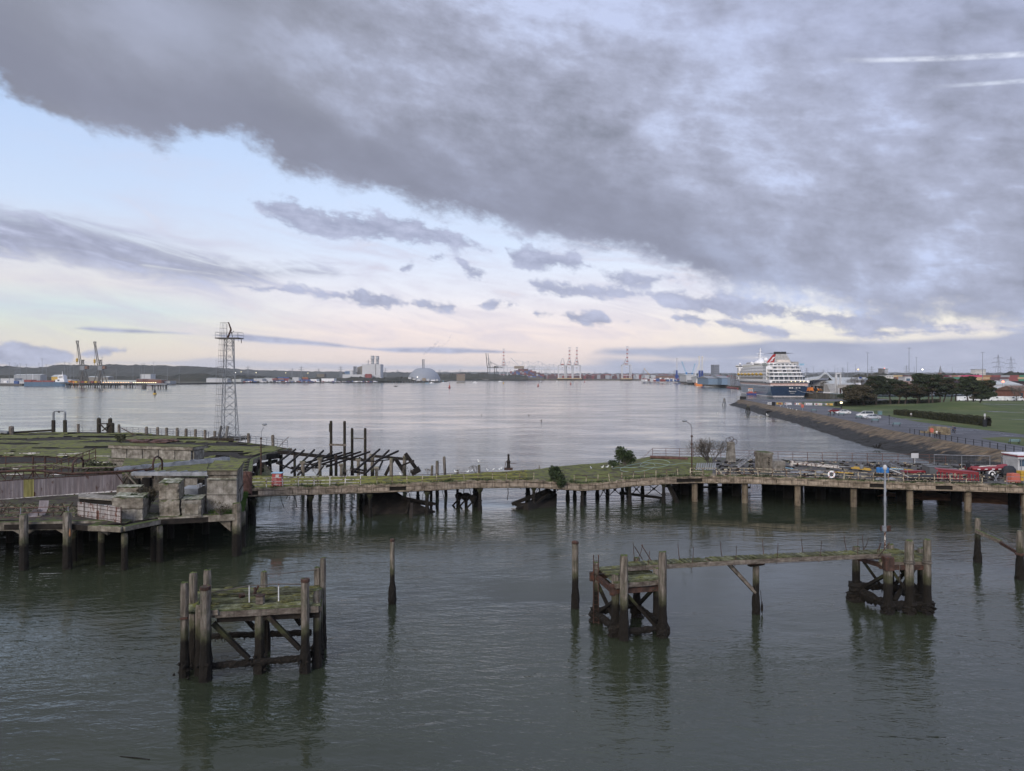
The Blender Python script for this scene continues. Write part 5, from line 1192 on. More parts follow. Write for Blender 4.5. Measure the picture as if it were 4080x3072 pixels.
 # red seating / steel frame
p0,p1=on(3738,.12,3.6),on(3900,.1,3.6);t=thing('steel_barrier','long dark red steel frame of upright bars behind the cream railing','steel frame',p0)
b=MB();b.beam(p0+Vector((0,.6,1.35)),p1+Vector((0,.6,1.1)),1.4,.1);b.build('top_plate','red_paint',t)
b=MB();b.beam(p0+Vector((0,0,1.15)),p1+Vector((0,0,1.0)),.1,.35);b.build('top_beam','red_paint',t)
b=MB();b.beam(p0+Vector((0,0,.25)),p1+Vector((0,0,.2)),.1,.12);b.build('bottom_beam','red_paint',t)
for k in range(16):
 if k in(5,10):continue
 q=p0.lerp(p1,k/15);b=MB();b.beam(q+Vector((0,0,.05)),q+Vector((.1*((k%3)-1),0,1.0)),.12,.1);b.build('upright','red_paint',t)
 # navy cover, fins
c=on(3680,.12,3.6);b=MB();b.lathe(c,[(1.5,0),(1.3,.35),(.7,.62),(.1,.7)],14,sy=.5,sx=1.35);tag(b.build('covered_hull','tarp_black',None,True),'low dark blue upturned hull under a cover beside the red frame','boat')
c=on(3640,.42,3.6);b=MB();b.box(c,(3.0,1.0,.3),.03);tag(b.build('loading_platform','red_paint'),'low red platform at the foot of the grey bins','platform')
# inflatable boat on trailer
c=Vector(on(3930,.38,4.35));t=thing('inflatable_boat','red inflatable boat with a dark outboard engine resting on a trailer','boat',(0,0,0))
for sy in(-.62,.62):
 b=MB();b.tube([(-2.4,sy,.28),(-1.0,sy,.26),(.8,sy,.28),(1.9,sy*.8,.38),(2.6,sy*.3,.55),(2.75,0,.6)],.24,10);b.build('tube','red_paint',t,True)
b=MB();b.prism([(-2.3,-.5),(1.8,-.45),(2.4,0),(1.8,.45),(-2.3,.5)],0.02,.2);b.build('hull','red_paint',t)
b=MB()
for x in(-1.6,-.6,.4,1.3):b.box((x,-.86,.2),(.4,.02,.1))
b.build('white_patch','white_paint',t)
b=MB();b.box((-2.5,0,.45),(.45,.4,.55),0,taper=.8);b.tube([(-2.65,0,.5),(-2.8,0,-.25)],.08,6);b.build('outboard_engine','black_paint',t)
b=MB();b.tube([(-1.2,-.3,.5),(.6,.1,.56)],.05,5);b.tube([(-.5,.3,.5),(1.4,-.1,.58)],.04,5);b.build('oars','coat_white',t)
t.location=c;t.rotation_euler=(0,0,R(4))
tr=thing('boat_trailer','steel boat trailer under the red inflatable boat','trailer',(0,0,0));b=MB()
b.beam((-2.2,-.5,0),(2.2,-.1,0),.08);b.beam((-2.2,.5,0),(2.2,.1,0),.08);b.beam((2.1,0,0),(3.4,0,.05),.1)
for x in(-1.8,0,1.4):b.beam((x,-.6,0),(x,.6,0),.07)
b.build('frame','galvanised',tr)
for sy in(-.85,.85):
 b=MB();b.extr([(.3*math.cos(a),.3*math.sin(a))for a in[i*math.pi/7 for i in range(14)]],(.2,sy-.08,-.35),(1,0,0),(0,0,1),(0,1,0),.16);w_=b.build('wheel','tyre',tr)
 b=MB();b.extr([(.16*math.cos(a),.16*math.sin(a))for a in[i*math.pi/5 for i in range(10)]],(.2,sy-.1,-.35),(1,0,0),(0,0,1),(0,1,0),.2);b.build('rim','white_paint',w_)
 b=MB();b.tube([(.2+.42*math.cos(a),sy,-.35+.42*math.sin(a))for a in[math.pi*i/8 for i in range(9)]],.07,5);b.build('mudguard','white_paint',tr)
tr.location=c+Vector((0,0,-.05));tr.rotation_euler=(0,0,R(4))
b=MB();c=on(4022,.35,3.6);b.lathe(c,[(.75,0),(.9,.5),(.75,1.1),(.5,1.45),(.1,1.55)],9,sx=1.1,sy=.8);tag(b.build('covered_engine','tarp_black'),'black-sheeted outboard engine between the inflatable boat and the red and white kiosk','engine')
c=on(4038,.12,3.6);b=MB();b.box(c,(1.3,.9,1.1),.1,taper=.85);b2=MB();b2.lathe(c+Vector((0,0,1.0)),[(.2,0),(.2,.15)],8)
item('plastic_tank','coral red plastic tank behind the railing near the right edge','tank',[('body','coral_plastic',b),('cap','coral_plastic',b2)],loc=c)
for k in range(3):
 c=on(4078,.22,3.6+k*.42);b=MB();b.box(c,(1.2,.9,.38));b2=MB();b2.box(c+Vector((0,-.46,.12)),(.5,.02,.12))
 item('yellow_crate',['bottom','middle','top'][k]+' yellow crate of the stack by the red and white kiosk','crate',[('box','yellow_paint',b),('handle_slot','black_paint',b2)],'yellow crates in a stack',c)
c=on(3970,.1,3.62);b=MB();b.beam(c+Vector((-.2,0,.1)),c+Vector((.3,0,.95)),.12,.1);b.beam(c+Vector((.1,0,.1)),c+Vector((-.1,.2,.8)),.1);tag(b.build('pipe_clamp','galvanised'),'short bright metal pipe fitting standing left of the coral tank','pipe fitting')
b=MB()
for k in range(5):b.beam(on(4000,.15,3.7+k*.14),on(4036,.16,3.7+k*.14),.1,.08)
tag(b.build('plank_pile','timber_beam'),'small pile of weathered planks left of the coral tank','planks')
# kiosk
c=AX(4078,99.5,3.6);t=thing('kiosk','small white cabin with a red door stripe and red eaves at the right edge','cabin',c)
b=MB();b.box(c,(3.6,3.0,2.6));b.build('walls','grey_light',t)
b=MB();b.box(c+Vector((0,0,2.6)),(3.9,3.3,.14));b.build('roof','white_paint',t)
b=MB();b.box(c+Vector((0,-.02,2.42)),(3.85,3.25,.18));b.build('eaves_band','red_paint',t)
b=MB();b.box(c+Vector((-.55,-1.52,.1)),(.5,.06,2.1));b.build('door','red_paint',t)
b=MB();b.box(c+Vector((-1.25,-1.52,1.15)),(.6,.06,.9));w_=b.build('window','glass_blue',t)
b=MB();b.beam(c+Vector((-1.75,-1.8,2.15)),c+Vector((-.3,-1.8,2.3)),.5,.05);b.build('awning','grey_light',t)
b=MB();b.box(AX(3645,110.6,4.4),(1.1,.06,.75));b.beam(AX(3645,110.6,3.6),AX(3645,110.6,4.5),.06);tag(b.build('sign_board','grey_light'),'pale blank square sign fixed to the rear railing','sign')
# loose debris
b=MB();rg=random.Random(44)
for k in range(190):
 px=rg.uniform(2850,4080);q=on(px,rg.uniform(.03,.95),3.62);b.box(q,(rg.uniform(.08,.7),rg.uniform(.05,.3),rg.uniform(.03,.18)),rg.uniform(0,3))
o=b.build('debris','peeling_cream');tag(o,'scattered small rubble and broken boards over the right pier deck','debris');o['kind']='stuff'
b=MB()
for k in range(420):
 px=rg.uniform(2850,4080);q=on(px,rg.uniform(.03,.95),3.62);b.box(q,(rg.uniform(.1,.9),rg.uniform(.05,.4),rg.uniform(.03,.22)),rg.uniform(0,3))
o=b.build('debris','deck_edge_dark');tag(o,'scattered dark scrap and stones over the right pier deck','debris');o['kind']='stuff'
b=MB();rp=on(3512,.02,3.62)
for(px,f)in((3505,.02),(3550,.04)):
 q=on(px,f,3.6);b.lathe(q,[(.7,0),(.5,.2),(.1,.32)],9,sy=.5)
tag(b.build('net_heap','galvanised'),'grey heap of netting on the pier lip at the pale pole','nets')
# ---- things on the left pier head
DZ=3.95
def sheet_wall(root,a,c,z0,z1a,z1c,n,mats,amp=.035,name='corrugated_sheet',ridges=7,lean=0.0,seed=1):
 rg=random.Random(seed);d=(c-a);L=d.length;d.normalize();nn=Vector((-d.y,d.x,0))
 for i in range(n):
  s0,s1=L*i/n,L*(i+1)/n+.03;vs=[];K=ridges*4;dz=rg.uniform(-.05,.05);off=rg.uniform(0,.03)
  for k in range(K+1):
   s=lerp(s0,s1,k/K);p=a+d*s+nn*(amp*math.sin(k*math.pi/2)-off);t=s/L
   zt=lerp(z1a,z1c,t)+dz;zb=z0(t)if callable(z0)else z0
   vs+=[(p.x,p.y,zb+dz),(p.x+nn.x*lean,p.y+nn.y*lean,zt)]
  b=MB();b._add(vs,[(2*k,2*k+2,2*k+3,2*k+1)for k in range(K)]);b.build(name,mats(i),root)
gal=thing('covered_gallery','long leaning gallery wall of grey corrugated sheets under rusty pipe trusses','gallery',AX(200,78,DZ))
ga,gc=AX(-260,73.6),AX(486,82.4)
sheet_wall(gal,ga,gc,lambda t:lerp(3.95,4.0,t),5.95,5.88,18,lambda i:'corrugated_yellow' if i==8 else 'corrugated',ridges=8)
b=MB();b.beam(V(ga,3.92)+Vector((0,-.5,0)),V(gc,3.95)+Vector((0,-.4,0)),.35,.16);b.build('sill_beam','peeling_white',gal)
b=MB();b.beam(V(ga,5.9),V(gc,5.88),.08,.1);b.build('top_rail','rusty_iron',gal)
t1=[AX(-260,74,6.9),AX(0,78,ZH(1880,78)),AX(137,79,ZH(1873,79)),AX(228,80,ZH(1884,80)),AX(286,80.5,ZH(1888,80.5)),AX(450,82,ZH(1881,82)),AX(613,84,ZH(1870,84))]
t2=[AX(-260,82,6.6),AX(0,85,ZH(1864,85)),AX(203,86,ZH(1851,86)),AX(304,86.5,ZH(1864,86.5)),AX(450,87,ZH(1861,87)),AX(650,88,ZH(1849,88))]
for t_,m_ in((t1,'rusty_iron'),(t2,'timber_beam')):
 b=MB();b.tube(t_,.14,8);b.build('chord_pipe',m_,gal,True)
b=MB();L1=plen(t1)
for k in range(13):
 p=along(t1,L1[-1]*(k+.5)/13,L1)
 b.tube([p,p+Vector((-.9,.2,-1.4))],.05,5);b.tube([p,p+Vector((.9,.2,-1.4))],.05,5)
 b.tube([p,along(t2,plen(t2)[-1]*(k+.5)/13)],.045,5)
b.build('truss_web','rusty_iron',gal)
for(xa,ya,Ya,xb,yb,Yb,yt)in((289,1884,80,331,1862,84,1828),(609,1908,82,646,1908,85,1811)):
 b=MB();q=[]
 A_,B_=AX(xa,Ya,ZH(ya,Ya)),AX(xb,Yb,ZH(yb,Yb));zt=ZH(yt,(Ya+Yb)/2)
 q=[A_,A_.lerp(B_,.02)+Vector((0,0,(zt-A_.z)*.7)),A_.lerp(B_,.2)+Vector((0,0,(zt-A_.z)*.93)),A_.lerp(B_,.5)+Vector((0,0,(zt-A_.z))),A_.lerp(B_,.82)+Vector((0,0,(zt-A_.z)*.93)),Vector((B_.x,B_.y,A_.z+(zt-A_.z)*.65)),B_]
 b.tube(q,.11,6);b.build('hoop','rusty_iron',gal,True)
for(x0,y0,x1,y1,Y,r)in((500,1884,552,1942,79,.1),(610,1880,575,1935,83,.09),(512,1886,486,1905,80,.07),(640,1852,610,1905,84,.08),(610,1890,617,1915,83,.09)):
 b=MB();b.tube([AX(x0,Y,ZH(y0,Y)),AX(x1,Y,ZH(y1,Y))],r,6);b.build('raking_strut','timber_beam',gal)
 # lattice of thin rusty posts behind
lat=thing('rusty_lattice','tangle of thin rusty posts and rails behind the corrugated gallery','fence',AX(150,92,DZ))
for i,(px,y0,y1)in enumerate(((-40,1815,1900),(23,1815,1905),(60,1870,1905),(94,1870,1905),(132,1818,1902),(140,1835,1900),(180,1816,1900),(214,1840,1895),(227,1818,1850),(245,1826,1890),(274,1822,1882),(303,1815,1878),(330,1805,1830),(356,1795,1832),(381,1790,1832))):
 b=MB();w=.16 if px in(132,180)else.07;b.beam(AX(px,92,ZH(y0,92)),AX(px,92,max(4.0,ZH(y1,92))),w,w);b.build('post','rusty_iron',lat)
for x0,y0,x1,y1 in((-60,1818,230,1822),(-60,1900,300,1882),(0,1848,210,1838),(190,1858,384,1785),(210,1880,384,1822),(230,1836,300,1822),(130,1860,300,1866),(170,1870,380,1800),(260,1808,290,1826),(225,1818,250,1830)):
 b=MB();b.tube([AX(x0,92,ZH(y0,92)),AX(x1,92,ZH(y1,92))],.05,5);b.build('rail','rusty_iron',lat)
 # concrete blocks
def rough_prism(quad,z0,z1,amp=.07,n=9):
 """a block with uneven faces and chipped edges"""
 b=MB();c=sum((Vector((p.x,p.y,0))for p in quad),Vector((0,0,0)))/4
 def P(u,v,w):
  p=quad[0].lerp(quad[1],u).lerp(quad[3].lerp(quad[2],u),v);p=Vector((p.x,p.y,lerp(z0,z1,w)));e=(min(u,1-u)<.01)+(min(v,1-v)<.01)+(w>.99)
  d=noise.noise_vector(p*1.3)*amp+noise.noise_vector(p*4.1)*amp*.6
  if e>=2:p=p+(Vector((c.x,c.y,(z0+z1)/2))-p).normalized()*abs(noise.noise(p*2.3))*amp*3.2
  return p+d*(1 if w>0.01 else 0)
 for f in(lambda a,w:P(a,0,w),lambda a,w:P(1,a,w),lambda a,w:P(1-a,1,w),lambda a,w:P(0,1-a,w),lambda a,w:P(a,w,1)):
  b._add([f(i/n,j/n)for i in range(n+1)for j in range(n+1)],[(i*(n+1)+j,(i+1)*(n+1)+j,(i+1)*(n+1)+j+1,i*(n+1)+j+1)for i in range(n)for j in range(n)])
 return b
def block(label,quad,z0,z1,mat='concrete',top='lichen_white',cap=0.0,joint=None,opening=None,group='concrete blocks on the pier head',name='concrete_block'):
 t=thing(name,label,'concrete block',Vector((quad[0].x,quad[0].y,z0)),group)
 rough_prism(quad,z0,z1).build('block',mat,t)
 c=sum(quad,Vector((0,0,0)))/4
 if top:
  b=MB();rg=random.Random(int(z1*100+quad[0].x));vs=[];n=9
  for i in range(n+1):
   for j in range(n+1):
    p=quad[0].lerp(quad[1],i/n).lerp(quad[3].lerp(quad[2],i/n),j/n);p=c+(p-c)*.99
    vs.append((p.x,p.y,z1+.02+rg.uniform(0,.07)))
  b._add(vs,[(i*(n+1)+j,(i+1)*(n+1)+j,(i+1)*(n+1)+j+1,i*(n+1)+j+1)for i in range(n)for j in range(n)]);b.build('lichen_top',top,t)
 if cap:
  b=MB();q=[c+(p-c)*1.07 for p in quad];b.prism([(p.x,p.y)for p in q],z1-.01,z1+cap);b.build('roof_slab','concrete',t)
 return t
def quad(xl,xr,Y,dep,sl=-.28):
 a,c=AX(xl,Y),AX(xr,Y);d=Vector((sl*dep,dep,0));return[a,c,c+d,a+d]
block('lower pale block under the broad block behind the rusty corrugated fence',quad(481,568,65.6,3.2),DZ,4.92,'concrete_light',None)
block('broad weathered block with white lichen on top, just right of the rusty corrugated fence',quad(444,570,65.6,2.8),4.95,5.96)
block('narrow step block with white lichen standing behind the broad block',quad(462,560,69,1.6),DZ,6.35)
block('left-hand lower block carrying the tall lichen-topped block',quad(632,716,67.3,3.2),DZ,5.47,'concrete')
block('tall upper block with ragged white lichen, stacked in the centre of the group',quad(630,713,67.3,3.1),5.5,7.0)
t=block('squat front block with a recessed panel and pale lichen top',quad(722,803,67.3,3.0),DZ,5.45,'concrete_light')
b=MB();b.box(AX(764,67.28,4.15),(1.25,.05,.95));b.build('recessed_panel','concrete',t)
Q=[AX(830,69.3),AX(942,69.3),AX(969,76.4),AX(858,76.6)]
t=block('tall concrete tower block with mossy roof slab at the right corner of the pier head',Q,DZ,7.55,'concrete',None,.34)
b=MB();q=[p+Vector((0,0,0))for p in Q];c=sum(q,Vector((0,0,0)))/4;q=[c+(p-c)*1.09 for p in q];b.prism([(p.x,p.y)for p in q],7.9,8.0);b.build('moss_roof','deck_moss',t)
b=MB();c0=Q;b.prism([(p.x,p.y)for p in[Q[0]+Vector((-.08,-.12,0)),Q[1]+Vector((.06,-.12,0)),Q[1]+Vector((.06,.2,0)),Q[0]+Vector((-.08,.2,0))]],DZ,7.15);b.build('front_wall','concrete_light',t)
for z_ in(5.6,):
 b=MB();b.prism([(p.x,p.y)for p in[Q[0]+Vector((-.1,-.14,0)),Q[1]+Vector((.08,-.14,0)),Q[2]+Vector((.08,0,0)),Q[3]+Vector((-.1,0,0))]],z_,z_+.05);b.build('joint','deck_edge_dark',t)
b=MB()
for k,(f0,f1,za,zb)in enumerate(((.2,.36,5.9,7.4),(.45,.6,5.9,7.4),(.7,.82,6.3,7.4),(.2,.4,4.3,5.4),(.55,.75,4.3,5.4))):
 a_,c_=Q[1].lerp(Q[2],f0),Q[1].lerp(Q[2],f1);b._add([(a_.x+.07,a_.y,za),(c_.x+.07,c_.y,za),(c_.x+.07,c_.y,zb),(a_.x+.07,a_.y,zb)],[(0,1,2,3)])
b.build('wall_panel','concrete_light',t)
t=thing('lichen_ledge','white lichen ledge across the front of the tall tower block','ledge',AX(885,69.1,7.1));b=MB();b.beam(AX(828,69.05,7.18),AX(944,69.05,7.18),.3,.09);b.build('ledge','lichen_white',t)
# low building between the blocks
t=thing('low_building','low dark concrete building carrying grey steel channels behind the blocks','building',AX(720,84,DZ))
b=MB();b.prism([(p.x,p.y)for p in(AX(500,84),AX(815,80),AX(830,92),AX(520,95))],DZ,5.75);b.build('walls','concrete',t)
b=MB();b.prism([(p.x,p.y)for p in(AX(480,85),AX(818,81.5),AX(835,94),AX(500,97))],5.78,5.95);b.build('roof','deck_moss',t)
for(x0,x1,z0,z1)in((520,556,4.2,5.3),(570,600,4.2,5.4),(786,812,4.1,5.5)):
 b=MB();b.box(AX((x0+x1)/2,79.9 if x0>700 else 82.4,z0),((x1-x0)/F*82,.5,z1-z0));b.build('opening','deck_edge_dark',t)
b=MB();b.box(AX(764,79.6,4.6),(1.3,.3,1.1));b.build('pier_panel','concrete_light',t)
b=MB();b.beam(AX(640,83,5.62),AX(826,81,5.62),.5,.3);b.build('lintel','timber_beam',t)
for lab,a,c,h in(('long grey steel trough beam climbing to the right over the low building',AX(455,84,6.0),AX(905,93,6.25),.5),('second grey steel channel with cross pieces, in front of the long trough beam',AX(524,80,6.15),AX(828,79,6.25),.36)):
 t=thing('steel_beam',lab,'steel beam',a);b=MB()
 b.beam(a,c,.08,h);b.build('web','galvanised',t);b=MB();b.beam(a+Vector((0,.3,h/2)),c+Vector((0,.3,h/2)),.4,.05);b.build('flange','galvanised',t)
 b=MB();b.beam(a+Vector((0,.9,-.1)),c+Vector((0,.9,-.1)),.1,h);b.build('rear_web','steel_grey',t)
 for k in range(7):
  p=a.lerp(c,(k+.5)/7)+Vector((0,0,h/2+.06));b=MB();b.beam(p,p+Vector((.35,.9,.02)),.12,.08);b.build('cross_piece','galvanised',t)
b=MB();b.box(AX(770,74,DZ),(1.7,2.4,1.7),.1);b2=MB();b2.box(AX(792,73.5,5.65),(.25,.25,.35));b2.box(AX(800,74.4,5.65),(.25,.25,.3))
item('steel_tank','blue-grey steel tank between the stacked blocks and the tower block','tank',[('body','steel_grey',b),('vent','galvanised',b2)],loc=AX(770,74,DZ))
# long panelled wall at the back
wa,wc_=AX(443,104),AX(762,101);t=thing('panel_wall','long concrete wall of five square panels under a mossy roof slab','wall',V(wa,DZ));d_=(wc_-wa).normalized();bk_=Vector((-d_.y,d_.x,0));Lw_=(wc_-wa).length
b=MB();b.prism([(p.x,p.y)for p in(wa+bk_*.25,wc_+bk_*.25,wc_+bk_*2.6,wa+bk_*2.6)],DZ,6.55);b.build('core','deck_edge_dark',t)
for row,(z0,z1)in enumerate(((5.2,6.55),(DZ,4.75))):
 for k in range(5):
  a_,c_=wa+d_*(Lw_*k/5+.05),wa+d_*(Lw_*(k+1)/5-.07);b=MB();b.prism([(p.x,p.y)for p in(a_,c_,c_+bk_*.3,a_+bk_*.3)],z0,z1);b.build('wall_panel','concrete_light',t)
b=MB();a_,c_=wa-d_*.3-bk_*.2,wc_+d_*.3-bk_*.2;b.prism([(p.x,p.y)for p in(a_,c_,c_+bk_*3,a_+bk_*3)],4.82,5.12);b.build('ledge','concrete',t)
b=MB();a_,c_=wa-d_*.3-bk_*.25,wc_+d_*.4-bk_*.25;b.prism([(p.x,p.y)for p in(a_,c_,c_+bk_*3.4,a_+bk_*3.4)],6.6,6.98);b.build('roof_slab','concrete',t)
b=MB();b.prism([(p.x,p.y)for p in(a_+bk_*.1,c_+bk_*.1,c_+bk_*3.3,a_+bk_*3.3)],6.99,7.05);b.build('moss_roof','deck_moss',t)
b=MB();b.prism([(p.x,p.y)for p in(wc_+bk_*.3+d_*.02,wc_+bk_*.3+d_*.22,wc_+bk_*2.5+d_*.22,wc_+bk_*2.5+d_*.02)],5.2,6.5);b.build('end_panel','concrete_light',t)
# rusty corrugated fence, front railing, loose sheets
rf=thing('corrugated_fence','rust-streaked white corrugated fence with horizontal rails at the front edge','fence',AX(352,66.6,DZ))
sheet_wall(rf,AX(310,67.2),AX(352,66.5),4.0,5.35,5.33,2,lambda i:'corrugated_rust',seed=3)
sheet_wall(rf,AX(352,66.5),AX(482,64.2),3.98,5.33,5.3,6,lambda i:'corrugated_rust',seed=4)
for z_ in(4.15,4.55,4.95,5.25):
 b=MB();b.tube([AX(310,67.1,z_),AX(336,66.6,z_),AX(352,66.4,z_),AX(482,64.1,z_)],.022,5);b.build('rail','rusty_iron',rf)
for px,Y in((336,66.7),(388,65.8),(430,65.1),(482,64.1)):
 b=MB();b.tube([AX(px,Y,3.9),AX(px,Y,5.4)],.045,6);b.build('post','rusty_iron',rf)
railing('railing','old pipe railing on the front edge left of the rusty corrugated fence',[AX(-200,66.0,3.9),AX(72,66.2,3.9),AX(249,66.6,3.9),AX(310,67.0,3.9)],4.06,1.05,'rail_red',(1.0,.55,.12),r=.035,pr=.05,seed=11,postmat='galvanised',t0=2.2)
for i,(px,Y,zt,lab)in enumerate(((95,63.6,4.85,'thick grey timber fender pile, leftmost at the front of the pier head'),(268,63.9,5.0,'mossy timber fender pile with orange stain in front of the left pier head'))):
 p=AX(px,Y);t=thing('fender_pile',lab,'pile',p,'fender piles of the pier head');pile_mb(p.x,p.y,zt,.34,seed=i+50,grow=1.1,zg=1.4).build('shaft','timber',t)
 if i:
  for xx,zz in((279,2.9),(257,2.8)):b=MB();b.lathe(AX(xx,Y-.2,zz),[(.06,0),(.1,.2),(.07,.5),(.02,.7)],6);b.build('orange_stain','container_orange',t)
for i,(p,q,w_,h_,lab)in enumerate(((AX(158,67.2,4.0),AX(176,68.0,5.3),.9,.9,'upright bent corrugated sheet leaning on the front railing'),(AX(112,66.8,4.0),AX(150,67.4,4.6),.7,.3,'small blue-grey corrugated sheet lying crumpled by the front railing'),(AX(125,66.4,3.95),AX(160,67.0,4.4),1.0,.2,'pale corrugated sheet fallen flat below the upright bent sheet'))):
 b=MB();d=q-p;sx=Vector((1,0,0));vs=[]
 for k in range(25):
  o_=sx*(w_*(k/24-.5))+Vector((0,-.04*math.sin(k*math.pi/2),0));vs+=[p+o_,p.lerp(q,.55)+o_+Vector((.05,.1,0)),q+o_]
 b._add(vs,[(3*k+j,3*k+3+j,3*k+4+j,3*k+1+j)for k in range(24)for j in(0,1)]);tag(b.build('loose_sheet','corrugated'),lab,'metal sheet')
b=MB();b.prism([(p.x,p.y)for p in(AX(316,70),AX(450,68.6),AX(452,70.4),AX(318,71.8))],4.0,5.05);b2=MB();b2.prism([(p.x,p.y)for p in(AX(312,69.7),AX(454,68.3),AX(455,70.6),AX(313,72))],5.2,5.34)
b3=MB();b3.beam(AX(316,69.6,4.45),AX(448,68.3,4.45),.1,.7)
item('low_hut','low flat-roofed hut with a dark opening behind the rusty corrugated fence','hut',[('walls','deck_edge_dark',b),('roof','concrete_light',b2),('front_panel','steel_grey',b3)],loc=AX(380,70,DZ))
b=MB();rg=random.Random(17)
for k in range(330):
 p=AX(rg.uniform(-60,320),rg.uniform(66.6,73),DZ+rg.uniform(0,.05));b.box(p,(rg.uniform(.1,1.1),rg.uniform(.05,.3),rg.uniform(.03,.2)),rg.uniform(0,3))
o=b.build('debris','timber_beam');tag(o,'broken boards and scrap strewn behind the front railing of the pier head','debris');o['kind']='stuff'
b=MB()
for k in range(45):
 p=AX(rg.uniform(-60,320),rg.uniform(66.6,73),DZ+rg.uniform(0,.05));q=p+Vector((rg.uniform(-1.2,1.2),rg.uniform(-.5,.5),rg.uniform(0,.9)));b.beam(p,q,.06,.04)
o=b.build('debris','rusty_iron');tag(o,'twisted thin metal strips lying behind the front railing','debris');o['kind']='stuff'
b=MB()
for k in range(5):b.beam(AX(470,64.6+k*.3,3.9+k*.05),AX(630,67+k*.4,3.95+.03*k),.3,.12)
tag(b.build('broken_boards','timber_beam'),'stack of broken mossy boards under the left group of blocks','boards')
# shrubs on the pier head
shrub('shrub','brown-green straggling shrub growing between the left and middle concrete blocks',AX(588,68.5,DZ+.4),(1.25,.9,1.3),1500,.085,3,'leaf_pine_brown',twigs=26,lobes=12)
shrub('shrub','trailing shrub sprawling over the lichen step left of the stacked blocks',AX(552,67.0,5.6),(1.0,.6,.3),500,.08,6,'leaf_shrub')
shrub('shrub','dark shrub hiding the left end of the panelled wall',AX(398,97,DZ),(3.0,1.6,.9),1700,.13,5,'leaf_hedge',lobes=14)
shrub('shrub','small dark round bush in the middle of the mossy pier head',AX(484,140,DZ),(1.3,1.0,.9),700,.15,7,'leaf_hedge')
shrub('shrub','thin brambly shrub beside the base of the tall tower block',AX(878,67.9,DZ),(1.4,.4,.8),260,.07,8,'leaf_pine_brown',twigs=22)
shrub('shrub','ragged growth hanging at the junction of the pier head and the pier arm',AX(990,82.5,3.6),(.8,.9,.7),900,.09,10,'leaf_hedge')
b=MB();b.tube([AX(1003,80,3.8),AX(1003,80,6.3)],.05,6);b.tube([AX(978,79,6.6),AX(1003,80,4.8)],.04,5);b.box(AX(982,80.5,DZ),(1.0,.4,2.4));tag(b.build('rusty_gate','rail_red'),'dark rusty gate post and sheet where the pier arm meets the pier head','gate')
# far edge: kerb bollards, railing
edge_pts=[AX(px,Y,3.95)for px,Y in((150,164.5),(312,166),(474,165.5),(584,161.5),(706,156),(856,149.5),(990,141),(1085,135),(1150,130.6))]
railing('railing','long thin pale railing on the far rim right of the timber posts',[p+Vector((0,.8,0))for p in edge_pts[2:]],2.0,1.25,'galvanised',(1.0,.66,.33),r=.05,pr=.055,seed=21,wob=.04)
railing('railing','leaning end of the thin railing left of the timber posts on the far rim',[AX(268,168,3.9),AX(395,167.5,3.95)],1.9,1.15,'galvanised',(1.0,.6,.3),r=.045,seed=22,wob=.12)
b=MB();b.beam(AX(485,165,5.0),AX(535,160,3.9),.14);b.beam(AX(1110,129,4.3),AX(1150,130,6.0),.08);b.beam(AX(1130,130,4.0),AX(1165,129,3.8),.1)
tag(b.build('fallen_rail','rusty_iron'),'bent rusty rails fallen at the tip of the pier head','rail')
bol=None
for i,(px,Y,h,w)in enumerate(((312,166.5,1.9,.5),(474,165,1.9,.55),(584,161.5,1.65,.5),(628,159.5,1.7,.5),(664,157.8,1.7,.5),(706,156,1.8,.5),(742,154.2,1.75,.5),(779,152.5,1.75,.5),(817,150.8,1.75,.45),(856,149,1.65,.45),(990,141,1.8,.5),(1087,134.6,2.0,.55))):
 p=AX(px,Y,3.9);lab='%s mossy timber kerb post from the left along the far rim of the pier head'%ORD[i]
 if bol is None:
  bol=thing('kerb_post',lab,'post',(0,0,0),'kerb posts along the far rim');pile_mb(0,0,1.75,.28,zb=0,n=8,seed=2,grow=1.0,step=.25).build('shaft','timber_beam',bol)
  b=MB();b.lathe((0,0,1.74),[(.27,0),(.2,.06)],8);b.build('moss_cap','mossy_plank',bol);bol.location=p;bol.scale=(1,1,h/1.75)
 else:
  c=dup(bol,p,i*.8,lab);c.scale=(1,1,h/1.75)
  # fender arch
t=thing('fender_arch','tall rounded timber arch standing alone on the far rim of the pier head','arch',AX(237,166,3.9))
for px in(213,259):
 b=MB();b.beam(AX(px,166,3.8),AX(px,166,ZH(1674,166)),.62,.5);b.build('lower_post','brace_timber',t)
 b=MB();b.beam(AX(px,166,ZH(1676,166)),AX(px,166,ZH(1646,166)),.34,.34);b.build('upper_post','steel_grey',t)
b=MB();b.tube([AX(px,166,ZH(y,166))for px,y in((213,1650),(213,1643),(219,1638),(237,1637),(254,1638),(260,1643),(260,1650))],.2,6);b.build('top_bow','steel_grey',t)
b=MB();b.box(AX(235,166,ZH(1644,166)),(.4,.3,.35));b.build('hook','dark_iron',t)
t=thing('timber_portal','pair of dark timber posts with cross bracing on the far rim, gulls perched on top','posts',AX(415,166,3.9))
for px,yt,w in((394,1666,.42),(439,1667,.42),(446,1685,.5),(430,1685,.3)):pile_mb(*AX(px,166).xy,ZH(yt,166),w,zb=3.6,n=8,seed=px,grow=1.0).build('post','brace_timber',t)
b=MB();b.beam(AX(396,165.6,ZH(1688,166)),AX(440,165.6,ZH(1688,166)),.2,.25);b.build('crossbar','brace_timber',t)
b=MB();b.beam(AX(400,165.5,ZH(1690,166)),AX(428,165.5,ZH(1718,166)),.22);b.beam(AX(436,165.4,ZH(1692,166)),AX(408,165.4,ZH(1716,166)),.22);b.build('cross_brace','brace_timber',t)
gull(0,0,0,'gull on top of the left post of the timber portal',1.6,rz=1.0,Y=166).location=AX(394,166,ZH(1665,166))
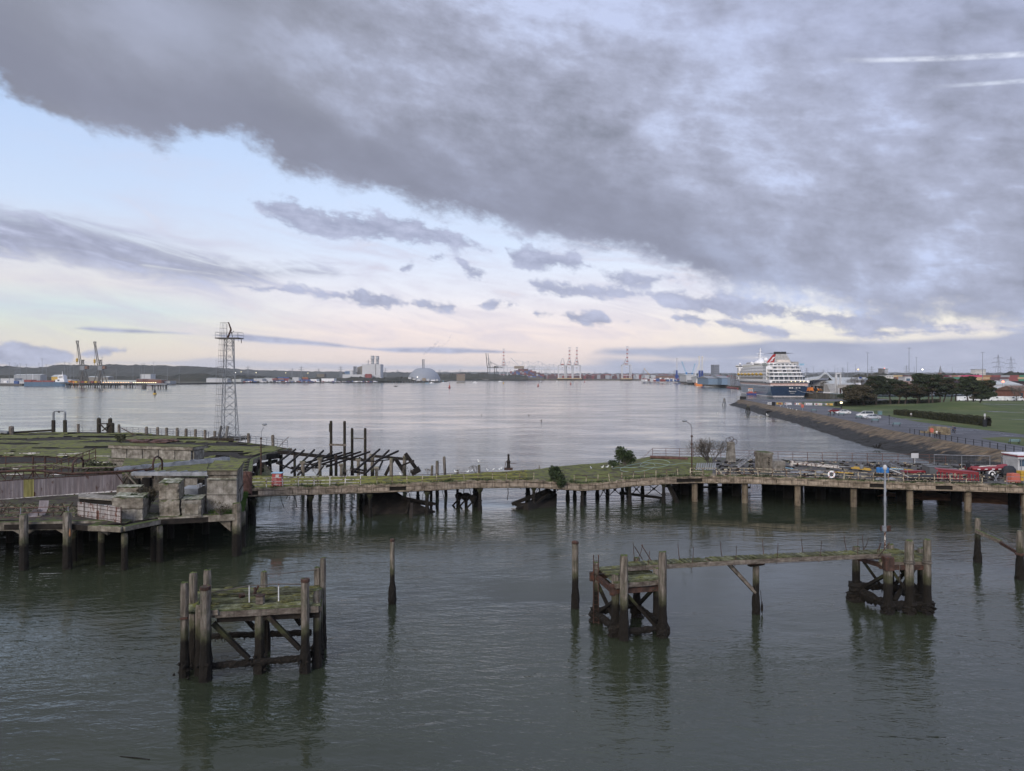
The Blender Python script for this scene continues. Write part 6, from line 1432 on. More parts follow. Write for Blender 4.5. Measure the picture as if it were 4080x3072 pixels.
gull(0,0,0,'gull on top of the right post of the timber portal',1.6,rz=2.0,Y=166).location=AX(440,166,ZH(1665,166))
# low jetty and beam at the far left
t=thing('low_walkway','low timber walkway and dark beam leading off the far left of the pier head','walkway',AX(60,165,3.9))
b=MB();b.beam(AX(50,163,ZH(1724,163)),AX(212,166,ZH(1714,166)),.4,.45);b.build('long_beam','brace_timber',t)
b=MB();b.beam(AX(-40,162,ZH(1717,162)),AX(40,162,ZH(1722,162)),2.0,.4);b.build('deck','steel_grey',t)
pile_mb(*AX(45,162).xy,ZH(1698,162),.5,zb=2.5,n=8,seed=4,grow=1.0).build('post','timber_beam',t)
b=MB();b.tube([AX(-40,162,ZH(1706,162)),AX(20,162,ZH(1708,162))],.06,5);b.build('rail','galvanised',t)
b=MB();b.beam(AX(28,162,ZH(1740,162)),AX(28,162,ZH(1722,162)),.3);b.beam(AX(5,162,ZH(1724,162)),AX(28,162,ZH(1736,162)),.2);b.build('bracket','brace_timber',t)
# ---- lattice tower
TY=148.0;tw=thing('lattice_tower','tall slim steel lattice tower with a railed platform and caged ladder','tower',AX(915,TY,3.9))
tz=lambda y:ZH(y,TY)
base=[(AX(880,TY-1.6).x,TY-1.6),(AX(953,TY-1.2).x,TY-1.2),(AX(939,TY+2.4).x,TY+2.4),(AX(892,TY+2.2).x,TY+2.2)]
cx,cy=AX(913,TY+.3).x,TY+.3;topw=.72
topc=[(cx-topw,cy-topw),(cx+topw+.1,cy-topw),(cx+topw,cy+topw),(cx-topw,cy+topw)]
z0,z1=4.2,tz(1350)
leg=lambda i,z:Vector((lerp(base[i][0],topc[i][0],(z-z0)/(z1-z0)),lerp(base[i][1],topc[i][1],(z-z0)/(z1-z0)),z))
for i in range(4):
 b=MB();b.tube([leg(i,z0),leg(i,z1)],.085,6);b.build('leg','steel_grey',tw)
zz=[z0];
while zz[-1]<z1-1.0:zz.append(zz[-1]+lerp(2.0,1.35,(zz[-1]-z0)/(z1-z0)))
zz[-1]=z1
for k in range(len(zz)-1):
 b=MB()
 for i in range(4):
  j=(i+1)%4
  b.tube([leg(i,zz[k]),leg(j,zz[k+1])],.035,4);b.tube([leg(j,zz[k]),leg(i,zz[k+1])],.035,4)
  if k%2==0:b.tube([leg(i,zz[k+1]),leg(j,zz[k+1])],.045,4)
  m=(leg(i,zz[k])+leg(j,zz[k+1]))/2;b.lathe(m-Vector((0,0,.09)),[(.09,0),(.09,.18)],5)
 b.build('bracing_bay','steel_grey',tw)
b=MB();c=Vector((cx+.05,cy,z1));b.box(c,(4.7,3.0,.22));b.build('platform','crane_dark',tw)
b=MB()
for f in(.55,1.1):b.tube([c+Vector((sx*2.3,sy*1.45,.2+f))for sx,sy in((-1,-1),(1,-1),(1,1),(-1,1))],.03,4,closed=True)
for sx in(-2.3,-1.15,0,1.15,2.3):
 for sy in(-1.45,1.45):b.tube([c+Vector((sx,sy,.2)),c+Vector((sx,sy,1.3))],.035,4)
b.build('guard_rail','steel_grey',tw)
b=MB();la=Vector((base[0][0]-1.0,base[0][1],z0));lb_=Vector((cx-1.15,cy-.6,tz(1287)))
for dx in(0,.38):b.tube([la+Vector((dx,0,0)),lb_+Vector((dx*.8,0,0))],.03,4)
for k in range(46):p=la.lerp(lb_,k/45);b.tube([p,p+Vector((.36,0,0))],.018,3)
b.build('ladder','steel_grey',tw)
b=MB()
for k in range(21):
 p=la.lerp(lb_,(k+1)/21);b.tube([p+Vector((-.35,0,0)),p+Vector((-.3,-.45,0)),p+Vector((.2,-.6,0)),p+Vector((.75,-.3,0)),p+Vector((.95,.1,0))],.03,4)
b.build('ladder_cage','crane_dark',tw)
b=MB();b.tube([la+Vector((-.35,-.1,.2)),lb_+Vector((-.35,-.1,0))],.022,3);b.tube([la+Vector((.75,-.2,.2)),lb_+Vector((.7,-.2,0))],.022,3);b.build('ladder_cage','crane_dark',tw)
b=MB();b.beam(AX(910,TY,tz(1284)),AX(921,TY,tz(1312)),.2);b.beam(AX(921,TY,tz(1312)),AX(908,TY,tz(1345)),.3);b.beam(AX(911,TY,tz(1290)),AX(927,TY,tz(1342)),.1);b.beam(AX(904,TY,tz(1345)),AX(904,TY,tz(1290)),.08);b.beam(AX(921,TY,tz(1328)),AX(932,TY,tz(1319)),.1);b.beam(AX(893,TY,tz(1287)),AX(912,TY,tz(1285)),.06);b.build('davit','rusty_iron',tw)
b=MB();b.beam(AX(961,TY-1,tz(1350)),AX(962,TY-1,tz(1368)),.12);b.beam(AX(949,TY-1,tz(1350)),AX(950,TY-1,tz(1362)),.04);b.build('hanging_cable','crane_dark',tw)
for x0,x1 in((870,882),(898,908)):
 b=MB();b.beam(AX(x0,TY-2,4.0),AX(x1,TY-1.6,tz(1695)),.45,.35);b.build('stub_beam','crane_dark',tw)
b=MB();b.box((cx-.2,cy,3.85),(7.2,5.0,.55));b.build('timber_base','brace_timber',tw)
# gulls
for i,(px,Y,z)in enumerate(((1862,99,3.72),(1880,99.5,3.72),(1909,101,4.9),(1943,100.5,3.74),(1966,101,3.74),(1988,101.4,3.74),(1999,101.6,3.74),(1816,99,3.72),(2355,103,3.72),(2400,104,3.72),(2419,104.3,3.72),(2439,104.5,3.72),(1598,96.3,3.75))):
 gull(px,0,z,'%s gull from the left resting along the rear edge of the pier arm'%ORD[i],1.25,rz=i*1.3,Y=Y)
p=W(3058,1658,0);g_=gull(3058,1658,0,'swan-like white bird floating close to the tip of the sea wall',3.4,rz=2.0)
for i,(px,py)in enumerate(((3024,1659),(2157,1679),(1918,1655),(2107,1655),(2860,1645))):
 gull(px,py,0,['white bird floating left of the swan-like bird by the sea wall','single gull swimming in open water above the centre of the pier','distant gull swimming left of the open-water gull','distant gull swimming just left of the centre','gull swimming near the pile tripods'][i],1.5 if i!=1 else 2.4,rz=i,mat='gull_white' if i in(0,4)else 'gull_brown')
 # ---- writing
def text(body,size,mat,parent,loc,rot,name='lettering',depth=0.02,bold=0.0):
 cu=bpy.data.curves.new(name,'FONT');cu.body=body;cu.size=size;cu.extrude=depth;cu.align_x='CENTER';cu.align_y='CENTER';cu.offset=bold
 tmp=bpy.data.objects.new('tmp',cu);COL.objects.link(tmp)
 bpy.context.view_layer.update()
 me=bpy.data.meshes.new_from_object(tmp.evaluated_get(bpy.context.evaluated_depsgraph_get()))
 bpy.data.objects.remove(tmp);bpy.data.curves.remove(cu)
 me.materials.clear();me.materials.append(M[mat]);o=bpy.data.objects.new(name,me);COL.objects.link(o)
 o.parent=parent;o.location=loc;o.rotation_euler=rot
 return o
 # ---- cruise ship (x starboard, y forward, z above the waterline)
sh=thing('cruise_ship','large cruise ship with navy hull, white decks and red funnel, moored stern towards us','ship',(0,0,0))
LEN=182.0
def hb(y,z):
 t=y/LEN;fl=max(0,(z-2)/11)
 if t<0.06:k=0.80+0.20*min(1,(z+1)/7);k=min(1,k+t*2.0)
 elif t<0.62:k=1.0
 else:
  u=(t-0.62)/0.38;k=max(0.0,(1-u**(1.7+1.3*fl)))
 return 14.0*k+(0.9 if z>11 and t<.8 else 0)
def stern_y(z):return-2.6*min(1,max(0,z)/9.0)-(1.2 if z>11 else 0)
bands=[(-1.2,.15,'boot_red'),(.15,.75,'white_paint'),(.75,3.5,'navy_paint'),(3.5,8.4,'navy_paint'),(8.4,9.1,'white_paint'),(9.1,9.55,'stripe_red'),(9.55,10.0,'cream_paint'),(10.0,10.35,'stripe_red'),(10.35,11.2,'white_paint'),(11.2,12.9,'white_paint')]
b=MB();ys=[0,3,8,16,30,50,75,100,115,130,142,153,162,170,176,180,182]
for z0,z1,mt in bands:
 rows=[]
 for z in(z0,z1):
  zz=lambda y:z+max(0,(y-110)/72)**2*1.3*(1 if z>2 else 0)
  rk=lambda y:y+max(0,(y-150)/32)*max(0,z)*0.55
  rows.append([(-hb(y,z),rk(y)+(stern_y(z)if y==0 else 0),zz(y))for y in ys[::-1]]+[(hb(y,z),rk(y)+(stern_y(z)if y==0 else 0),zz(y))for y in ys])
 n=len(rows[0])
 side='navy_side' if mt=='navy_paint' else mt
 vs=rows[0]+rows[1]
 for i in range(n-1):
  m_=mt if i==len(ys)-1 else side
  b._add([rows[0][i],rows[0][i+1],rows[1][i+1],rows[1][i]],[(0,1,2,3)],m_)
b.build('hull',None,sh)
def slab(y0,y1,z,w0,w1=None,th=.9,mat='white_paint',name='deck',round_=2.5):
 w1=w1 or w0;b=MB();b.prism([(-w0+round_,y0-.8),(0,y0-1.6),(w0-round_,y0-.8),(w0,y0+round_),(w1,y1),(-w1,y1),(-w0,y0+round_)],z,z+th);return b.build(name,mat,sh)
def wins(xs,y,z,w,h,mat='glass_dark',side=False,name='window'):
 for x in xs:
  b=MB()
  if side:b.box((y,x,z),(.12,w,h))
  else:b.box((x,y,z),(w,.12,h))
  b.build(name,mat,sh)
levels=[(0,12.4,14.6),(3.5,15.9,14.0),(6.5,18.7,13.6),(9.5,21.4,13.2),(13.5,24.1,11.8)]
tops=[158,158,156,152,142]
slab(-3.6,160,12.4,15.0,12.5,.75)
for(y0,z,w),yt in zip(levels[1:],tops[1:]):slab(y0,yt,z,w,w-(2 if z>20 else 0.5),.75)
# inner walls of each deck and what is let into them
for i,((y0,z,w),nz,yt)in enumerate(zip(levels,[15.9,18.7,21.4,24.1,26.4],tops)):
 zb=z+.75;inset=5.5 if i<4 else 4
 b=MB();b.prism([(-w+1.2,y0+inset),(w-1.2,y0+inset),(w-1.2,yt-3),(-w+1.2,yt-3)],zb,nz,'cream_paint');b.build('deck_house',None,sh)
 # shaded lobby glazing at the stern
 k=7
 for j in range(k):
  x=lerp(-w+2.6,w-2.6,j/(k-1));mt='glass_dark'
  if i==1:mt='glass_green' if 1<j<5 else 'glass_dark'
  if i in(2,3)and j in(2,4):continue
  wins([x],y0+inset-.1,zb+.25,(2*w-4)/k*(.94 if i<2 else.8),nz-zb-.5,mt)
 for j in range(9):
  x=lerp(-w+.5,w-.5,j/8);b=MB();b.tube([(x,y0-.2,zb),(x,y0-.2,nz)],.12,5);b.build('stanchion','white_paint',sh)
 b=MB()
 for f in(.5,1.0):b.tube([(-w+.1,y0+12,zb+f),(-w+.1,y0+1.5,zb+f),(-w+2.4,y0-.9,zb+f),(0,y0-1.6,zb+f),(w-2.4,y0-.9,zb+f),(w-.1,y0+1.5,zb+f),(w-.1,y0+12,zb+f)],.05,4)
 b.build('guard_rail','grey_light',sh)
 # after bulwark: windows under the lowest deck, stern lamps
for j in range(9):wins([lerp(-12,12,j/8)],-3.95,11.3,2.3,.85,'glass_dark')
for x in(1,4,8,10.5,13):
 b=MB();b.lathe((x,-5.0,12.0),[(.2,0),(.3,.2),(.2,.4)],6);b.build('stern_lamp','lamp_pale',sh)
b=MB();b.box((0,-2.6,8.2),(24,.3,.5));b.build('mooring_slot','glass_dark',sh)
for x,mt in((0.5,'white_paint'),(2.2,'white_paint'),(5.4,'grey_light'),(7.6,'grey_light')):
 b=MB();b.lathe((x,-3.0,6.4),[(.2,0),(.7,.3),(.7,.9),(.2,1.2)],8);b.build('fairlead',mt,sh)
text('Balmoral',1.5,'grey_light',sh,(2.6,-2.15,4.4),(R(74),0,0),bold=.02);text('NASSAU',.9,'grey_light',sh,(2.6,-1.7,2.8),(R(74),0,0))
text('Balmoral',1.9,'navy_paint',sh,(-15.05,12,11.3),(R(90),0,R(-90)))
# port side: rows of windows and the lifeboat gallery
def side_row(z,y0,y1,n,w,h,x=-14.05,mat='glass_dark'):
 b=MB()
 for k in range(n):b.box((x,lerp(y0,y1,k/(n-1)),z),(.12,w,h))
 o=b.build('window_row',mat,sh);o['kind']='stuff'
side_row(6.4,20,60,14,1.0,.7);side_row(6.4,70,150,24,1.0,.6,-14.03);side_row(11.2,20,150,46,1.3,.8,-14.98);side_row(4.2,8,40,8,.5,.5)
b=MB();b.box((-14.0,85,7.2),(.1,70,.18));b.build('rubbing_strake','grey_paint',sh)
b=MB();b.prism([(-13.9,14),(-9.5,14),(-9.5,26),(-13.9,26)],13.2,24.0);b.build('stair_tower','white_paint',sh)
for z in(13.6,16.8,19.6,22.2):
 b=MB()
 for k in range(5):b.box((-13.95,15.5+k*2.1,z),(.14,1.3,1.6))
 b.build('lattice_window','grey_paint',sh)
b=MB();b.box((-13.2,90,13.2),(.3,128,2.7));b.build('promenade_wall','cream_paint',sh)
side_row(13.8,32,150,30,2.6,1.5,-13.42)
b=MB();b.box((-11.4,90,16.7),(.3,128,2.0));b.build('boat_deck_wall','brown_cab',sh)
side_row(19.6,30,150,44,1.5,1.1,-13.2,'glass_dark');side_row(22.3,30,148,40,1.6,1.1,-12.0)
b=MB();b.box((-13.1,90,19.5),(.3,126,1.9));b.build('cabin_wall','white_paint',sh)
b=MB();b.box((-11.9,88,22.15),(.3,120,1.95));b.build('cabin_wall','white_paint',sh)
b=MB();b.box((-12.3,30,24.9),(.25,14,2.1));b.build('glass_screen','glass_green',sh)
lbp=None
for k in range(7):
 y=36+k*17.5;b=MB();n=8;prof=[(-4.6,.3),(-4,1.0),(-1.5,1.45),(1.5,1.45),(4,1.0),(4.6,.3)]
 vs=[(-13.6+r*math.cos(2*math.pi*i/n),y+yy,17.9+r*.85*math.sin(2*math.pi*i/n))for yy,r in prof for i in range(n)]
 b._add(vs,[(a*n+i,a*n+(i+1)%n,(a+1)*n+(i+1)%n,(a+1)*n+i)for a in range(5)for i in range(n)])
 lb_=b.build('lifeboat','yellow_paint',sh,True)
 b=MB();b.box((-14.3,y,17.5),(.5,5.5,.35));b.build('boat_band','orange_paint',lb_)
 b=MB();b.beam((-11.5,y-5.4,16.7),(-14.2,y-5.4,18.9),.3);b.beam((-11.5,y+5.4,16.7),(-14.2,y+5.4,18.9),.3);b.build('davit','white_paint',sh)
 # forward house, bridge, radar hump
b=MB();b.prism([(-13.8,140),(13.8,140),(13.2,152),(8,160),(-8,160),(-13.2,152)],13.1,24.6);b.build('forward_house','white_paint',sh)
b=MB();b.prism([(-15.6,143),(15.6,143),(15.6,147),(10,153),(-10,153),(-15.6,147)],24.4,27.0);b.build('bridge','white_paint',sh)
b=MB();b.prism([(-15.7,142.8),(15.7,142.8),(15.7,146),(-15.7,146)],25.3,26.3);b.build('bridge_window','glass_dark',sh)
b=MB();b.prism([(-10,92),(10,92),(10,138),(-10,138)],24.8,27.6);b.build('lido_house','white_paint',sh)
b=MB();b.prism([(-8,112),(8,112),(8,132),(-8,132)],27.6,29.2);b.build('observation_lounge','grey_light',sh)
b=MB();b.prism([(-8.15,113),(8.15,113),(8.15,131),(-8.15,131)],27.9,28.8);b.build('lounge_window','glass_dark',sh)
b=MB();b.lathe((-3,90,27.4),[(6.3,0),(5.8,1.3),(4.6,2.4),(3,3.1),(2.0,3.8),(1.4,4.9),(.7,5.1)],14,sx=1.0,sy=1.1);b.build('mast_housing','white_paint',sh,True)
b=MB();b.tube([(-3.5,90,32),(-3.2,90,41.5)],.55,8,r2=.28);b.build('mast','white_paint',sh)
for z,w in((33.4,4.2),(36.6,3.4),(35.0,1.6),(39.6,1.0)):
 b=MB();b.beam((-3.4-w,90,z),(-3.4+w,90,z),.4,.35);b.build('mast_yard','white_paint',sh)
b=MB()
for x,z in((-4.2,36),(-4.2,37.6),(-2.5,38.4),(-4.0,40),(.4,35.9),(-2.6,40.6)):b.box((x,90,z),(.4,.4,.5))
b.build('antenna','crane_dark',sh)
b=MB();b.beam((-4.8,90,33),(-4.7,90,37),.3);b.build('signal_mast','crane_dark',sh)
def dome(x,y,z,r,name='radome'):
 b=MB();b.lathe((x,y,z),[(r*.5,0),(r*.87,r*.35),(r,r*.9),(r*.87,r*1.4),(r*.5,r*1.8),(r*.05,r*1.95)],14);return b.build(name,'white_paint',sh,True)
dome(-.2,82,29.2,1.9);dome(-12.5,140,27,1.1);dome(-9,100,27.7,1.0);dome(-1,30,27.6,.9)
b=MB();b.tube([(-.2,82,27.4),(-.2,82,29.4)],.6,8);b.build('radome_post','white_paint',sh)
# after top deck and funnel
b=MB();b.prism([(-9.6,26),(9.6,26),(9.6,60),(-9.6,60)],24.8,27.4);b.build('funnel_deckhouse','white_paint',sh)
for x in(-7.4,-3,1.5,6):wins([x],25.9,25.3,2.0,1.5)
b=MB();b.box((1.5,23,27.4),(10,.3,2.2));b.build('screen_board','pink_lining',sh)
b=MB();b.box((10.6,24,25.0),(4.5,6,3.0));b.build('vent_house','funnel_grey',sh)
b=MB();b.box((14,22,25.0),(7,.2,1.5));b.build('glass_screen','light_blue',sh)
F0,F1=27.4,34.6
b=MB();b.prism([(-2.5,30),(8.8,30),(8.8,44),(-2.5,44)],F0,F0+.01)
b=MB();vs=[(-4.2,30,F0),(9.8,30,F0),(9.8,46,F0),(-4.2,46,F0),(-2.2,33,F1),(6.2,33,F1),(6.2,43,F1),(-2.2,43,F1)]
b._add(vs,[(0,1,5,4),(1,2,6,5),(2,3,7,6),(3,0,4,7),(4,5,6,7)]);fn=b.build('funnel','funnel_grey',sh)
b=MB()
for k in range(5):x=lerp(-3.6,9.0,k/4);b.tube([(x,29.9,F0),(lerp(-1.8,5.9,k/4),32.9,F1)],.12,4)
for k in range(3):z=F0+1.8+k*1.9;t_=(z-F0)/(F1-F0);b.tube([(lerp(-4.2,-2.2,t_),29.9+3*t_,z),(lerp(9.8,6.2,t_),29.9+3*t_,z)],.12,4)
b.build('grille_bars','grey_light',fn)
b=MB();vs=[(-8.8,38.5,F0),(-4.4,30.5,F0),(-3.9,45,F0),(-4.2,35,F1-.4),(-2.3,33.4,F1),(-2.3,42,F1)]
b._add(vs,[(0,1,4,3),(1,2,5,4),(2,0,3,5),(3,4,5),(0,2,1)]);fw=b.build('funnel_side','funnel_red',sh)
# white flag emblem on the red side
P0,P1,P3=Vector(vs[0]),Vector(vs[1]),Vector(vs[3]);ex=(P1-P0).normalized();nrm=ex.cross(Vector((0,0,1))).normalized();ey=((Vector(vs[3])+Vector(vs[4]))/2-(P0+P1)/2).normalized()
if nrm.y>0:nrm=-nrm
b=MB();o_=P0.lerp(P1,.60)+ey*.8+nrm*.22
for out in([(-3.6,0),(-1.6,0),(-.2,4.2),(.8,7.4),(-.6,8.0),(-1.6,4.0)],[(0.2,1.0),(1.8,1.4),(1.6,4.6),(4.6,8.6),(2.6,8.0),(1.2,8.0),(.4,4.6)]):b.extr([(u_*.55,v_*.55)for u_,v_ in out],o_,ex,ey,nrm,.12)
b.build('flag_emblem','white_paint',fw)
b=MB();b.prism([(-4.6,36),(8.6,36),(10.5,38),(8.6,40),(-4.6,40),(-6.5,38)],F1+.6,F1+.9)
b._add([(8,36,F1+.5),(8,40,F1+.5),(14,38,F1+.8),(8,38,F1+1.1)],[(0,1,2),(0,2,3),(1,3,2)]);b._add([(-4,36,F1+.5),(-4,40,F1+.5),(-10.0,38,F1+.8),(-4,38,F1+1.1)],[(0,2,1),(0,3,2),(1,2,3)])
b.build('funnel_wing','black_paint',fn)
for x in(-.4,4.6):
 b=MB();b.prism([(x-2,35.5),(x+2,35.5),(x+2,40.5),(x-2,40.5)],F1,F1+2.0);b.build('exhaust','black_paint',fn)
sh.location=(217.0,571.5,0);sh.rotation_euler=(0,0,R(-7.6))
for k,(px,y)in enumerate(((3222,1558),(3224,1560))):
 pass
b=MB();s0=Vector((219.5,567.5,6.8))
for e in((AX(3232,520,4.2)),(AX(3238,512,4.2))):b.tube([s0,s0.lerp(e,.5)+Vector((0,0,-1)),e],.09,4)
tag(b.build('mooring_line','grey_light'),'pair of slack mooring lines from the cruise ship stern to the quay','rope')
# tender alongside
tg=thing('pilot_boat','small blue and red workboat with white wheelhouse alongside the cruise ship','boat',(0,0,0))
b=MB();b.prism([(-4.6,-2),(3.6,-2),(5.4,0),(3.6,2),(-4.6,2)],-.3,1.5);b.build('hull','deep_blue',tg)
b=MB();b.prism([(-4.7,-2.1),(3.7,-2.1),(5.5,0),(3.7,2.1),(-4.7,2.1)],1.5,2.0);b.build('bulwark','stripe_red',tg)
b=MB();b.box((-1.4,0,2),(3.0,2.6,1.2),0,'stripe_red');b.build('deckhouse','stripe_red',tg)
b=MB();b.box((-1.4,0,3.2),(3.6,2.8,2.2),0,taper=.92);b.build('wheelhouse','white_paint',tg)
for x in(-2.4,-1.4,-.4):
 b=MB();b.box((x,-1.36,3.6),(.7,.15,1.3));b.build('window','glass_dark',tg)
b=MB();b.box((-1.4,0,5.4),(3.8,3.0,.3));b.build('roof','orange_paint',tg)
b=MB();b.box((3,0,1.8),(2.4,2.0,1.4));b.build('deck_gear','brown_cab',tg)
tg.location=W(2997,1573.5,0);tg.rotation_euler=(0,0,R(-8))
# ---- far shore, docks and town
def flood_mast(p,h,label,group,r=.35,lit=None):
 t=thing('floodlight_mast',label,'light mast',p,group)
 b=MB();b.tube([p,p+Vector((0,0,h))],r,6,r2=r*.55);b.build('pole','mast_grey',t)
 b=MB();b.beam(p+Vector((-2.2,0,h)),p+Vector((2.2,0,h)),.7,.35);b.build('head_frame','mast_grey',t)
 if lit:
  b=MB();b.lathe(p+Vector((0,-.6,h-.9)),[(.2,0),(.75,.4),(.75,.8),(.2,1.2)],8);b.build('lamp',lit,t)
 return t
def mast_row(rows,where,group,zb=4.0,r=.35):
 for i,(px,ytop,zt)in enumerate(rows):
  Y=(zt-HC)*F/(HY-ytop);flood_mast(AX(px,Y,zb),zt-zb,'%s floodlight mast from the left %s'%(ORD[i],where),group,r*(Y/900)**.45)
mast_row([(3326,1457,42),(3377,1445,44),(3409,1452,44),(3457,1406,44),(3622,1387,44),(3651,1424,44),(3794,1462,44),(3915,1404,44)],'above the pine trees and dock sheds','floodlight masts over the docks')
mast_row([(3242,1461,40),(3248,1490,19),(3268,1485,24),(3298,1467,40),(3306,1483,26),(3338,1466,40),(3431,1483,24),(3643,1462,40)],'among the smaller masts right of the cruise ship','smaller masts behind the docks')
mast_row([(37,1445,38),(60,1447,38),(81,1449,38),(105,1451,38),(155,1447,38),(168,1430,42),(185,1451,38),(257,1442,40),(269,1458,34),(276,1446,40),(282,1450,38),(294,1458,34),(407,1423,44),(463,1470,30),(530,1462,32),(556,1458,32),(563,1450,36),(575,1448,38),(612,1442,40),(668,1458,34),(714,1465,30)],'beyond the left shore jetty','floodlight masts on the left shore',2.3,.3)
for i,(px,yt,Y,lit)in enumerate(((861,1436,1420,None),(939,1484,1500,'lamp_white'),(961,1481,1520,'lamp_pale'),(1021,1484,1560,'lamp_pale'),(1139,1485,1600,'lamp_pale'),(1190,1484,1650,None),(1227,1486,1650,'lamp_pale'),(1358,1478,1750,None))):
 flood_mast(AX(px,Y,2.3),ZH(yt,Y)-2.3,'%s mast from the left along the shore between lattice tower and power station%s'%(ORD[i],', lamp lit' if lit else ''),'masts on the wooded shore',.35,lit)
for px,py,Y,m_,lab in((3418,1473,700,'lamp_warm','glowing amber lamp on a thin pole above the dock sheds'),(3674,1473,760,'lamp_white','glowing white lamp on a thin pole between the tall masts'),(3994,1522,460,'lamp_red','small red light on a thin post before the white shed roofs')):
 flood_mast(AX(px,Y,4.0),ZH(py,Y)-4.0+.5,lab,None,.15,m_)
def pylon(px,yt,zt,label,zb=4.0,w=None):
 Y=(zt-HC)*F/(HY-yt);p=AX(px,Y,zb);h=zt-zb;w=w or h*.10
 t=thing('pylon',label,'pylon',p,'electricity pylons on the skyline');r=.22*(Y/1500)**.5
 lw=lambda f:w*(1-.86*f);b=MB()
 for sx in(-1,1):
  for sy in(-1,1):b.tube([p+Vector((sx*w,sy*w,0)),p+Vector((sx*lw(.6)*.8,sy*lw(.6)*.8,h*.6)),p+Vector((sx*.2,sy*.2,h))],r,4)
 K=8
 for k in range(K):
  f0,f1=k/K*.95,(k+1)/K*.95;b.tube([p+Vector((-lw(f0)*.9,-lw(f0)*.9,h*f0)),p+Vector((lw(f1)*.85,-lw(f1)*.85,h*f1))],r*.7,3);b.tube([p+Vector((lw(f0)*.9,-lw(f0)*.9,h*f0)),p+Vector((-lw(f1)*.85,-lw(f1)*.85,h*f1))],r*.7,3)
 b.build('lattice','mast_grey',t)
 for f,a in((.55,.19),(.72,.23),(.88,.16)):
  b=MB();z=h*f
  for s in(-1,1):b.tube([p+Vector((0,0,z+h*.03)),p+Vector((s*h*a,0,z))],r,3);b.tube([p+Vector((0,0,z-h*.005)),p+Vector((s*h*a,0,z))],r,3);b.tube([p+Vector((s*h*a,0,z)),p+Vector((s*h*a,0,z-h*.04))],r,3)
  b.build('cross_arm','mast_grey',t)
 return p,h
pp_=[]
for i,(px,yt,zt)in enumerate(((3214,1465,52),(3280,1471,52),(3358,1463,52),(3473,1458,54),(3612,1455,54),(3977,1413,56),(4028,1421,56))):
 pp_.append(pylon(px,yt,zt,'%s pylon from the left, right of the cruise ship'%ORD[i]))
for i,(px,yt)in enumerate(((68,1452),(988,1457),(1164,1466),(1200,1458),(1269,1467),(1358,1458),(1468,1432),(1535,1465),(1583,1473),(1752,1472),(1834,1470),(2370,1480),(2412,1482),(2512,1481),(2563,1471),(2668,1480),(2686,1475))):
 pylon(px,yt,52 if yt>1440 else 80,'%s small pylon from the left on the far skyline'%ORD[i],3.0)
b=MB()
for(a,ha),(c,hc)in zip(pp_[3:],pp_[4:]):
 for f in(.55,.72,.88):
  p,q=a+Vector((0,0,ha*f)),c+Vector((0,0,hc*f));b.tube([p,p.lerp(q,.25)-Vector((0,0,5)),p.lerp(q,.5)-Vector((0,0,7)),p.lerp(q,.75)-Vector((0,0,5)),q],.09,3)
tag(b.build('power_lines','mast_grey'),'thin power lines sagging between the pylons at the right','power lines')
# ship-to-shore cranes
def sts(px,Y,label,up,red=True,hgt=None,dark=False,zb=4.0,s=1.0):
 t=thing('container_crane',label,'crane',(0,0,0),'container cranes at the far terminal');m_='crane_dark' if dark else 'crane_white'
 w,d,H=13.5*s,14.0,46.0;b=MB()
 for x in(-w,w):
  for y in(-d,d):b.beam((x,y,0),(x,y,H),2.2,2.2)
 for y in(-d,d):b.beam((-w,y,H),(w,y,H),2,3);b.beam((-w,y,13),(w,y,13),1.6,2)
 for x in(-w,w):b.beam((x,-d,H),(x,d,H),2,2.6);b.beam((x,-d,13),(x,d,13),1.5,1.8)
 b.build('portal',m_,t)
 b=MB();ah=H+22
 for x in(-4.5,4.5):b.beam((x*1.8,-d,H),(x*.5,-d+3,ah),1.4);b.beam((x*1.8,d,H),(x*.5,-d+3,ah),1.0)
 b.beam((0,-d+3,ah),(0,-d+3,ah+1.5),5);b.build('apex_frame',m_,t)
 b=MB();b.box((0,d*.6,H-1),(10,16,6));b.build('machinery_house','crane_red' if red else m_,t)
 b=MB();
 if up:
  for x in(-2.2,2.2):b.beam((x,-d-2,H+2),(x,-d-10,H+58),.9,1.6)
  for k in range(9):z=H+4+k*6;y=-d-2-8*(z-H-2)/56;b.beam((-2.2,y,z),(2.2,y,z),.6);b.beam((-2.2,y,z),(2.2,y-.8,z+6),.4)
  b.box((0,-d-10,H+57),(7.5,2,2.4));b.build('boom',m_,t)
  b=MB()
  for k in range(1,8,2):z=H+4+k*6;y=-d-2-8*(z-H-2)/56;b.box((0,y-1.4,z),(5.4,.5,3.2))
  b.build('boom_marking','crane_red',t)
 b=MB();b.box((0,-d+2,H-10),(6,5,4));b.box((0,-d+2,H-20),(9,3,1.2));b.tube([(0,-d+2,H-19),(0,-d+2,H-9)],.3,4);b.build('trolley',m_,t)
 b=MB();b.box((0,0,0),(w*2+6,d*2+6,3.5));b.build('bogies','container_tan' if red else 'crane_dark',t)
 t.location=AX(px,Y,zb);return t
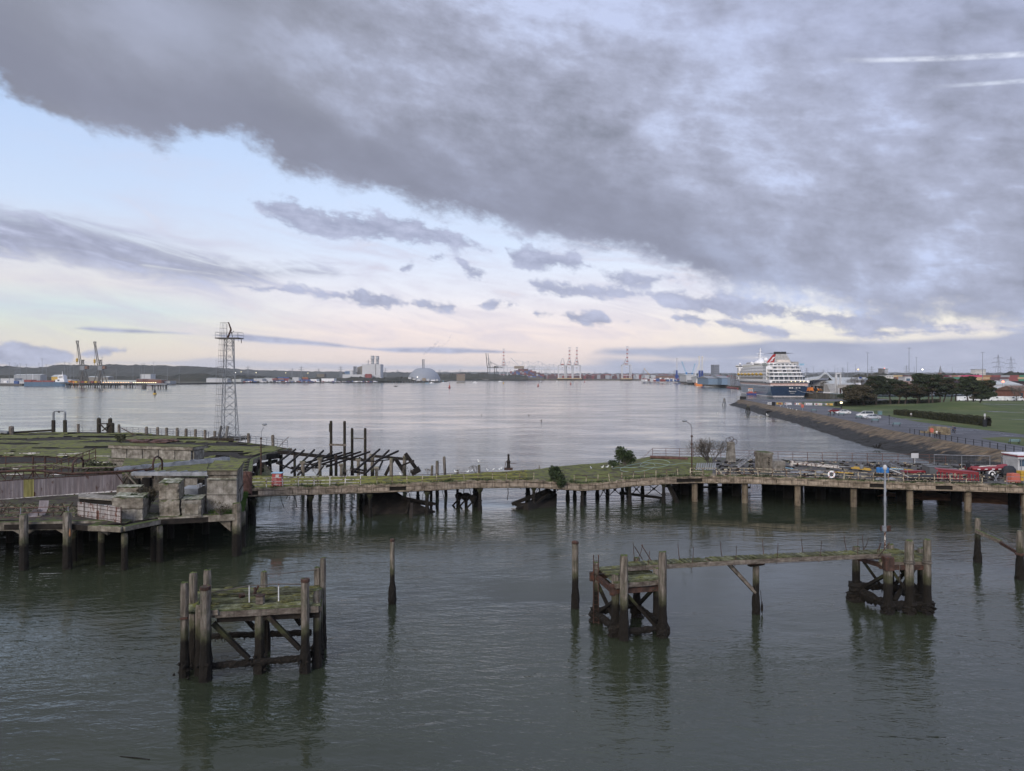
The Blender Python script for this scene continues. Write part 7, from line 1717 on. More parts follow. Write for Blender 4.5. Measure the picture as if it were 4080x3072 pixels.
def sts_side(px,Y,label,d,ang,m_,s=1.0,zb=4.0,zs=1.0):
 """the same kind seen side on: boom along the view's left-right axis"""
 t=thing('container_crane',label,'crane',(0,0,0),'container cranes at the far terminal');w,H=12.0,40.0*zs;b=MB()
 for x in(-w,w):
  for y in(-9,9):b.beam((x,y,0),(x,y,H),1.9,1.9)
 for y in(-9,9):b.beam((-w,y,14),(w,y,14),1.4,1.8)
 b.build('portal',m_,t)
 b=MB();b.beam((-d*38,0,H),(d*14,0,H),2.6,2.4);b.build('girder',m_,t)
 b=MB();L=52;b.beam((d*14,0,H),(d*(14+L*math.cos(ang)),0,H+L*math.sin(ang)),2.4,2.0)
 if ang>.5:
  for k in range(6):f=k/6;b.beam((d*(14+L*f*math.cos(ang)),0,H+L*f*math.sin(ang)+2),(d*(14+L*(f+.16)*math.cos(ang)),0,H+L*(f+.16)*math.sin(ang)-1),.7)
 b.build('boom',m_,t)
 b=MB();ap=Vector((d*9,0,H+22));b.beam((d*12,0,H),ap,1.3);b.beam((d*1,0,H),ap,1.1);b.tube([ap,(-d*36,0,H)],.5,4);b.tube([ap,(d*(14+L*.75*math.cos(ang)),0,H+L*.75*math.sin(ang))],.5,4);b.build('apex_frame',m_,t)
 b=MB();b.box((-d*14,0,H+1),(9,6,5));b.build('machinery_house',m_,t)
 t.location=AX(px,Y,zb);t.scale=(s,s,1);return t
sts(2007,2570,'boom-up white container crane at the left end of the far terminal',True)
sts(2267,2440,'boom-up white and red crane, left one of the close central pair',True);sts(2296,2425,'boom-up white and red crane, right one of the close central pair',True)
sts(2241,2455,'shorter white crane immediately left of the close central pair',False);sts(2495,2340,'solitary boom-up white and red crane near the centre right horizon',True)
sts_side(1957,2600,'leftmost dark crane with nearly upright boom at the far terminal',-1,1.48,'crane_dark');sts_side(1965,2640,'second dark crane with upright boom at the far terminal',-1,1.48,'mast_grey')
for i,(px,Y,d,a)in enumerate(((2020,2700,1,.0),(2092,2680,-1,.72),(2115,2640,-1,.02),(2135,2620,1,.0),(2168,2700,-1,.0),(2182,2760,1,.0),(2198,2800,1,.0))):
 sts_side(px,Y,'%s white crane with lowered boom, counted from the left in the middle of the terminal'%ORD[i]if i!=1 else 'white crane with boom raised at a slant in the middle of the terminal',d,a,'crane_white',.85 if i>3 else 1.0,zs=.85 if i>3 else 1.05)
 # gantries / small harbour cranes at the right of the channel
def jib_crane(px,Y,ytop,label,lean,cols,base=True,zb=4.0,wd=1.0):
 t=thing('harbour_crane',label,'crane',(0,0,0),'harbour cranes');H=ZH(ytop,Y)-zb;b=MB()
 b.box((0,0,0),(9*wd,8,4));b.build('undercarriage',cols[0],t)
 b=MB();b.beam((0,0,4),(0,0,H*.48),3.6*wd,3.6);b.box((0,0,H*.14),(7.5*wd,6,H*.12));b.build('tower',cols[0],t)
 b=MB();q0,q1=Vector((0,0,H*.40)),Vector((lean,0,H));
 for s in(-1,1):b.beam(q0+Vector((s*1.6*wd,0,0)),q1+Vector((s*.6,0,0)),.8*wd)
 for k in range(9):b.beam(q0.lerp(q1,k/9)+Vector((-1.6*wd*(1-k/12),0,0)),q0.lerp(q1,(k+1)/9)+Vector((1.5*wd*(1-k/12),0,0)),.5*wd)
 b.box(q1-Vector((0,0,1)),(3*wd,2,2.6));b.build('jib',cols[1],t)
 t.location=AX(px,Y,zb);return t
jib_crane(2696,1650,1429,'slim blue and white harbour crane left of the group behind the bend of the quay',.5,('deep_blue','crane_white'))
jib_crane(2735,1500,1444,'pale blue crane leaning left in the harbour crane group',-9,('blue_paint','light_blue'),wd=.8);jib_crane(2757,1560,1452,'middle pale blue crane leaning right in the harbour crane group',6,('blue_paint','light_blue'),wd=.7);jib_crane(2770,1450,1450,'cream crane leaning right in the harbour crane group',8,('crane_white','cream_paint'),wd=.7)
jib_crane(2787,1240,1423,'left of the two tall blue harbour cranes with cream jibs above the red boat',-.5,('deep_blue','cream_paint'),wd=.8);jib_crane(2797,1250,1423,'right of the two tall blue harbour cranes with cream jibs above the red boat',.5,('deep_blue','cream_paint'),wd=.8)
jib_crane(2590,2100,1470,'small yellow crane leaning left on the container quay',-16,('crane_dark','yellow_paint'),wd=.6)
def box_thing(name,label,cat,x0,x1,Y,dep,z0,z1,mat,roof=None,roof_h=0,group=None,rmat='roof_grey',wins_=0,wmat='glass_dark',rows=1,pitch='gable'):
 a,c=AX(x0,Y),AX(x1,Y);k=1.0;t=thing(name,label,cat,Vector(((a.x+c.x)/2,Y,z0)),group)
 b=MB();b.prism([(a.x,Y),(c.x,Y),(c.x,Y+dep),(a.x,Y+dep)],z0,z1);b.build('wall',mat,t)
 if roof_h:
  b=MB();e=.6;P=[(a.x-e,Y-e,z1),(c.x+e,Y-e,z1),(c.x+e,Y+dep+e,z1),(a.x-e,Y+dep+e,z1)]
  if pitch=='gable':r0,r1=(a.x-e,Y+dep/2,z1+roof_h),(c.x+e,Y+dep/2,z1+roof_h)
  else:r0,r1=(a.x+(c.x-a.x)*.15,Y+dep/2,z1+roof_h),(c.x-(c.x-a.x)*.15,Y+dep/2,z1+roof_h)
  b._add(P+[r0,r1],[(0,1,5,4),(2,3,4,5),(1,2,5),(3,0,4),(3,2,1,0)]);b.build('roof',rmat,t)
 else:
  b=MB();b.prism([(a.x-.3,Y-.3),(c.x+.3,Y-.3),(c.x+.3,Y+dep+.3),(a.x-.3,Y+dep+.3)],z1,z1+max(.3,(z1-z0)*.04));b.build('roof',rmat,t)
 if wins_:
  for r in range(rows):
   for i in range(wins_):
    x=lerp(a.x,c.x,(i+.5)/wins_);w_=(c.x-a.x)/wins_*.55;h_=(z1-z0)/rows*.45
    b=MB();b.box((x,Y-.05,z0+(z1-z0)*(r+.3)/rows),(w_,.25,h_));b.build('window',wmat,t)
 return t
 # ---- left shore jetty, ships and cranes
jt=thing('jetty','long jetty on dark columns with lit deck lamps along the left far shore','jetty',AX(450,1030,6))
b=MB();b.beam(AX(255,1050,5.6),AX(540,1000,5.6),12,1.2);b.build('deck','crane_dark',jt)
b=MB();b.beam(AX(540,1000,5.9),AX(660,930,5.9),4,.9);b.build('access_bridge','crane_dark',jt)
b=MB();b.beam(AX(596,915,5.9),AX(674,915,5.9),14,1.8);b.build('berthing_head','mast_grey',jt)
for k,px in enumerate(list(range(262,480,9))+[498,505,513,520,528,538,574,608,616,630,640,650,662]):
 Y=lerp(1050,1000,(px-255)/285)if px<540 else 915;b=MB();w=5.5 if px in(574,)else rnd.uniform(1.2,2.4);b.tube([AX(px,Y,-1),AX(px,Y,5.4)],w*.5,6);b.build('column','crane_dark' if k%3 else 'grey_light',jt)
for k in range(22):
 px=412+k*10 if k<11 else 532+(k-11)*8.8;Y=990 if px<530 else 960;b=MB();b.box(AX(px,Y,7.0),(1.5,.5,.6));b.build('deck_lamp','lamp_pale' if k>10 else 'lamp_warm',jt)
for k,px in enumerate(range(305,405,13)):b=MB();b.box(AX(px,1015,6.3),(3.4,3,2.6));b.build('fender_block',['yellow_paint','brown_cab','container_red'][k%3],jt)
for k,(px,w_)in enumerate(((270,12),(330,22),(385,16),(430,26),(470,16))):b=MB();b.beam(AX(px-w_/2,1010,4.2),AX(px+w_/2,1010,4.2),2,3.0);b.build('lower_fendering','tyre',jt)
for i,(px,yt,lab)in enumerate(((322,1359,'left'),(392,1363,'right'))):
 Y=1060;s_=Y/F;t=thing('level_luffing_crane',lab+' of two tall old dockside cranes with steep lattice jibs on the left shore','crane',AX(px,Y,6.5),'old dockside cranes');L=lambda x,y:AX(px+x,Y,ZH(y,Y))
 b=MB()
 for sx in(-1,1):
  for sy in(-1,1):b.beam(L(8+sx*18,1523)+Vector((0,sy*5,0)),L(8+sx*6,1476)+Vector((0,sy*3,0)),1.1)
 b.beam(L(-6,1500),L(22,1500),.8);b.beam(L(2,1523),L(8,1478),2.2);b.build('portal','crane_dark',t)
 b=MB();b.box(L(10,1474),(6.5,6,6.0));b.build('machinery_cab','mast_grey',t);b=MB();b.box(L(21,1470),(6.0,5,4.2));b.build('counterweight','brown_cab',t)
 b=MB();b.beam(L(4,1460),L(6,1434),.9);b.beam(L(13,1460),L(10,1434),.9)
 for k in range(4):b.beam(L(4,1458-k*6),L(13,1452-k*6),.5)
 b.box(L(8,1436),(4.5,2,1.0));b.build('tower_frame','crane_dark',t)
 b=MB();a0_,a1_,e0,e1=L(-3,1462),L(5,1462),L(-16,yt+5),L(-11,yt+3)
 b.beam(a0_,e0,.7);b.beam(a1_,e1,.7)
 for k in range(13):b.beam(a0_.lerp(e0,k/13),a1_.lerp(e1,(k+.5)/13),.35);b.beam(a1_.lerp(e1,(k+.5)/13),a0_.lerp(e0,(k+1)/13),.35)
 b.build('jib','crane_dark',t)
 b=MB();b.beam(L(-19,yt),L(-9,yt),1.6,1.6);b.beam(L(-19,yt+2),L(-14,yt+22),.6);b.beam(L(-9,yt+2),L(-12,yt+22),.6);b.build('jib_head','crane_dark',t)
 b=MB();b.beam(L(-16,yt+2),L(-15,yt+76),.25);b.build('hoist_rope','crane_dark',t)
 b=MB();b.lathe(L(-15,yt+92),[(.3,0),(.5,3.0),(1.8,4.2),(1.4,6.0),(1.7,7.6),(.4,9)],8);b.build('hook_block','yellow_paint',t)
 # coaster
cs=thing('coaster','low cargo ship with blue hull, red decks and white stern house, far left shore','ship',(0,0,0))
b=MB();b.prism([(-33,-4),(-29,-6),(28,-6),(35,0),(28,6),(-29,6),(-33,4)],-.5,6.4);b.build('hull','navy_side',cs)
b=MB();b.prism([(-34.6,-2),(-32,-4.5),(-20,-6.1),(-20,6.1),(-32,4.5),(-34.6,2)],6.4,10.0);b.build('forecastle','container_red',cs)
b=MB();b.prism([(-20,-5),(14,-5),(14,5),(-20,5)],6.4,8.8);b.build('hatch_cover','container_red',cs)
b=MB();b.box((23,0,6.4),(14,10,4));b.box((24,0,10.4),(9,9,5));b.box((24,0,15.2),(7,8,2.5));b.build('deckhouse','white_paint',cs)
b=MB();b.box((24,-4.2,13.4),(6,.6,1.5));b.box((21,-5.1,8),(3,.3,2.2));b.build('window','glass_dark',cs)
b=MB();b.tube([(-22,0,8),(-22,0,19)],.4,5);b.tube([(24,0,17),(24,0,23)],.4,5);b.build('mast','white_paint',cs)
cs.location=W(187,1538.5,0)
bg=thing('barge','dark low barge with a blue deck cabin at the far left edge','barge',AX(50,1180,0));b=MB();b.beam(AX(-60,1190,1.6),AX(98,1170,1.6),10,3.2);b.build('hull','crane_dark',bg);b=MB();b.box(AX(66,1172,3.2),(6,4,4.5));b.build('cabin','container_blue',bg);b=MB();b.box(AX(24,1172,5),(5,4,3));b.build('deck_box','white_paint',bg)
# sheds and vehicles of the left shore
for i,(x0,x1,Y,z0,z1,m_,rh,rm,lab)in enumerate(((2,57,1330,2.2,11,'grey_light',0,'roof_light','pale box-shaped shed nearest the left edge on the far shore'),(-200,-20,1360,2.2,9,'grey_paint',2,'roof_grey','grey shed at the very left of the far shore'),(55,160,1500,2.2,17,'grey_paint',2,'roof_light','long low pale-roofed shed behind the pale box shed'),(205,243,1480,2.2,14,'yellow_paint',4,'roof_light','yellow-walled building with a pale roof left of the dockside cranes'),(60,150,1290,2.2,6,'grey_light',1.5,'roof_light','white low sheds behind the cargo ship bow'),(265,284,1270,2.2,9.5,'grey_light',0,'roof_light','small white cabin between the dockside cranes and the yellow building'),(350,430,1500,2.2,13,'concrete_light',2,'roof_light','pale green-grey warehouse behind the right dockside crane'),(395,560,1350,2.2,7.5,'roof_light',0,'roof_light','long white shed behind the jetty lamps'),(543,616,1250,2.2,10.5,'brick_red',0,'roof_grey','dark brick office with rows of windows beside the jetty'),(590,643,1230,2.2,9,'brick_red',0,'roof_light','lower white-banded office wing at the right of the brick office'),(560,600,1600,2.2,19,'grey_light',0,'roof_light','white roofed building on rising ground behind the brick office'),(650,678,1240,2.2,7,'grey_paint',0,'roof_grey','small grey shed right of the brick office'),(822,905,1520,2.2,10,'grey_light',1.5,'roof_light','long white shed just left of the lattice tower'),(925,960,1560,2.2,8.5,'roof_light',0,'roof_light','white shed immediately right of the lattice tower'),(952,975,1580,2.2,9,'shed_blue',0,'roof_grey','blue shed right of the lattice tower'),(1010,1045,1600,2.2,9,'grey_light',1,'roof_light','white shed left of the blue containers'),(1050,1088,1620,2.2,10,'grey_light',1.2,'roof_light','second white shed left of the blue containers'),(1165,1190,1650,2.2,12,'grey_light',0,'roof_light','white shed in the middle of the coloured containers'),(1235,1262,1640,2.2,8,'white_paint',0,'roof_light','small white shed right of the containers'),(1281,1331,1660,2.2,9.5,'white_paint',0,'roof_light','long white shed with a dark roof opening right of the containers'),(1262,1292,1900,2.2,20,'concrete',0,'roof_grey','grey-brown block building above the white sheds'),(1525,1560,1820,2.2,9,'brick_red',1.5,'roof_grey','reddish sheds between the power station and the dome'),(1563,1582,1900,2.2,9,'grey_paint',0,'roof_grey','grey shed left of the dome'),(1819,1852,1900,2.2,18,'tan_block',2,'brown_cab','tan building with a brown roof right of the dome'),(1842,1900,2450,2.2,9,'grey_light',0,'roof_light','far pale boatyard shed beyond the dome'))):
 box_thing('shed',lab,'building',x0,x1,Y,22,z0,z1,m_,roof_h=rh,rmat=rm,group='buildings on the far left shore',wins_=9 if 'brick office' in lab and 'dark' in lab else 0,rows=2)
def container_row(rows,Y0,group,where,zb=2.3,L=12.2):
 k=0
 for(px,lev,m_,dy)in rows:
  p=AX(px,Y0+dy,zb+lev*2.62);o=mesh_container(m_);o.location=p
  tag(o,'%s shipping container, %s counting from the left %s'%(m_.split('_')[1],ORD[k%40],where),'container',group);k+=1
CONT={}
def mesh_container(m_):
 if m_ not in CONT:
  b=MB();b.box((0,0,0),(12.2,2.44,2.59));vs=b;
  for k in range(9):b.box((-5.2+k*1.3,-1.24,.15),(.5,.06,2.3))
  o=b.build('shipping_container',m_);CONT[m_]=o.data;return o
 o=bpy.data.objects.new('shipping_container',CONT[m_]);COL.objects.link(o);return o
cm=['container_blue','container_red','container_orange','container_grey','container_green','container_dark','container_tan','container_pink']
container_row([(978,1,'container_blue',0),(1000,1,'container_blue',0),(985,0,'container_grey',0),(1095,2,'container_red',0),(1098,1,'container_dark',0),(1100,0,'container_blue',0),(1118,3,'container_blue',0),(1120,2,'container_orange',0),(1122,1,'container_blue',0),(1140,3,'container_blue',2),(1142,2,'container_red',2),(1144,1,'container_red',2),(1145,0,'container_blue',2),(1160,1,'container_grey',0),(1205,1,'container_blue',0),(1207,0,'container_dark',0),(1216,3,'container_orange',0),(1218,2,'container_red',0),(1226,1,'container_blue',0),(1228,0,'container_blue',0)],1590,'containers on the wooded shore','on the shore right of the lattice tower')
# small vehicles and clutter too small to count
def speckle(name,label,cat,x0,x1,Y0,Y1,z,n,mats,seed,size=(4,2,1.8)):
 rg=random.Random(seed);b=MB()
 for _ in range(n):b.box(AX(rg.uniform(x0,x1),rg.uniform(Y0,Y1),z),(size[0]*rg.uniform(.5,1.3),size[1],size[2]*rg.uniform(.6,1.3)),0,rg.choice(mats))
 o=b.build(name);tag(o,label,cat);o['kind']='stuff'
speckle('parked_vehicles','rows of small parked vehicles behind the left jetty','vehicles',130,560,1240,1320,2.3,220,['grey_light','white_paint','car_silver','container_blue','orange_paint','black_paint'],1)
speckle('orange_machines','row of orange machinery behind the cargo ship','machinery',118,335,1210,1240,2.3,90,['orange_paint','orange_paint','yellow_paint','crane_dark'],2,(3,3,4.5))
speckle('shore_clutter','small vehicles and stores along the shore right of the lattice tower','vehicles',960,1500,1520,1640,2.3,260,['grey_light','white_paint','container_red','container_blue','black_paint','container_dark'],3)
speckle('terminal_boxes','mass of stacked boxes and trucks along the far container terminal','containers',1955,2690,2600,2900,4.0,900,['container_red','container_dark','container_dark','container_dark','grey_paint','container_red'],4,(12,4,13))
speckle('quay_clutter','vans, lorries and stores along the bend of the quay','vehicles',2560,2830,1500,1900,4.0,160,['grey_light','crane_dark','white_paint','container_red','container_blue'],5,(7,3,5))
speckle('shore_pontoons','boats and posts at the foot of the dome','boats',1560,1770,1738,1760,.2,90,['crane_dark','white_paint','light_blue','crane_dark'],6,(2,2,3))
# container ship
cb=thing('container_ship','loaded container ship lying under the far cranes','ship',AX(2095,2560,0));b=MB();b.beam(AX(2030,2560,5),AX(2170,2530,5),30,10);b.build('hull','crane_dark',cb)
b=MB();rg=random.Random(6)
for k in range(17):
 for l in range(int(8-abs(k-6)*.5)):b.box(AX(2036+k*8,2555,10+l*4.2),(6.6,24,4),0,rg.choice(['container_red','container_dark','container_dark','grey_paint','container_blue','container_dark']))
o=b.build('deck_cargo',None,cb);o['kind']='stuff'
b=MB();b.box(AX(2068,2550,40),(34,18,9));b.build('bridge_block','tan_block',cb)
# power station
ps=thing('power_station','pale grey power station blocks with two stout banded chimneys','power station',AX(1470,1820,2.5));PY=1820
def pbox(x0,x1,y1,mat='grey_light',dep=40,dy=0,name='hall',tp=None):
 a,c=AX(x0,PY+dy),AX(x1,PY+dy);zt=ZH(y1,PY+dy);b=MB();zr=ZH(tp,PY+dy)if tp else zt
 b._add([(a.x,a.y,2.3),(c.x,c.y,2.3),(c.x,c.y+dep,2.3),(a.x,a.y+dep,2.3),(a.x,a.y,zt),(c.x,c.y,zr),(c.x,c.y+dep,zr),(a.x,a.y+dep,zt)],[(0,1,5,4),(1,2,6,5),(2,3,7,6),(3,0,4,7),(4,5,6,7)]);b.build(name,mat,ps)
pbox(1423,1452,1463,'concrete_light',dy=6,tp=1455);pbox(1443,1476,1452);pbox(1476,1496,1450,'grey_light',dy=-4);pbox(1498,1516,1451,'grey_light',dy=-6);pbox(1394,1405,1476,'grey_light',dy=0);pbox(1375,1394,1478,'shed_blue',dy=4);pbox(1365,1452,1492,'grey_light',dy=-12,dep=30);pbox(1455,1480,1490,'container_red',dep=8,dy=-20,name='red_annex')
for x0 in(1378,1384):
 b=MB();b.box(AX(x0,PY-2,ZH(1485,PY)),(8,.8,1.6));b.build('blue_band','container_blue',ps)
for x,r,yt in((1484.5,7.2,1417),(1503.5,6.8,1418)):
 b=MB();p=AX(x,PY+12,ZH(1452,PY));h=ZH(yt,PY)-p.z;rr=r*PY/F;b.lathe(p,[(rr*.78,0),(rr*.78,h*.55),(rr*1.05,h*.6),(rr*1.05,h*.78),(rr,h*.8),(rr,h)],12);b.build('chimney','grey_light',ps)
 b=MB()
 for f in(.1,.3,.5,.72,.95):b.lathe(p+Vector((0,0,h*f)),[(rr*1.1,0),(rr*1.15,.3),(rr*1.1,1.0)],12)
 b.build('chimney_band','mast_grey',ps)
for x in(1411,1418):
 b=MB();p=AX(x,PY-8,2.5);b.lathe(p,[(2.1,0),(2.1,ZH(1460,PY)-2.5)],8);b.build('vent_stack','mast_grey',ps)
b=MB();b.beam(AX(1482,PY-24,ZH(1490,PY)),AX(1520,PY-24,ZH(1508,PY)),4,3);b.build('conveyor','grey_light',ps)
# dome
dm_=thing('dome_building','big silver dome with two thin steaming chimneys on the far shore','dome',AX(1690,1790,2.5));b=MB();c=AX(1689.5,1800,2.3);Rr=66.5*1800/F;H_=ZH(1466,1760)-2.3
b.lathe(c,[(Rr,0),(Rr*.985,H_*.12),(Rr*.93,H_*.33),(Rr*.83,H_*.54),(Rr*.68,H_*.75),(Rr*.52,H_*.90),(Rr*.38,H_*.975),(Rr*.22,H_),(Rr*.02,H_*1.004)],48);b.build('dome_shell','dome_silver',dm_,True)
for x in(1684,1689.5):
 b=MB();p=AX(x,1800,H_-1);b.tube([p,AX(x,1800,ZH(1431,1800))],1.15,8);b.build('chimney','mast_grey',dm_)
for i,(x,w_,z1_,m_)in enumerate(((1633,12,13,'grey_light'),(1650,12,10,'grey_light'),(1668,16,8,'grey_light'),(1690,14,11,'tan_block'),(1706,10,9,'grey_light'),(1726,16,7,'white_paint'),(1742,8,8,'grey_light'))):
 b=MB();b.box(AX(x,1730,2.3),(w_*.6,8,z1_-3));b.build('forecourt_unit',m_,dm_)
b=MB();b.box(AX(1663,1728,12),(1.4,.5,1.4));b.build('lamp','lamp_white',dm_)
bp_=thing('dark_jetty','dark timber jetty on many piles in front of the dome','jetty',AX(1690,1700,2));b=MB();b.beam(AX(1605,1700,3.2),AX(1745,1690,3.2),5,1.2);b.build('deck','crane_dark',bp_)
for k in range(26):b=MB();b.tube([AX(1607+k*5.4,1697,-1),AX(1607+k*5.4,1697,3)],.8,5);b.build('pile','crane_dark',bp_)
# steam
def vol_mat(name,col,dens):
 m=bpy.data.materials.new(name);m.use_nodes=True;nt=m.node_tree;nt.nodes.clear();MATS[name]=m
 o=nt.nodes.new('ShaderNodeOutputMaterial');v=nt.nodes.new('ShaderNodeVolumePrincipled');v.inputs['Color'].default_value=rgb(col);v.inputs['Density'].default_value=dens
 nt.links.new(v.outputs[0],o.inputs['Volume']);return m,nt,v
vol_mat('steam_volume',(.72,.72,.78),.05)
rg=random.Random(10)
def puffs(pts,name,lab):
 b=MB()
 for px,py,r in pts:
  c=AX(px,1800,ZH(py,1800));rr=r*1800/F;prof=[(rr*math.sin(a)+.01,rr*-math.cos(a))for a in[math.pi*(i+.05)/8.1 for i in range(9)]]
  b.lathe(c,[(q*rg.uniform(.9,1.1),z*.8)for q,z in prof],10)
 o=b.build(name,'steam_volume',None,True);tag(o,lab,'steam');o['kind']='stuff';return o
puffs([(1690,1410,6),(1697,1402,8),(1708,1396,8),(1716,1387,9),(1727,1384,7),(1735,1371,7),(1748,1381,6),(1760,1380,5),(1744,1362,5),(1771,1372,5),(1786,1359,5),(1792,1345,6),(1798,1333,5)],'steam_plume','thin grey steam plume drifting right from the dome chimneys')
# buoys and small craft
def buoy(px,py,s,m1,lab):
 p=W(px,py,0);t=thing('buoy',lab,'buoy',p,'channel buoys');b=MB();b.lathe(p,[(.9*s,-.3),(1.2*s,.2),(1.0*s,.8*s),(.3*s,1.0*s)],10);b.build('float',m1[0],t)
 b=MB();b.lathe(p+Vector((0,0,1.0*s)),[(.75*s,0),(.6*s,1.4*s),(.25*s,1.9*s)],8);b.build('cage',m1[1],t)
 b=MB();b.tube([p+Vector((0,0,2.8*s)),p+Vector((0,0,4.6*s))],.14*s,5);b.lathe(p+Vector((0,0,4.2*s)),[(.1,0),(.3*s,.3*s),(.1,.7*s)],6);b.build('topmark','crane_dark' if m1[1]!='coral_plastic' else 'red_paint',t)
buoy(617,1571,1.35,('yellow_paint','black_paint'),'black and yellow buoy in front of the left jetty head');buoy(1791,1546,1.4,('red_paint','coral_plastic'),'red channel buoy right of the dome');buoy(2144,1540,1.3,('red_paint','coral_plastic'),'nearest red buoy in mid channel');buoy(2274,1533,1.2,('red_paint','coral_plastic'),'red buoy below the close pair of cranes');buoy(2329,1524,1.2,('red_paint','coral_plastic'),'smallest red buoy right of the crane pair');buoy(2006,1529,1.1,('yellow_paint','yellow_paint'),'small yellow buoy at the left end of the terminal')
for i,(px,py,L,m_,cab)in enumerate(((1893,1525.5,10,'white_paint',1),(1720,1527,9,'white_paint',1),(1768,1525,9,'white_paint',0),(1993,1521,10,'white_paint',1),(2155,1523,8,'black_paint',1),(2220,1523,8,'grey_light',1),(1700,1527,7,'light_blue',0),(1577,1540,5,'black_paint',0))):
 t=thing('small_boat','%s small boat from the list of distant craft: %s hull %s'%(ORD[i],m_.split('_')[0],('right of the dome','under the right side of the dome','at the right foot of the dome','under the leftmost cranes','in mid channel','left of the crane pair','at the dark jetty','alone before the power station')[i]),'boat',(0,0,0))
 b=MB();b.prism([(-L/2,-1.3),(L*.25,-1.3),(L/2,0),(L*.25,1.3),(-L/2,1.3)],-.1,1.1);b.build('hull',m_,t)
 if cab:b=MB();b.box((-.6,0,1.1),(L*.35,1.8,1.5));b.build('cabin','white_paint',t);b=MB();b.tube([(0,0,1),(0,0,9)],.12,4);b.build('mast','grey_light',t)
 t.location=W(px,py,0);t['label']=['small white','small white-cabined','low white','small white','small black','small grey','low pale blue','tiny dark'][i]+' boat '+('in open water right of the dome','below the right side of the dome','at the right foot of the dome','below the leftmost dark cranes','in mid channel left of the crane pair','just left of the crane pair','beside the dark jetty','alone before the power station')[i]
 # red boat at the bend
t=thing('workboat','bright red-hulled boat with cream upperworks moored below the tall blue cranes','boat',(0,0,0));b=MB();b.prism([(-5,-3),(5,-3),(5,22),(0,27),(-5,22)],-.3,4.2);b.build('hull','orange_paint',t);b=MB();b.box((0,8,4.2),(8,9,4));b.box((0,8,8.2),(6,6,3.5));b.build('deckhouse','cream_paint',t);b=MB();b.box((0,4.8,9),(5,.4,1.5));b.build('window','glass_dark',t);b=MB();b.tube([(0,8,11),(0,8,19)],.3,5);b.build('mast','cream_paint',t);b=MB();b.box((-2,2,8.8),(1.2,.6,1.2));b.build('work_light','lamp_white',t);t.location=W(2785,1536,0);t.rotation_euler=(0,0,R(-8))
# quay side left of the cruise ship
for i,(x0,x1,Y,dep,z0,z1,m_,rh,rm,lab)in enumerate(((2822,2880,1010,60,4,12.5,'shed_blue',3.5,'roof_grey','blue-grey quay shed with a sloping roof left of the cruise ship'),(2876,2912,990,70,4,13,'shed_blue',3.5,'roof_grey','second blue-grey quay shed nearer the cruise ship'),(2800,2850,1250,80,4,13.5,'grey_light',2.5,'roof_light','pale shed behind the blue-grey quay sheds'),(2735,2778,1460,60,4,17,'grey_light',2,'roof_light','tall pale shed behind the moored dark barge'),(2570,2612,2120,60,4,16,'grey_light',2,'roof_light','white terminal shed on the container quay'),(2612,2690,2200,80,4,15,'brown_cab',2,'crane_dark','long dark brown shed on the container quay'),(2845,2866,1900,30,4,43,'tower_grey',0,'roof_grey','dark tower block left of the cruise ship'),(2535,2545,2450,20,4,20,'grey_light',0,'roof_light','tiny white tower on the container quay'))):
 box_thing('tower_block' if 'tower block' in lab else 'shed',lab,'tower block' if 'tower block' in lab else 'building',x0,x1,Y,dep,z0,z1,m_,roof_h=rh,rmat=rm,group='buildings along the dock quay',wins_=5 if 'tower block' in lab else 0,rows=8)
container_row([(2800+22*k,3+(k%2),['container_red','container_dark','container_red','container_red','container_pink'][k%5],0)for k in range(7)]+[(2790+22*k,2,['container_dark','container_red'][k%2],0)for k in range(8)],1560,'containers left of the cruise ship','above the blue-grey quay sheds',4)
for i,(px,yt)in enumerate(((2905,1489),(2915,1489),(2924,1489),(2932,1489))):
 Y=880;t=thing('link_span_gantry','%s pale steel gantry tower from the left beside the bow of the cruise ship'%ORD[i],'gantry',AX(px,Y,4),'gantry towers on the quay');b=MB()
 for dx in(-1.1,1.1):b.beam(AX(px,Y,4)+Vector((dx,0,0)),AX(px,Y,ZH(yt,Y))+Vector((dx,0,0)),.7)
 b.build('legs','mast_grey',t);b=MB()
 for k in range(5):b.beam(AX(px,Y,5+k*3)+Vector((-1.1,0,0)),AX(px,Y,5+k*3)+Vector((1.1,0,0)),.5)
 b.build('rungs','mast_grey',t)
mb2=thing('moored_barge','dark barge with deck gear at the quay left of the red boat','barge',AX(2755,1330,0));b=MB();b.beam(AX(2730,1340,1.5),AX(2765,1330,1.5),12,3.6);b.build('hull','crane_dark',mb2);b=MB();b.box(AX(2748,1325,3.3),(8,6,5));b.build('deck_house','mast_grey',mb2)
for i,px in enumerate((2862,2876,2898,2912)):
 q=along([Vector((289,967,0)),Vector((273,865,0))],10+i*24);t=thing('quay_fender','%s red floating fender from the left at the quay by the cruise ship bow'%ORD[i],'fender',(q.x-2,q.y,0),'red fenders');b=MB();b.tube([(q.x-3,q.y-5,.9),(q.x-3,q.y+5,.9)],1.1,8);b.build('float','container_red',t)
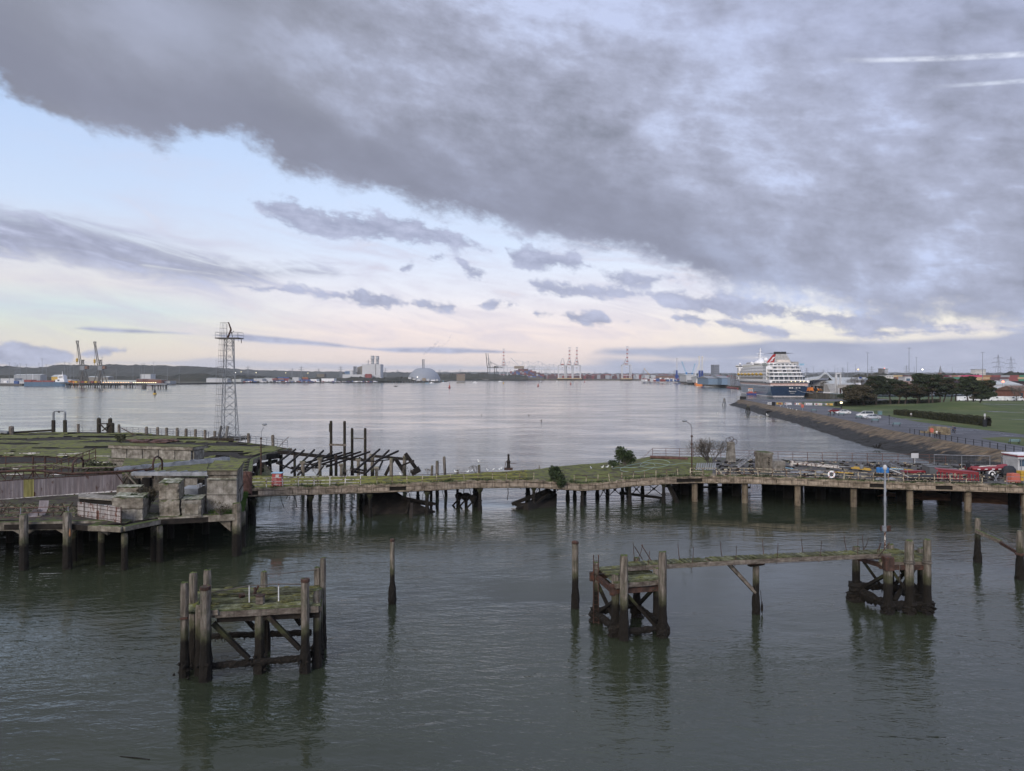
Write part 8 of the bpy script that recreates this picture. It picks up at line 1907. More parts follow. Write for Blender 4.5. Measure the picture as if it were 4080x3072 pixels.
 # ---- right of the ship
tb=thing('ferry_terminal','terminal building with a curved wave roof right of the cruise ship','building',AX(3260,640,4));TYy=640
b=MB();b.prism([(p.x,p.y)for p in(AX(3222,600),AX(3290,590),AX(3300,690),AX(3226,700))],8.2,12.2);b.build('upper_wall','grey_light',tb)
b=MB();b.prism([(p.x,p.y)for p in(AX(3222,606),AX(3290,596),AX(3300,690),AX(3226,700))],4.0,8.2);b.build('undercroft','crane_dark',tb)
for k in range(5):b=MB();b.box(AX(3228+k*14,598,4.0),(1.2,1.2,4.2));b.build('column','grey_light',tb)
for k in range(6):b=MB();b.box(AX(3228+k*10.5,597.5,9.6),(1.3,.3,2.0));b.build('window','glass_dark',tb)
b=MB();vs=[];n=24
for i in range(n+1):
 t_=i/n;px=lerp(3205,3340,t_);hgt=12.4+6.3*math.exp(-((px-3290)/22)**2)+1.6*math.exp(-((px-3245)/30)**2)
 for j in range(5):vs.append(AX(px,585+j*32,hgt+(j>0)*.4+j*.25))
b._add(vs,[(i*5+j,(i+1)*5+j,(i+1)*5+j+1,i*5+j+1)for i in range(n)for j in range(4)]);b._add([v-Vector((0,0,.9))for v in vs[::5]]+vs[::5],[(i,i+1,n+2+i,n+1+i)for i in range(n)]);b.build('wave_roof','roof_light',tb,True)
sb2=thing('transit_shed','large pale green-white transit shed with a broad pitched roof behind the pines','building',AX(3370,590,4))
A_,B_,C_,D_=AX(3282,560),AX(3420,520),AX(3475,640),AX(3330,680)
b=MB();b.prism([(p.x,p.y)for p in(A_,B_,C_,D_)],4,10.6);b.build('wall','grey_light',sb2)
rA_,rB_=(A_+D_)/2+Vector((0,0,15.2)),(B_+C_)/2+Vector((0,0,15.2));z_=Vector((0,0,10.6));b=MB();b._add([A_+z_,B_+z_,C_+z_,D_+z_,rA_,rB_],[(0,1,5,4),(2,3,4,5),(1,2,5),(3,0,4)]);b.build('roof','roof_light',sb2)
b=MB();b._add([A_.lerp(B_,.02)+Vector((0,-.3,4)),A_.lerp(B_,.2)+Vector((0,-.3,4)),A_.lerp(B_,.1)+Vector((0,-.3,10)),A_.lerp(B_,.0)+Vector((0,-.3,10))],[(0,1,2,3)]);b.build('wall_panel','funnel_grey',sb2)
b=MB();b.beam(AX(3411,516,10.6),AX(3430,512,10.6),.3,2.0);b.build('sign_board','white_paint',sb2);text('SGP',1.8,'deep_blue',sb2,AX(3420.5,513.6,10.6)-sb2.location,(R(90),0,R(-6)))
b=MB();b.beam(AX(3424,530,15.2),AX(3433,528,15.2),.3,1.2);b.build('blue_sign','deep_blue',sb2)
wh=thing('low_warehouse','low grey-pink banded canopy building between the gantry and the pines','building',AX(3370,500,4));b=MB();b.prism([(p.x,p.y)for p in(AX(3338,505),AX(3410,495),AX(3420,540),AX(3342,545))],8.0,10.4);b.build('canopy','funnel_grey',wh);b=MB();b.prism([(p.x,p.y)for p in(AX(3342,512),AX(3408,502),AX(3418,538),AX(3346,543))],4,8.0);b.build('undercroft','brick_red',wh)
for k in range(6):b=MB();b.box(AX(3342+k*13,504-k*1.6,4.0),(.7,.7,4.0));b.build('column','grey_light',wh)
gg=thing('gangway_gantry','tall white passenger gangway gantry with leaning legs at the quay edge','gantry',AX(3335,520,4));b=MB()
for x0,x1,y1,r_ in((3327,3330,1488,.7),(3337,3331,1488,.9),(3344,3348,1488,.5),(3352,3349,1488,.7)):b.beam(AX(x0,520,4),AX(x1,520,ZH(y1,520)),r_)
b.build('legs','grey_light',gg);b=MB();b.beam(AX(3328,520,ZH(1488,520)),AX(3351,520,ZH(1487,520)),1.2,1);b.beam(AX(3322,518,4.2),AX(3358,518,4.2),2,.8);b.beam(AX(3329,520,13),AX(3349,520,13),.6);b.build('crossbeam','grey_light',gg)
for i,(px,m_,w_,h_)in enumerate(((3220,'orange_paint',8,3.4),(3228,'container_red',5,2.4),(3239,'black_paint',7,2.8),(3256,'orange_paint',3,2.4),(3266,'container_orange',2.6,2.4))):
 t=thing('quay_vehicle',['orange baggage loader at the ship stern','small red tug vehicle below the orange loader','black van parked under the terminal','small orange cart right of the black van','red-orange cart nearest the gangway gantry'][i],'vehicle',AX(px,575,4),'vehicles working beside the cruise ship');b=MB();b.box(AX(px,575,4.5),(w_,2.2,h_-.5),0,taper=.85);b.build('body',m_,t)
 for s in(-1,1):b=MB();b.extr([(.5*math.cos(a),.5*math.sin(a))for a in[k*.785 for k in range(8)]],AX(px,573.8,4.5)+Vector((s*w_*.3,0,0)),(1,0,0),(0,0,1),(0,1,0),.3);b.build('wheel','tyre',t)
b=MB()
for k in range(12):b.box(AX(3282+k*4.2,528,4.0),(.5,.5,.9))
o=b.build('quay_bollards','white_paint');tag(o,'dotted row of little white bollards along the quay edge by the gantry','bollards');o['kind']='stuff'
for i,(px,lab)in enumerate(((3255,'yellow ladder on the quay wall right of the cruise ship stern'),)):
 q=AX(3255,499,0);b=MB();b.beam(AX(3255,560,.2),AX(3255,560,4.6),.9,.5);tag(b.build('quay_ladder','yellow_paint'),lab,'ladder')
 # container stacks far right, town skyline
rg=random.Random(77);rows=[]
for k in range(8):rows.append((3538+k*38,4,'container_grey' if k<1 else 'container_tan' if k%3==1 else 'container_dark',0))
for k in range(7):rows.append((3552+k*38,3,['container_dark','container_orange','container_red'][k%3],0))
seq4=['container_red','container_pink','container_pink','container_pink','container_pink','container_orange','container_red','container_grey','container_red','container_green','container_green','container_red','container_tan','container_red','container_orange']
for k in range(15):rows.append((3744+k*37,4,seq4[k],0))
seq3=['container_red','container_green','container_green','container_dark','container_tan','container_tan','container_dark','container_dark','container_red','container_tan','container_dark','container_tan','container_orange','container_dark','container_tan']
for k in range(15):rows.append((3738+k*37,3,seq3[k],0))
seq2=['container_dark','container_grey','container_dark','container_blue','container_tan','container_orange','container_dark','container_grey','container_red','container_green','container_red','container_dark','container_orange','container_dark','container_grey']
for k in range(15):rows.append((3741+k*37,2,seq2[k],0))
rows.sort(key=lambda r:(-r[1],r[0]))
CN={4:'top',3:'second',2:'third'};cnt={}
for px,lev,m_,dy in rows:
 o=mesh_container(m_);o.location=AX(px,980,4+lev*2.62);cnt[lev]=cnt.get(lev,0)+1
 tag(o,'%s container, %s from the left in the %s tier behind the pines'%(m_.split('_')[1].replace('dark','dark brown').replace('pink','bright pink'),ORD[cnt[lev]-1],CN[lev]),'container','stacked containers behind the pine trees')
for px,txt in((3786,'ONE'),(3824,'ONE')):
 o=text(txt,1.9,'white_paint',None,AX(px,978.6,4+4*2.62+1.3),(R(90),0,0),'container_lettering',.03);tag(o,'white letters on a pink container, %s of the two'%('left' if px<3800 else 'right'),'lettering')
b=MB();b.prism([(p.x,p.y)for p in(AX(3530,986),AX(4330,986),AX(4330,1010),AX(3530,1010))],4,9);tag(b.build('container_block','container_dark'),'dark lower tiers of the container stack hidden behind the pines','containers')['kind']='stuff'
for args in(('tower_block','chequered grey tower block with a red light above the pines','tower block',3513,3525,1650,16,4,31.5,'concrete_light',5),('tower_block','pale wing of the chequered tower block','tower block',3526,3538,1665,14,4,31,'grey_light',3),('tower_block','wide white tower block left of the two big pylons','tower block',3887,3928,1500,16,4,28.5,'cream_paint',9)):
 box_thing(args[0],args[1],args[2],*args[3:10],rmat='roof_grey',group='tower blocks on the skyline',wins_=args[10],rows=8)
b=MB();b.lathe(AX(3524,1645,31.8),[(.4,0),(1.3,.8),(.4,1.6)],8);tag(b.build('warning_light','lamp_red'),'glowing red warning light on top of the chequered tower block','light')
t=thing('church_spire','pointed brown church spire with corner turrets on the skyline','church',AX(3747,1200,4));b=MB();p=AX(3747,1200,4);b.box(p,(5.2,5.2,17));b.build('tower','brown_cab',t);b=MB();b.lathe(p+Vector((0,0,17)),[(3.0,0),(.08,12.5)],8);b.build('spire','mast_grey',t)
for s in(-1,1):b=MB();b.lathe(p+Vector((s*2.4,-2.4,17)),[(.7,0),(.05,4)],5);b.build('turret','mast_grey',t)
for i,a in enumerate(((3931,4072,520,30,4,10.2,'grey_light',2.8,'roof_light','long white-roofed shed behind the parked vans, rear one'),(3938,4075,455,26,3.4,7.4,'grey_light',1.9,'roof_light','nearer white-roofed shed behind the parked vans'),(4062,4200,400,20,3.2,8.6,'brick_red',2.5,'brown_cab','brown brick building with a dark roof at the right edge'),(3600,3730,700,30,4,9,'brick_red',2.5,'brown_cab','dark brown roofed building seen through the pines'))):
 box_thing('shed',a[9],'building',a[0],a[1],a[2],a[3],a[4],a[5],a[6],roof_h=a[7],rmat=a[8],group='buildings behind the park',wins_=8 if 'brick building' in a[9]else 0)
t=box_thing('office_building','pale office block with dark windows at the left end of the container stack','building',3532,3560,900,20,4,16.5,'cream_paint',rmat='roof_light',wins_=4,rows=4)
t=box_thing('control_cabin','grey cabin building with a blue window at the foot of the tallest mast','building',3605,3632,720,12,4,15.2,'grey_light',rmat='roof_light',wins_=1,wmat='glass_blue',rows=2)
# ---- park: pines, hedges, cars, people
def pine(px,py,zg,crown,label,seed,brown=0.0):
 """crown: (x0, x1, ytop, ybottom) of the foliage as seen"""
 p=W(px,py,zg);Y=p.y;s=Y/F;rg=random.Random(seed);t=thing('pine_tree',label,'tree',p,'pine trees on the grassy mound')
 x0,x1,yt,yb=crown;cxm=((x0+x1)/2-CX)*s;hw=(x1-x0)/2*s*1.24;yt-=4;zt,zb=ZH(yt,Y),ZH(yb,Y)+.9
 b=MB();top=Vector((cxm,Y,lerp(zb,zt,.75)));m1=p.lerp(top,.35)+Vector((rg.uniform(-.5,.5),rg.uniform(-.5,.5),0));m2=p.lerp(top,.7)+Vector((rg.uniform(-.4,.4),0,0))
 b.tube([p-Vector((0,0,.2)),m1,m2,top],.34,7,r2=.12);b.build('trunk','bark',t)
 pads=[];n=max(12,int(hw*(zt-zb)*1.9));
 for k in range(n):
  f=rg.random()**.8;z=lerp(zb+.4,zt-.5,f);w_=hw*(1.0-.65*max(0,f-.45)/.55)*(.75+.25*min(1,f*4));a=rg.uniform(0,2*math.pi);r_=rg.random()**.5
  pads.append((Vector((cxm+math.cos(a)*r_*w_*.85,Y+math.sin(a)*r_*hw*.8,z)),rg.uniform(.24,.38)*hw,f))
 b=MB();mt=MB()
 for c,r_,f in pads:
  st=m1.lerp(top,max(0,min(1,f*.9)));mt.tube([st,st.lerp(c,.55)+Vector((0,0,.3)),c-Vector((0,0,.1))],.10,4,r2=.03)
  r_=min(r_,2.3);leaves(b,c,(r_*1.2,r_,r_*.42),int(150*r_),.28,rg,.6,'leaf_pine_brown' if rg.random()<brown else 'leaf_pine')
 mt.build('limbs','bark',t);b.build('crown',None,t)
 return t
q5=lambda x,y:(3300+x/2.836,1350+y/2.836)
PN=[(410,750,3.4,(175,500,535,725),.75),(540,748,3.5,(440,650,430,650),.1),(705,741,3.6,(620,790,455,660),.3),(790,741,3.7,(730,900,480,680),.4),(865,738,3.7,(830,960,530,690),.6),(1005,735,3.9,(895,1110,525,690),.7),(1035,722,4.2,(945,1100,395,560),.05),(1140,725,4.3,(1075,1200,420,640),.2),(1180,724,4.5,(1100,1290,412,640),.4),(1265,716,4.8,(1220,1340,470,680),.6),(1300,712,4.9,(1265,1430,450,640),.3),(1385,710,5.0,(1335,1450,485,680),.4),(1440,702,5.2,(1400,1510,500,680),.3),(1580,703,5.2,(1490,1670,432,660),.05),(1640,705,5.1,(1590,1710,490,680),.2),(1715,716,4.9,(1640,1860,480,705),.15)]
desc=['low spreading brownish pine at the left end of the clump','tall dark round-topped pine, second from the left','slender pine with a pale trunk, third from the left','medium pine, fourth from the left in the clump','small brownish pine with a forked trunk, fifth from the left','wide brownish pine in front of the tallest tree','tallest dark pine crown rising above the middle of the clump','narrow pine directly right of the tallest crown','broad pine with a thick trunk in the middle of the clump','small brownish pine right of the thick-trunked one','leaning pine, sixth from the right','thin pine, fifth from the right','small pine with a twisted trunk, fourth from the right','tall rounded dark pine, third from the right','narrow pine tucked behind the rightmost pair','wide dark pine at the right end of the clump']
for i,(x,y,zg,c,br)in enumerate(PN):
 px,py=q5(x,y);x0,yt=q5(c[0],c[2]);x1,yb=q5(c[1],c[3]);pine(px,py,zg,(x0,x1,yt,yb),desc[i],100+i,br)
twt=[(3405,540,4.0,11),(3290,560,4.0,8),(3425,520,4.0,10)]
for i,(px,Y,z,h)in enumerate(twt):twiggy('%s bare winter tree from the left in front of the pale transit shed'%ORD[[1,0,2][i]],AX(px,Y,z),h,.9,300+i,70,'tree','bare trees by the sheds')
twiggy('bare reddish tree beside the brown brick building at the right edge',AX(4050,390,3.2),8,1.0,305,70,'tree')
def hedge(label,a,c,h,w,n,ls,mat,seed,taper=0.0):
 t=thing('hedge',label,'hedge',a);rg=random.Random(seed);L=(c-a).length;d=(c-a).normalized();nn=Vector((-d.y,d.x,0));b=MB()
 vs=[];K=int(L/1.2)
 for k in range(K+1):
  p=a.lerp(c,k/K);hh=h(k/K)*(rg.uniform(.86,.98)+noise.noise(Vector((p.x/2.5,p.y/2.5,0)))*.14)
  for s,z in((-.42,0),(-.45,.6),(-.34,.94),(.34,.94),(.45,.6),(.42,0)):q=p+nn*s*w*rg.uniform(.85,1.0);vs.append((q.x,q.y,p.z+z*hh))
 b._add(vs,[(k*6+j,(k+1)*6+j,(k+1)*6+j+1,k*6+j+1)for k in range(K)for j in range(5)]);b.build('twig_core','coat_black' if False else 'wood_ground',t)
 b=MB()
 for _ in range(n):
  f=rg.random();p=a.lerp(c,f);hh=h(f)*(1.04+noise.noise(Vector((p.x/2.5,p.y/2.5,0)))*.16);th=rg.uniform(-.1,math.pi+.1);q=p+nn*(math.cos(th)*w*.5)+Vector((0,0,min(hh,abs(math.sin(th))**.5*hh+rg.uniform(-.15,.1))));s=ls*rg.uniform(.6,1.4)
  if rg.random()<.5:q.z=p.z-p.z+rg.uniform(.05,hh);q+=nn*0;q=p+nn*(-w*.5*rg.uniform(.85,1.05))+Vector((0,0,rg.uniform(.05,hh*.97)))
  u=Vector((rg.uniform(-1,1),rg.uniform(-1,1),rg.uniform(-1,1))).normalized()*s;v=u.cross(Vector((rg.uniform(-1,1),rg.uniform(-1,1),rg.uniform(-1,1)))).normalized()*s*.7
  b._add([q-u,q+v,q+u,q-v],[(0,1,2,3)])
 b.build('foliage',mat,t);return t
hedge('long clipped dark hedge with blackened right end running across the park lawn',W(3572,1652,3.0),W(3936,1698,3.0),lambda f:1.9+.6*f,2.2,15000,.13,'leaf_hedge',1)
hedge('dark hedge along the far side of the lawn beneath the pines',W(3330,1618,3.0),W(3740,1606,3.4),lambda f:1.9,2.4,6000,.2,'leaf_hedge',2)
# green mesh fence by the quay
mf=thing('mesh_fence','dark green mesh fence running from the quay corner behind the pines','fence',AX(3330,440,3.0));b=MB()
for k in range(60):px=3310+k*12.5;Y=440;b.tube([AX(px,Y,3.0),AX(px,Y,5.2 if k>6 else 6.4)],.06,4)
b.build('posts','bench_teal',mf);b=MB()
for z in(3.2,4.0,5.1):b.tube([AX(3312,440,z),AX(4050,440,z)],.04,4)
for z in(5.8,6.3):b.tube([AX(3310,440,z),AX(3385,440,z)],.05,4)
b.build('rails','bench_teal',mf)
# cars
def car(label,mat,L=4.8,Wd=1.84,H=1.45,kind='sedan',dark_top=False):
 t=thing('parked_car',label,'car',(0,0,0),'cars parked on the promenade');h=H;hl=L/2
 if kind=='sedan':body=[(-hl,.35),(-hl,.78),(-hl+.15,.92),(-hl+.95,.98),(hl-1.35,.95),(hl-.3,.80),(hl,.62),(hl,.35),(hl-.3,.22),(-hl+.3,.22)];roof=[(-hl+.75,.97),(-hl+1.5,h-.02),(-.1*hl+.2,h),(.22*hl+.1,h-.08),(hl-1.3,.95)]
 elif kind=='suv':body=[(-hl,.4),(-hl,.95),(-hl+.1,1.1),(hl-1.2,1.08),(hl-.15,.95),(hl,.6),(hl,.35),(hl-.3,.25),(-hl+.3,.25)];roof=[(-hl+.12,1.09),(-hl+.45,h-.05),(-hl+.8,h),(.25*hl,h-.03),(hl-1.25,1.08)]
 else:body=[(-hl,.38),(-hl,1.05),(-hl+.08,1.15),(hl-.95,1.08),(hl-.2,.9),(hl,.6),(hl,.35),(hl-.3,.24),(-hl+.3,.24)];roof=[(-hl+.06,1.14),(-hl+.25,h-.06),(-hl+.6,h),(.2*hl,h-.02),(hl-.95,1.08)]
 b=MB();b.extr(body,(0,-Wd/2,0),(1,0,0),(0,0,1),(0,1,0),Wd);b.build('body',mat,t)
 b=MB();n=len(roof);W2=Wd/2
 ins=lambda z:W2-.06-max(0,(z-1.0))*.38
 vs=[(x,-ins(z),z)for x,z in roof]+[(x,ins(z),z)for x,z in roof];b._add(vs,[tuple(range(n)),tuple(range(2*n-1,n-1,-1))]+[(i,n+i,n+i+1,i+1)for i in range(n-1)]);b.build('cabin','glass_dark',t)
 b=MB();r1,r2=roof[-4 if n>4 else 1],roof[-2];b.prism([(roof[1][0]+.05,-ins(h)-.01),(roof[-2][0],-ins(h)-.01),(roof[-2][0],ins(h)+.01),(roof[1][0]+.05,ins(h)+.01)],h-.06,h+.015)
 for sy in(-1,1):
  b.beam((roof[1][0],sy*(ins(h)+.015),h-.05),(roof[0][0],sy*(W2-.05),roof[0][1]),.09,.12);b.beam((roof[-2][0],sy*(ins(h)+.01),h-.05),(roof[-1][0],sy*(W2-.06),roof[-1][1]),.06,.08);b.beam((0,sy*(ins(h)+.015),h-.03),(.05,sy*(W2-.04),1.0),.07,.07)
 b.build('roof',mat,t)
 for x in(-hl+.85,hl-.9):
  for sy in(-1,1):
   b=MB();cir=[(math.cos(a),math.sin(a))for a in[k*math.pi/8 for k in range(16)]]
   b.extr([(c_*.33,s_*.33)for c_,s_ in cir],(x,sy*(W2-.1)-.11,.33),(1,0,0),(0,0,1),(0,1,0),.22);w_=b.build('wheel','tyre',t);b=MB();b.extr([(c_*.2,s_*.2)for c_,s_ in cir],(x,sy*(W2-.1)-.12,.33),(1,0,0),(0,0,1),(0,1,0),.24);b.build('rim','grey_light',w_)
 for sy in(-1,1):
  b=MB();b.box((hl-.12,sy*(W2-.32),.62),(.3,.42,.16));b.build('headlight','grey_light',t);b=MB();b.box((-hl+.04,sy*(W2-.3),.75),(.14,.4,.18));b.build('tail_light','red_paint',t)
 return t
for(kind,mat,L,H,px,py,rz,lab)in(('suv','car_red',4.7,1.75,3328,1644,172,'dark red estate car half hidden behind the white saloon'),('sedan','car_white',5.0,1.42,3359,1649,172,'white saloon car nearest the red car on the promenade'),('van','car_white',5.2,1.95,3446,1661,165,'white people carrier with dark windows behind the silver saloon'),('sedan','car_silver',5.1,1.45,3473,1669,172,'silver saloon car parked in front of the white people carrier')):
 c=car(lab,mat,L,1.86,H,kind);c.location=W(px,py,3.0)+Vector((0,0,.01));c.rotation_euler=(0,0,R(rz))
 # vans and cars in the dock compound
vn=None
for i in range(8):
 if vn is None:
  vn=thing('parked_van','','van',(0,0,0),'white vans in the dock compound');b=MB();b.extr([(-2.8,.3),(-2.8,2.5),(1.5,2.55),(2.2,1.6),(2.8,1.3),(2.85,.3)],(0,-1,0),(1,0,0),(0,0,1),(0,1,0),2.0);b.build('body','car_white',vn)
  b=MB();b.extr([(.9,1.5),(.9,2.2),(1.55,2.2),(2.05,1.55)],(0,-1.02,0),(1,0,0),(0,0,1),(0,1,0),2.04);b.build('cab_window','glass_dark',vn)
  for x in(-1.8,1.9):b=MB();b.extr([(.36*math.cos(a),.36*math.sin(a))for a in[k*.628 for k in range(10)]],(x,-1.03,.36),(1,0,0),(0,0,1),(0,1,0),2.06);b.build('wheels','tyre',vn)
  v=vn
 else:v=copy_tree(vn)
 v['label']='%s white van from the left in the front row behind the park fence'%ORD[i];v.location=AX(3830+i*32,395+(i%2)*1.5,3.02);v.rotation_euler=(0,0,R(2))
pc=None;rg=random.Random(55);k=0
for r in range(3):
 for i in range(15):
  if pc is None:
   pc=thing('compound_car','','car',(0,0,0),'new cars in the dock compound');b=MB();b.extr([(-2.1,.3),(-2.1,.95),(-1.2,1.05),(-.8,1.5),(.6,1.5),(1.2,1.0),(2.1,.8),(2.1,.3)],(0,-.9,0),(1,0,0),(0,0,1),(0,1,0),1.8);b.build('body','car_white',pc);b=MB();b.extr([(-1.1,1.02),(-.75,1.45),(.55,1.45),(1.05,1.02)],(0,-.92,0),(1,0,0),(0,0,1),(0,1,0),1.84);b.build('window','glass_blue',pc);v=pc
  else:v=copy_tree(pc)
  v['label']='%s small pale car from the left in the %s row of the dock compound'%(ORD[i],['front','middle','rear'][r]);v.location=AX(3935+i*9.2+rg.uniform(-1,1),410+r*9,3.02+r*.0);v.rotation_euler=(0,0,R(90+rg.uniform(-3,3))if i%3 else R(86));k+=1
  # benches, posts, bins, signs
def bench(label,px,py,rz,s=1.0):
 t=thing('park_bench',label,'bench',(0,0,0),'benches along the promenade');
 for y in(-.18,0,.18):b=MB();b.box((0,y,.45),(1.8,.14,.05));b.build('seat_slat','bench_teal',t)
 for z in(.62,.8):b=MB();b.box((0,.3,z),(1.8,.05,.13));b.build('back_slat','bench_teal',t)
 for x in(-.75,.75):b=MB();b.beam((x,-.25,0),(x,-.22,.45),.07);b.beam((x,.25,0),(x,.33,.92),.07);b.beam((x,-.25,.42),(x,.28,.42),.06);b.build('leg','tyre',t)
 t.location=W(px,py,3.0)+Vector((0,0,.01));t.rotation_euler=(0,0,R(rz));t.scale=(s,s,s);return t
for px,py,lab in((3351,1657,'teal bench in front of the white saloon car'),(3310,1655,'teal bench beside the couple near the red car'),(3422,1669,'teal bench at the front of the white people carrier'),(3486,1683,'teal bench in front of the silver saloon car'),(3571,1699,'teal bench right of the thin promenade post'),(3242,1641,'dark bench alone on the promenade left of the cars'),(4041,1770,'teal bench at the bend of the railing near the kiosk')):bench(lab,px,py,170,1.15)
p=W(3543,1693,3.0);b=MB();b.tube([p,p+Vector((0,0,2.6))],.07,6);b2=MB();b2.box(p+Vector((0,0,2.5)),(.5,.1,.25));item('promenade_post','thin dark post with a small sign plate on the promenade','post',[('post','tyre',b),('plate','tyre',b2)],loc=p)
for px,py,lab in((3352,1626,'black post with a lit lantern at the grass corner behind the cars'),):
 p=W(px,py,3.0);b=MB();b.box(p,(.5,.5,2.0));b2=MB();b2.box(p+Vector((0,0,2.0)),(.75,.6,.65));item('lantern_post',lab,'lamp',[('post','black_paint',b),('lantern','lamp_pale',b2)],loc=p)
p=W(3506,1652,3.0);b=MB();b.box(p,(1.2,.8,1.2));b2=MB();b2.box(p+Vector((0,0,1.2)),(1.4,.9,.15));item('litter_bin','dark litter bin on the grass edge behind the silver saloon','bin',[('body','bench_teal',b),('lid','mast_grey',b2)],loc=p)
p=W(3924,1700,3.0);b=MB();b.box(p,(.9,.5,2.0));b2=MB();b2.tube([p+Vector((0,0,2.0)),p+Vector((0,0,3.6))],.09,6);b2.box(p+Vector((-.1,-.1,2.8)),(.5,.1,.7));item('notice_pillar','black pillar with white signs at the right end of the hedge','sign',[('pillar','black_paint',b),('sign','grey_light',b2)],loc=p)
for px,py,lab,s in((3712,1740,'red life-buoy housing on a post beside the stone wall',1.0),(3197,1637,'distant red life-buoy housing on the sea wall promenade',1.3)):
 p=W(px,py,3.0);b=MB();b.tube([p,p+Vector((0,0,1.0*s))],.06,5);b2=MB();b2.extr([(.42*s*math.cos(a),.55*s*math.sin(a))for a in[k*math.pi/8 for k in range(16)]],p+Vector((0,-.15,1.45*s)),(1,0,0),(0,0,1),(0,1,0),.3);item('lifebuoy_housing',lab,'lifebuoy housing',[('post','grey_paint',b),('cover','coral_plastic',b2)],'life-buoy housings',p)
 # stone wall: courses of stones
sw=thing('stone_ruin','broken old yellow stone wall fragment standing on the promenade','wall',W(3735,1731,3.0));a,c=W(3690,1726,3.0),W(3776,1733,3.0);d=(c-a).normalized();nn=Vector((-d.y,d.x,0));L=(c-a).length;rg=random.Random(8)
b=MB();b.prism([(q.x,q.y)for q in(a+d*.5+nn*.15,c-d*.2+nn*.15,c-d*.2+nn*1.3,a+d*.5+nn*1.3)],3.0,4.6);b.build('core','stone_wall',sw)
sm={}
for z in range(6):
 x=.15+rg.uniform(0,.3)+(0 if z<3 else(z-2)*.35)
 while x<L-.3-(.3 if z>4 else 0):
  w_=rg.uniform(.35,.75);b=MB();b.box(a+d*(x+w_/2)+nn*(.1+rg.uniform(-.05,.05))+Vector((0,0,z*.31)),(w_*.94,.4,.28),math.atan2(d.y,d.x),taper=.94);b.build('stone','stone_wall',sw);x+=w_
for k in range(16):b=MB();b.box(a+d*rg.uniform(-1.6,.5)+nn*rg.uniform(-.3,.9)+Vector((0,0,0)),(.5,.4,rg.uniform(.2,.5)),rg.uniform(0,3),taper=.8);b.build('stone','stone_wall',sw)
# promenade railing of dark posts
q0=[W(3623,1726,3.0),W(3720,1745,3.0),W(3811,1763,3.0),W(3924,1781,3.0),W(4025,1800,3.0),W(4200,1832,3.0)]
railing('promenade_railing','black post and rail fence along the top of the sea wall',[p+Vector((.3,.3,0))for p in q0],2.75,1.15,'coat_black',(.93,.5),r=.025,pr=.07,seed=31,wob=.0)
# banners
bn=[(3057,3076,'white_paint',[('grey_paint',.1,.9)],None),(3091,3117,'yellow_paint',[('black_paint',.3,.42),('red_paint',.45,.75),('deep_blue',.85,.92)],None),(3125,3153,'white_paint',[('red_paint',.05,.18)],'HARBOUR'),(3164,3193,'white_paint',[('red_paint',.0,.2),('deep_blue',.35,.45),('yellow_paint',.55,.75),('red_paint',.76,.98)],None),(3204,3234,'white_paint',[('red_paint',.04,.14)],'MARINE'),(3243,3273,'white_paint',[('red_paint',.1,.35),('black_paint',.4,.5),('yellow_paint',.6,.7),('red_paint',.8,.9)],None),(3285,3317,'yellow_paint',[('white_paint',0,.22),('black_paint',.4,.55)],None)]
nm=['grey and white flag banner','yellow, black and red signal flag banner','white lettered banner with a red square','red, white, blue and yellow signal flag banner','second white lettered banner with a red square','multi-coloured signal flag banner','yellow banner with a white and blue cross and black disc']
fw_=thing('banner_fence','low fence carrying the row of signal flag banners','fence',W(3190,1616,3.0));b=MB()
for k in range(14):
 px=3055+k*20.3;p=W(px,1615+(px-3055)*.017,3.0);b.tube([p,p+Vector((0,0,1.2))],.05,4)
b.tube([W(3055,1615,3.0)+Vector((0,0,.6)),W(3320,1619.5,3.0)+Vector((0,0,.6))],.03,4);b.build('posts','mast_grey',fw_)
for i,(x0,x1,m_,pt,tx)in enumerate(bn):
 a=W(x0,1613.5+(x0-3055)*.017,3.0);c=W(x1,1613.5+(x1-3055)*.017,3.0);a.y-=.6;c.y-=.6;t=thing('flag_banner',nm[i]+' on the promenade fence','banner',a,'signal flag banners');d=(c-a)
 b=MB();b.beam(a+Vector((0,0,.75)),c+Vector((0,0,.75)),.05,.95);b.build('panel',m_,t)
 for k,(pm,f0,f1)in enumerate(pt):b=MB();b.beam(a+d*f0+Vector((0,-.05,.75)),a+d*f1+Vector((0,-.05,.75)),.05,.72);b.build('flag_patch',pm,t)
 if tx:text(tx,.55,'deep_blue',t,(a+d*.6+Vector((0,-.1,.75)))-a,(R(90),0,math.atan2(d.y,d.x)))
 if i==6:
  b=MB();m=a+d*.11+Vector((0,-.12,.75));b.beam(m+Vector((-.4,0,-.35)),m+Vector((.4,0,.35)),.05,.16);b.beam(m+Vector((-.4,0,.35)),m+Vector((.4,0,-.35)),.05,.16);b.build('blue_cross','deep_blue',t)
b=MB();b.box(W(3082,1616,3.0),(1.5,.6,1.7));tag(b.build('service_box','black_paint'),'black service box between the first two banners','box')
b=MB();b.box(AX(2961,420,3.0),(3.6,.3,1.7));b2=MB();
for k in range(5):b2.box(AX(2961,420,3.0)+Vector((-1.7+k*.85,-.2,0)),(.12,.12,1.9))
item('timber_screen','dark timber screen at the very tip of the sea wall','screen',[('boards','tyre',b),('battens','tyre',b2)],loc=AX(2961,420,3.0))
b=MB();p=W(3070,1636,1.6);b.box(p+Vector((0,-1,-.25)),(5,5,.3),R(-20));tag(b.build('slab','mud_weed'),'grey concrete slab let into the sea wall slope near its tip','slab')
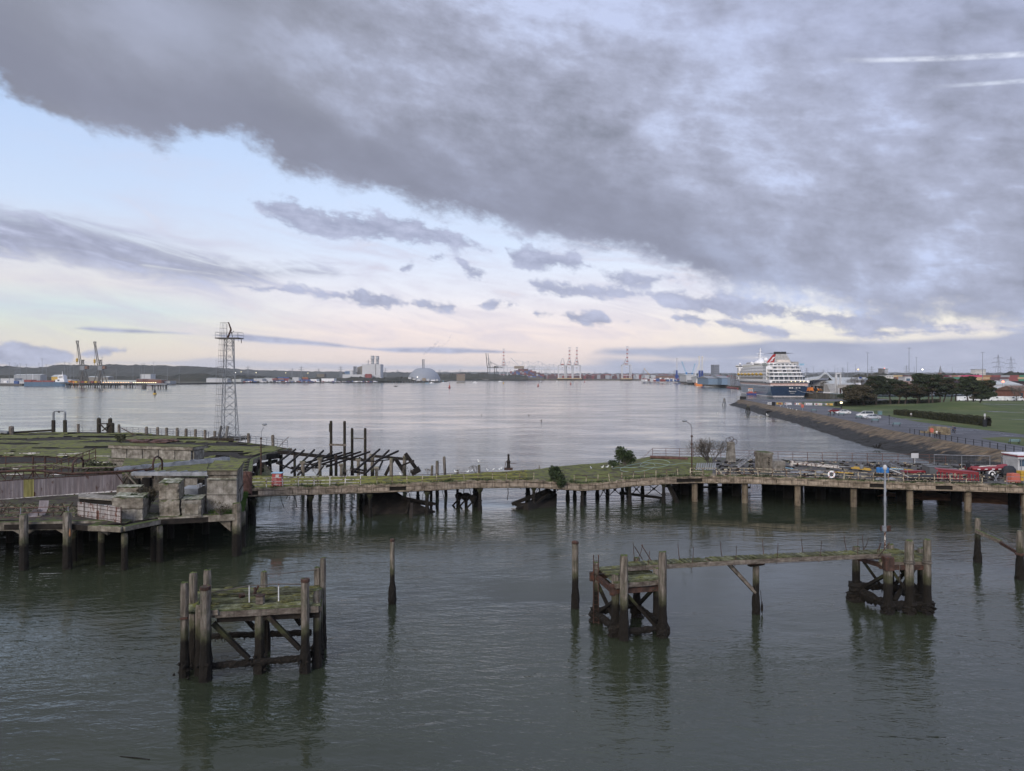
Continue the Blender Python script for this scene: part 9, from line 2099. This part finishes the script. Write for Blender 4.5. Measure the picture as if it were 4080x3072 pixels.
# pile tripods off the tip
for i,(px,py,h,sp,n_,lab)in enumerate(((2886,1616,4.1,1.3,3,'slim tripod of dark piles in the water left of the sea wall tip'),(2980,1642,3.6,1.3,6,'thick cluster of leaning mossy piles close under the sea wall'))):
 p=W(px,py,0);t=thing('pile_tripod',lab,'piles',p,'pile clusters off the sea wall')
 for k in range(n_):
  a_=2*math.pi*k/n_+.3;b=MB();b.tube([p+Vector((math.cos(a_)*sp,math.sin(a_)*sp,-1)),p+Vector((math.cos(a_)*.25,math.sin(a_)*.25,h))],.17 if n_==3 else.24,6,r2=.14);b.build('pile','timber',t)
  # wreckage at foot of the slope
p=W(3500,1786,.3);b=MB()
for k in range(8):q=p+Vector((rnd.uniform(-1.2,1.2),rnd.uniform(-.6,.6),0));b.beam(q,q+Vector((rnd.uniform(-.7,.7),0,rnd.uniform(.3,1.3))),.12)
tag(b.build('flotsam','weed'),'black tangle of driftwood at the foot of the sea wall slope','driftwood')
for i,(px,py)in enumerate(((3110,1619),(3120,1620),(3135,1619),(3139,1628),(3149,1630),(3158,1632),(3173,1635))):g=gull(px,py,3.0,'%s gull from the left standing on the promenade near the banners'%ORD[i],1.5,rz=i*.9);g.location.z=3.02
# ---- people
def skin_obj(name,mat,parent,pts,edges,rad,root=0,sub=1):
 me=bpy.data.meshes.new(name);me.from_pydata(pts,edges,[]);o=bpy.data.objects.new(name,me);COL.objects.link(o)
 md=o.modifiers.new('skin','SKIN');md.use_smooth_shade=True
 sl=me.skin_vertices[0].data if me.skin_vertices else None
 if sl is None:
  bm=bmesh.new();bm.from_mesh(me);bm.verts.layers.skin.verify();bm.to_mesh(me);bm.free();sl=me.skin_vertices[0].data
 for i,r_ in enumerate(rad):sl[i].radius=(r_,r_*.8)if isinstance(r_,(int,float))else r_
 sl[root].use_root=True
 if sub:o.modifiers.new('sub','SUBSURF').levels=1;o.modifiers[-1].render_levels=1
 me.materials.append(M[mat]);o.parent=parent;return o
def person(label,p,rz,coat,trousers,stride=.12,arms='down',hair='hair',h=1.72,bag=None):
 t=thing('person',label,'person',(0,0,0));s=h/1.75;sd=stride
 J=[(0,0,.95),(0,0,1.2),(0,0,1.42),(0,.0,1.52),(0,-.01,1.62),(0,-.01,1.70)]
 ed=[(0,1),(1,2),(2,3),(3,4),(4,5)];ra=[.15,.145,.12,.05,.09,.07]
 def limb(pts,rs,root):
  k=len(J);J.extend(pts);ra.extend(rs);ed.append((root,k));ed.extend((k+i,k+i+1)for i in range(len(pts)-1))
 for sx in(-1,1):
  limb([(sx*.1,0,.88),(sx*.11,-sd*sx*.5,.5),(sx*.11,sd*sx*.9,.08),(sx*.12,sd*sx*.9-.16,.04)],[.09,.06,.042,.035],0)
  if arms=='down':ap=[(sx*.2,0,1.4),(sx*.25,.03,1.12),(sx*.24,-.08*sx,.88),(sx*.235,-.1*sx,.78)]
  else:ap=[(sx*.2,0,1.4),(sx*.25,-.08,1.15),(sx*.08,-.26,1.22),(sx*.03,-.3,1.24)]
  limb(ap,[.06,.045,.035,.03],2)
 skin_obj('body','skin',t,J,ed,ra)
 cj=[(0,0,.82),(0,0,1.0),(0,0,1.22),(0,0,1.40),(0,.01,1.50)];ce=[(0,1),(1,2),(2,3),(3,4)];cr=[.185,.18,.18,.155,.075]
 for sx in(-1,1):
  k=len(cj);ap=[(sx*.2,0,1.4),(sx*.26,.03,1.12),(sx*.245,-.07*sx,.92)]if arms=='down' else[(sx*.2,0,1.4),(sx*.26,-.08,1.15),(sx*.12,-.22,1.20)]
  cj+=ap;cr+=[.085,.065,.055];ce+=[(3,k),(k,k+1),(k+1,k+2)]
 skin_obj('coat',coat,t,cj,ce,cr)
 tj=[(0,0,.92)];te=[];tr_=[.165]
 for sx in(-1,1):k=len(tj);tj+=[(sx*.1,0,.82),(sx*.11,-sd*sx*.5,.5),(sx*.11,sd*sx*.9,.12)];tr_+=[.105,.08,.062];te+=[(0,k),(k,k+1),(k+1,k+2)]
 skin_obj('trousers',trousers,t,tj,te,tr_)
 for sx in(-1,1):b=MB();b.box((sx*.115,sd*sx*.9-.05,0),(.11,.29,.09),taper=.8);b.build('shoe','tyre',t)
 b=MB();b.lathe((0,.015,1.62),[(.085,-.02),(.102,.04),(.09,.11),(.03,.15)],10);b.build('hair',hair,t,True)
 b=MB();b._add([(0,-.125,1.63),(-.015,-.09,1.62),(.015,-.09,1.62),(0,-.09,1.67)],[(0,1,2),(0,3,1),(0,2,3),(1,3,2)])
 b.build('nose','skin',t);b=MB()
 for sx in(-1,1):b.box((sx*.035,-.088,1.665),(.02,.012,.012))
 b.box((0,-.09,1.59),(.05,.01,.008));b.build('eyes_and_mouth','hair',t)
 if bag:b=MB();b.box((.3,0,.55),(.12,.3,.35));b.build('bag',bag,t)
 t.location=p;t.rotation_euler=(0,0,R(rz));t.scale=(s,s,s);return t
P3=lambda px,py:W(px,py,3.0)+Vector((0,0,.01))
person('person in a black coat, left of the couple by the bench near the red car',P3(3308,1658),20,'coat_black','coat_black')
person('person in black, right of the couple in front of the white saloon',P3(3325,1657),-30,'coat_black','jeans')
person('person in a grey-white jacket walking on the grass before the hedge',P3(3630,1664),170,'grey_light','coat_grey',.22)
person('taller person in a dark grey coat walking away beside the stone wall',P3(3797,1723),175,'coat_grey','coat_black',.25,h=1.8)
person('person in navy with a bag, right of the pair walking away beside the stone wall',P3(3804,1725),185,'coat_navy','coat_black',.25,bag='jeans')
person('person in a cream jacket standing at the promenade railing, holding something',P3(3732,1743),10,'coat_white','coat_black',.05,'up')
person('person in black leaning at the promenade railing beside the cream jacket',P3(3743,1747),0,'coat_black','coat_black',.06,'up')
person('worker in a yellow-green jacket on the quay under the terminal',AX(3278,575,4.0),10,'yellow_paint','coat_black')
person('worker in an orange jacket on the quay left of the yellow-jacketed worker',AX(3270,575,4.0),-10,'orange_paint','coat_black')
person('worker in dark blue on the quay right of the yellow-jacketed worker',AX(3287,573,4.0),0,'coat_navy','coat_black')
# ---- air
m,nt,v=vol_mat('haze_air',(0.93,0.96,1.0),0.00006)
v.inputs['Anisotropy'].default_value=0.2
b=MB();b.box((0,4650,-1.0),(28600,10500,112.0));o=b.build('haze','haze_air');o['kind']='stuff'
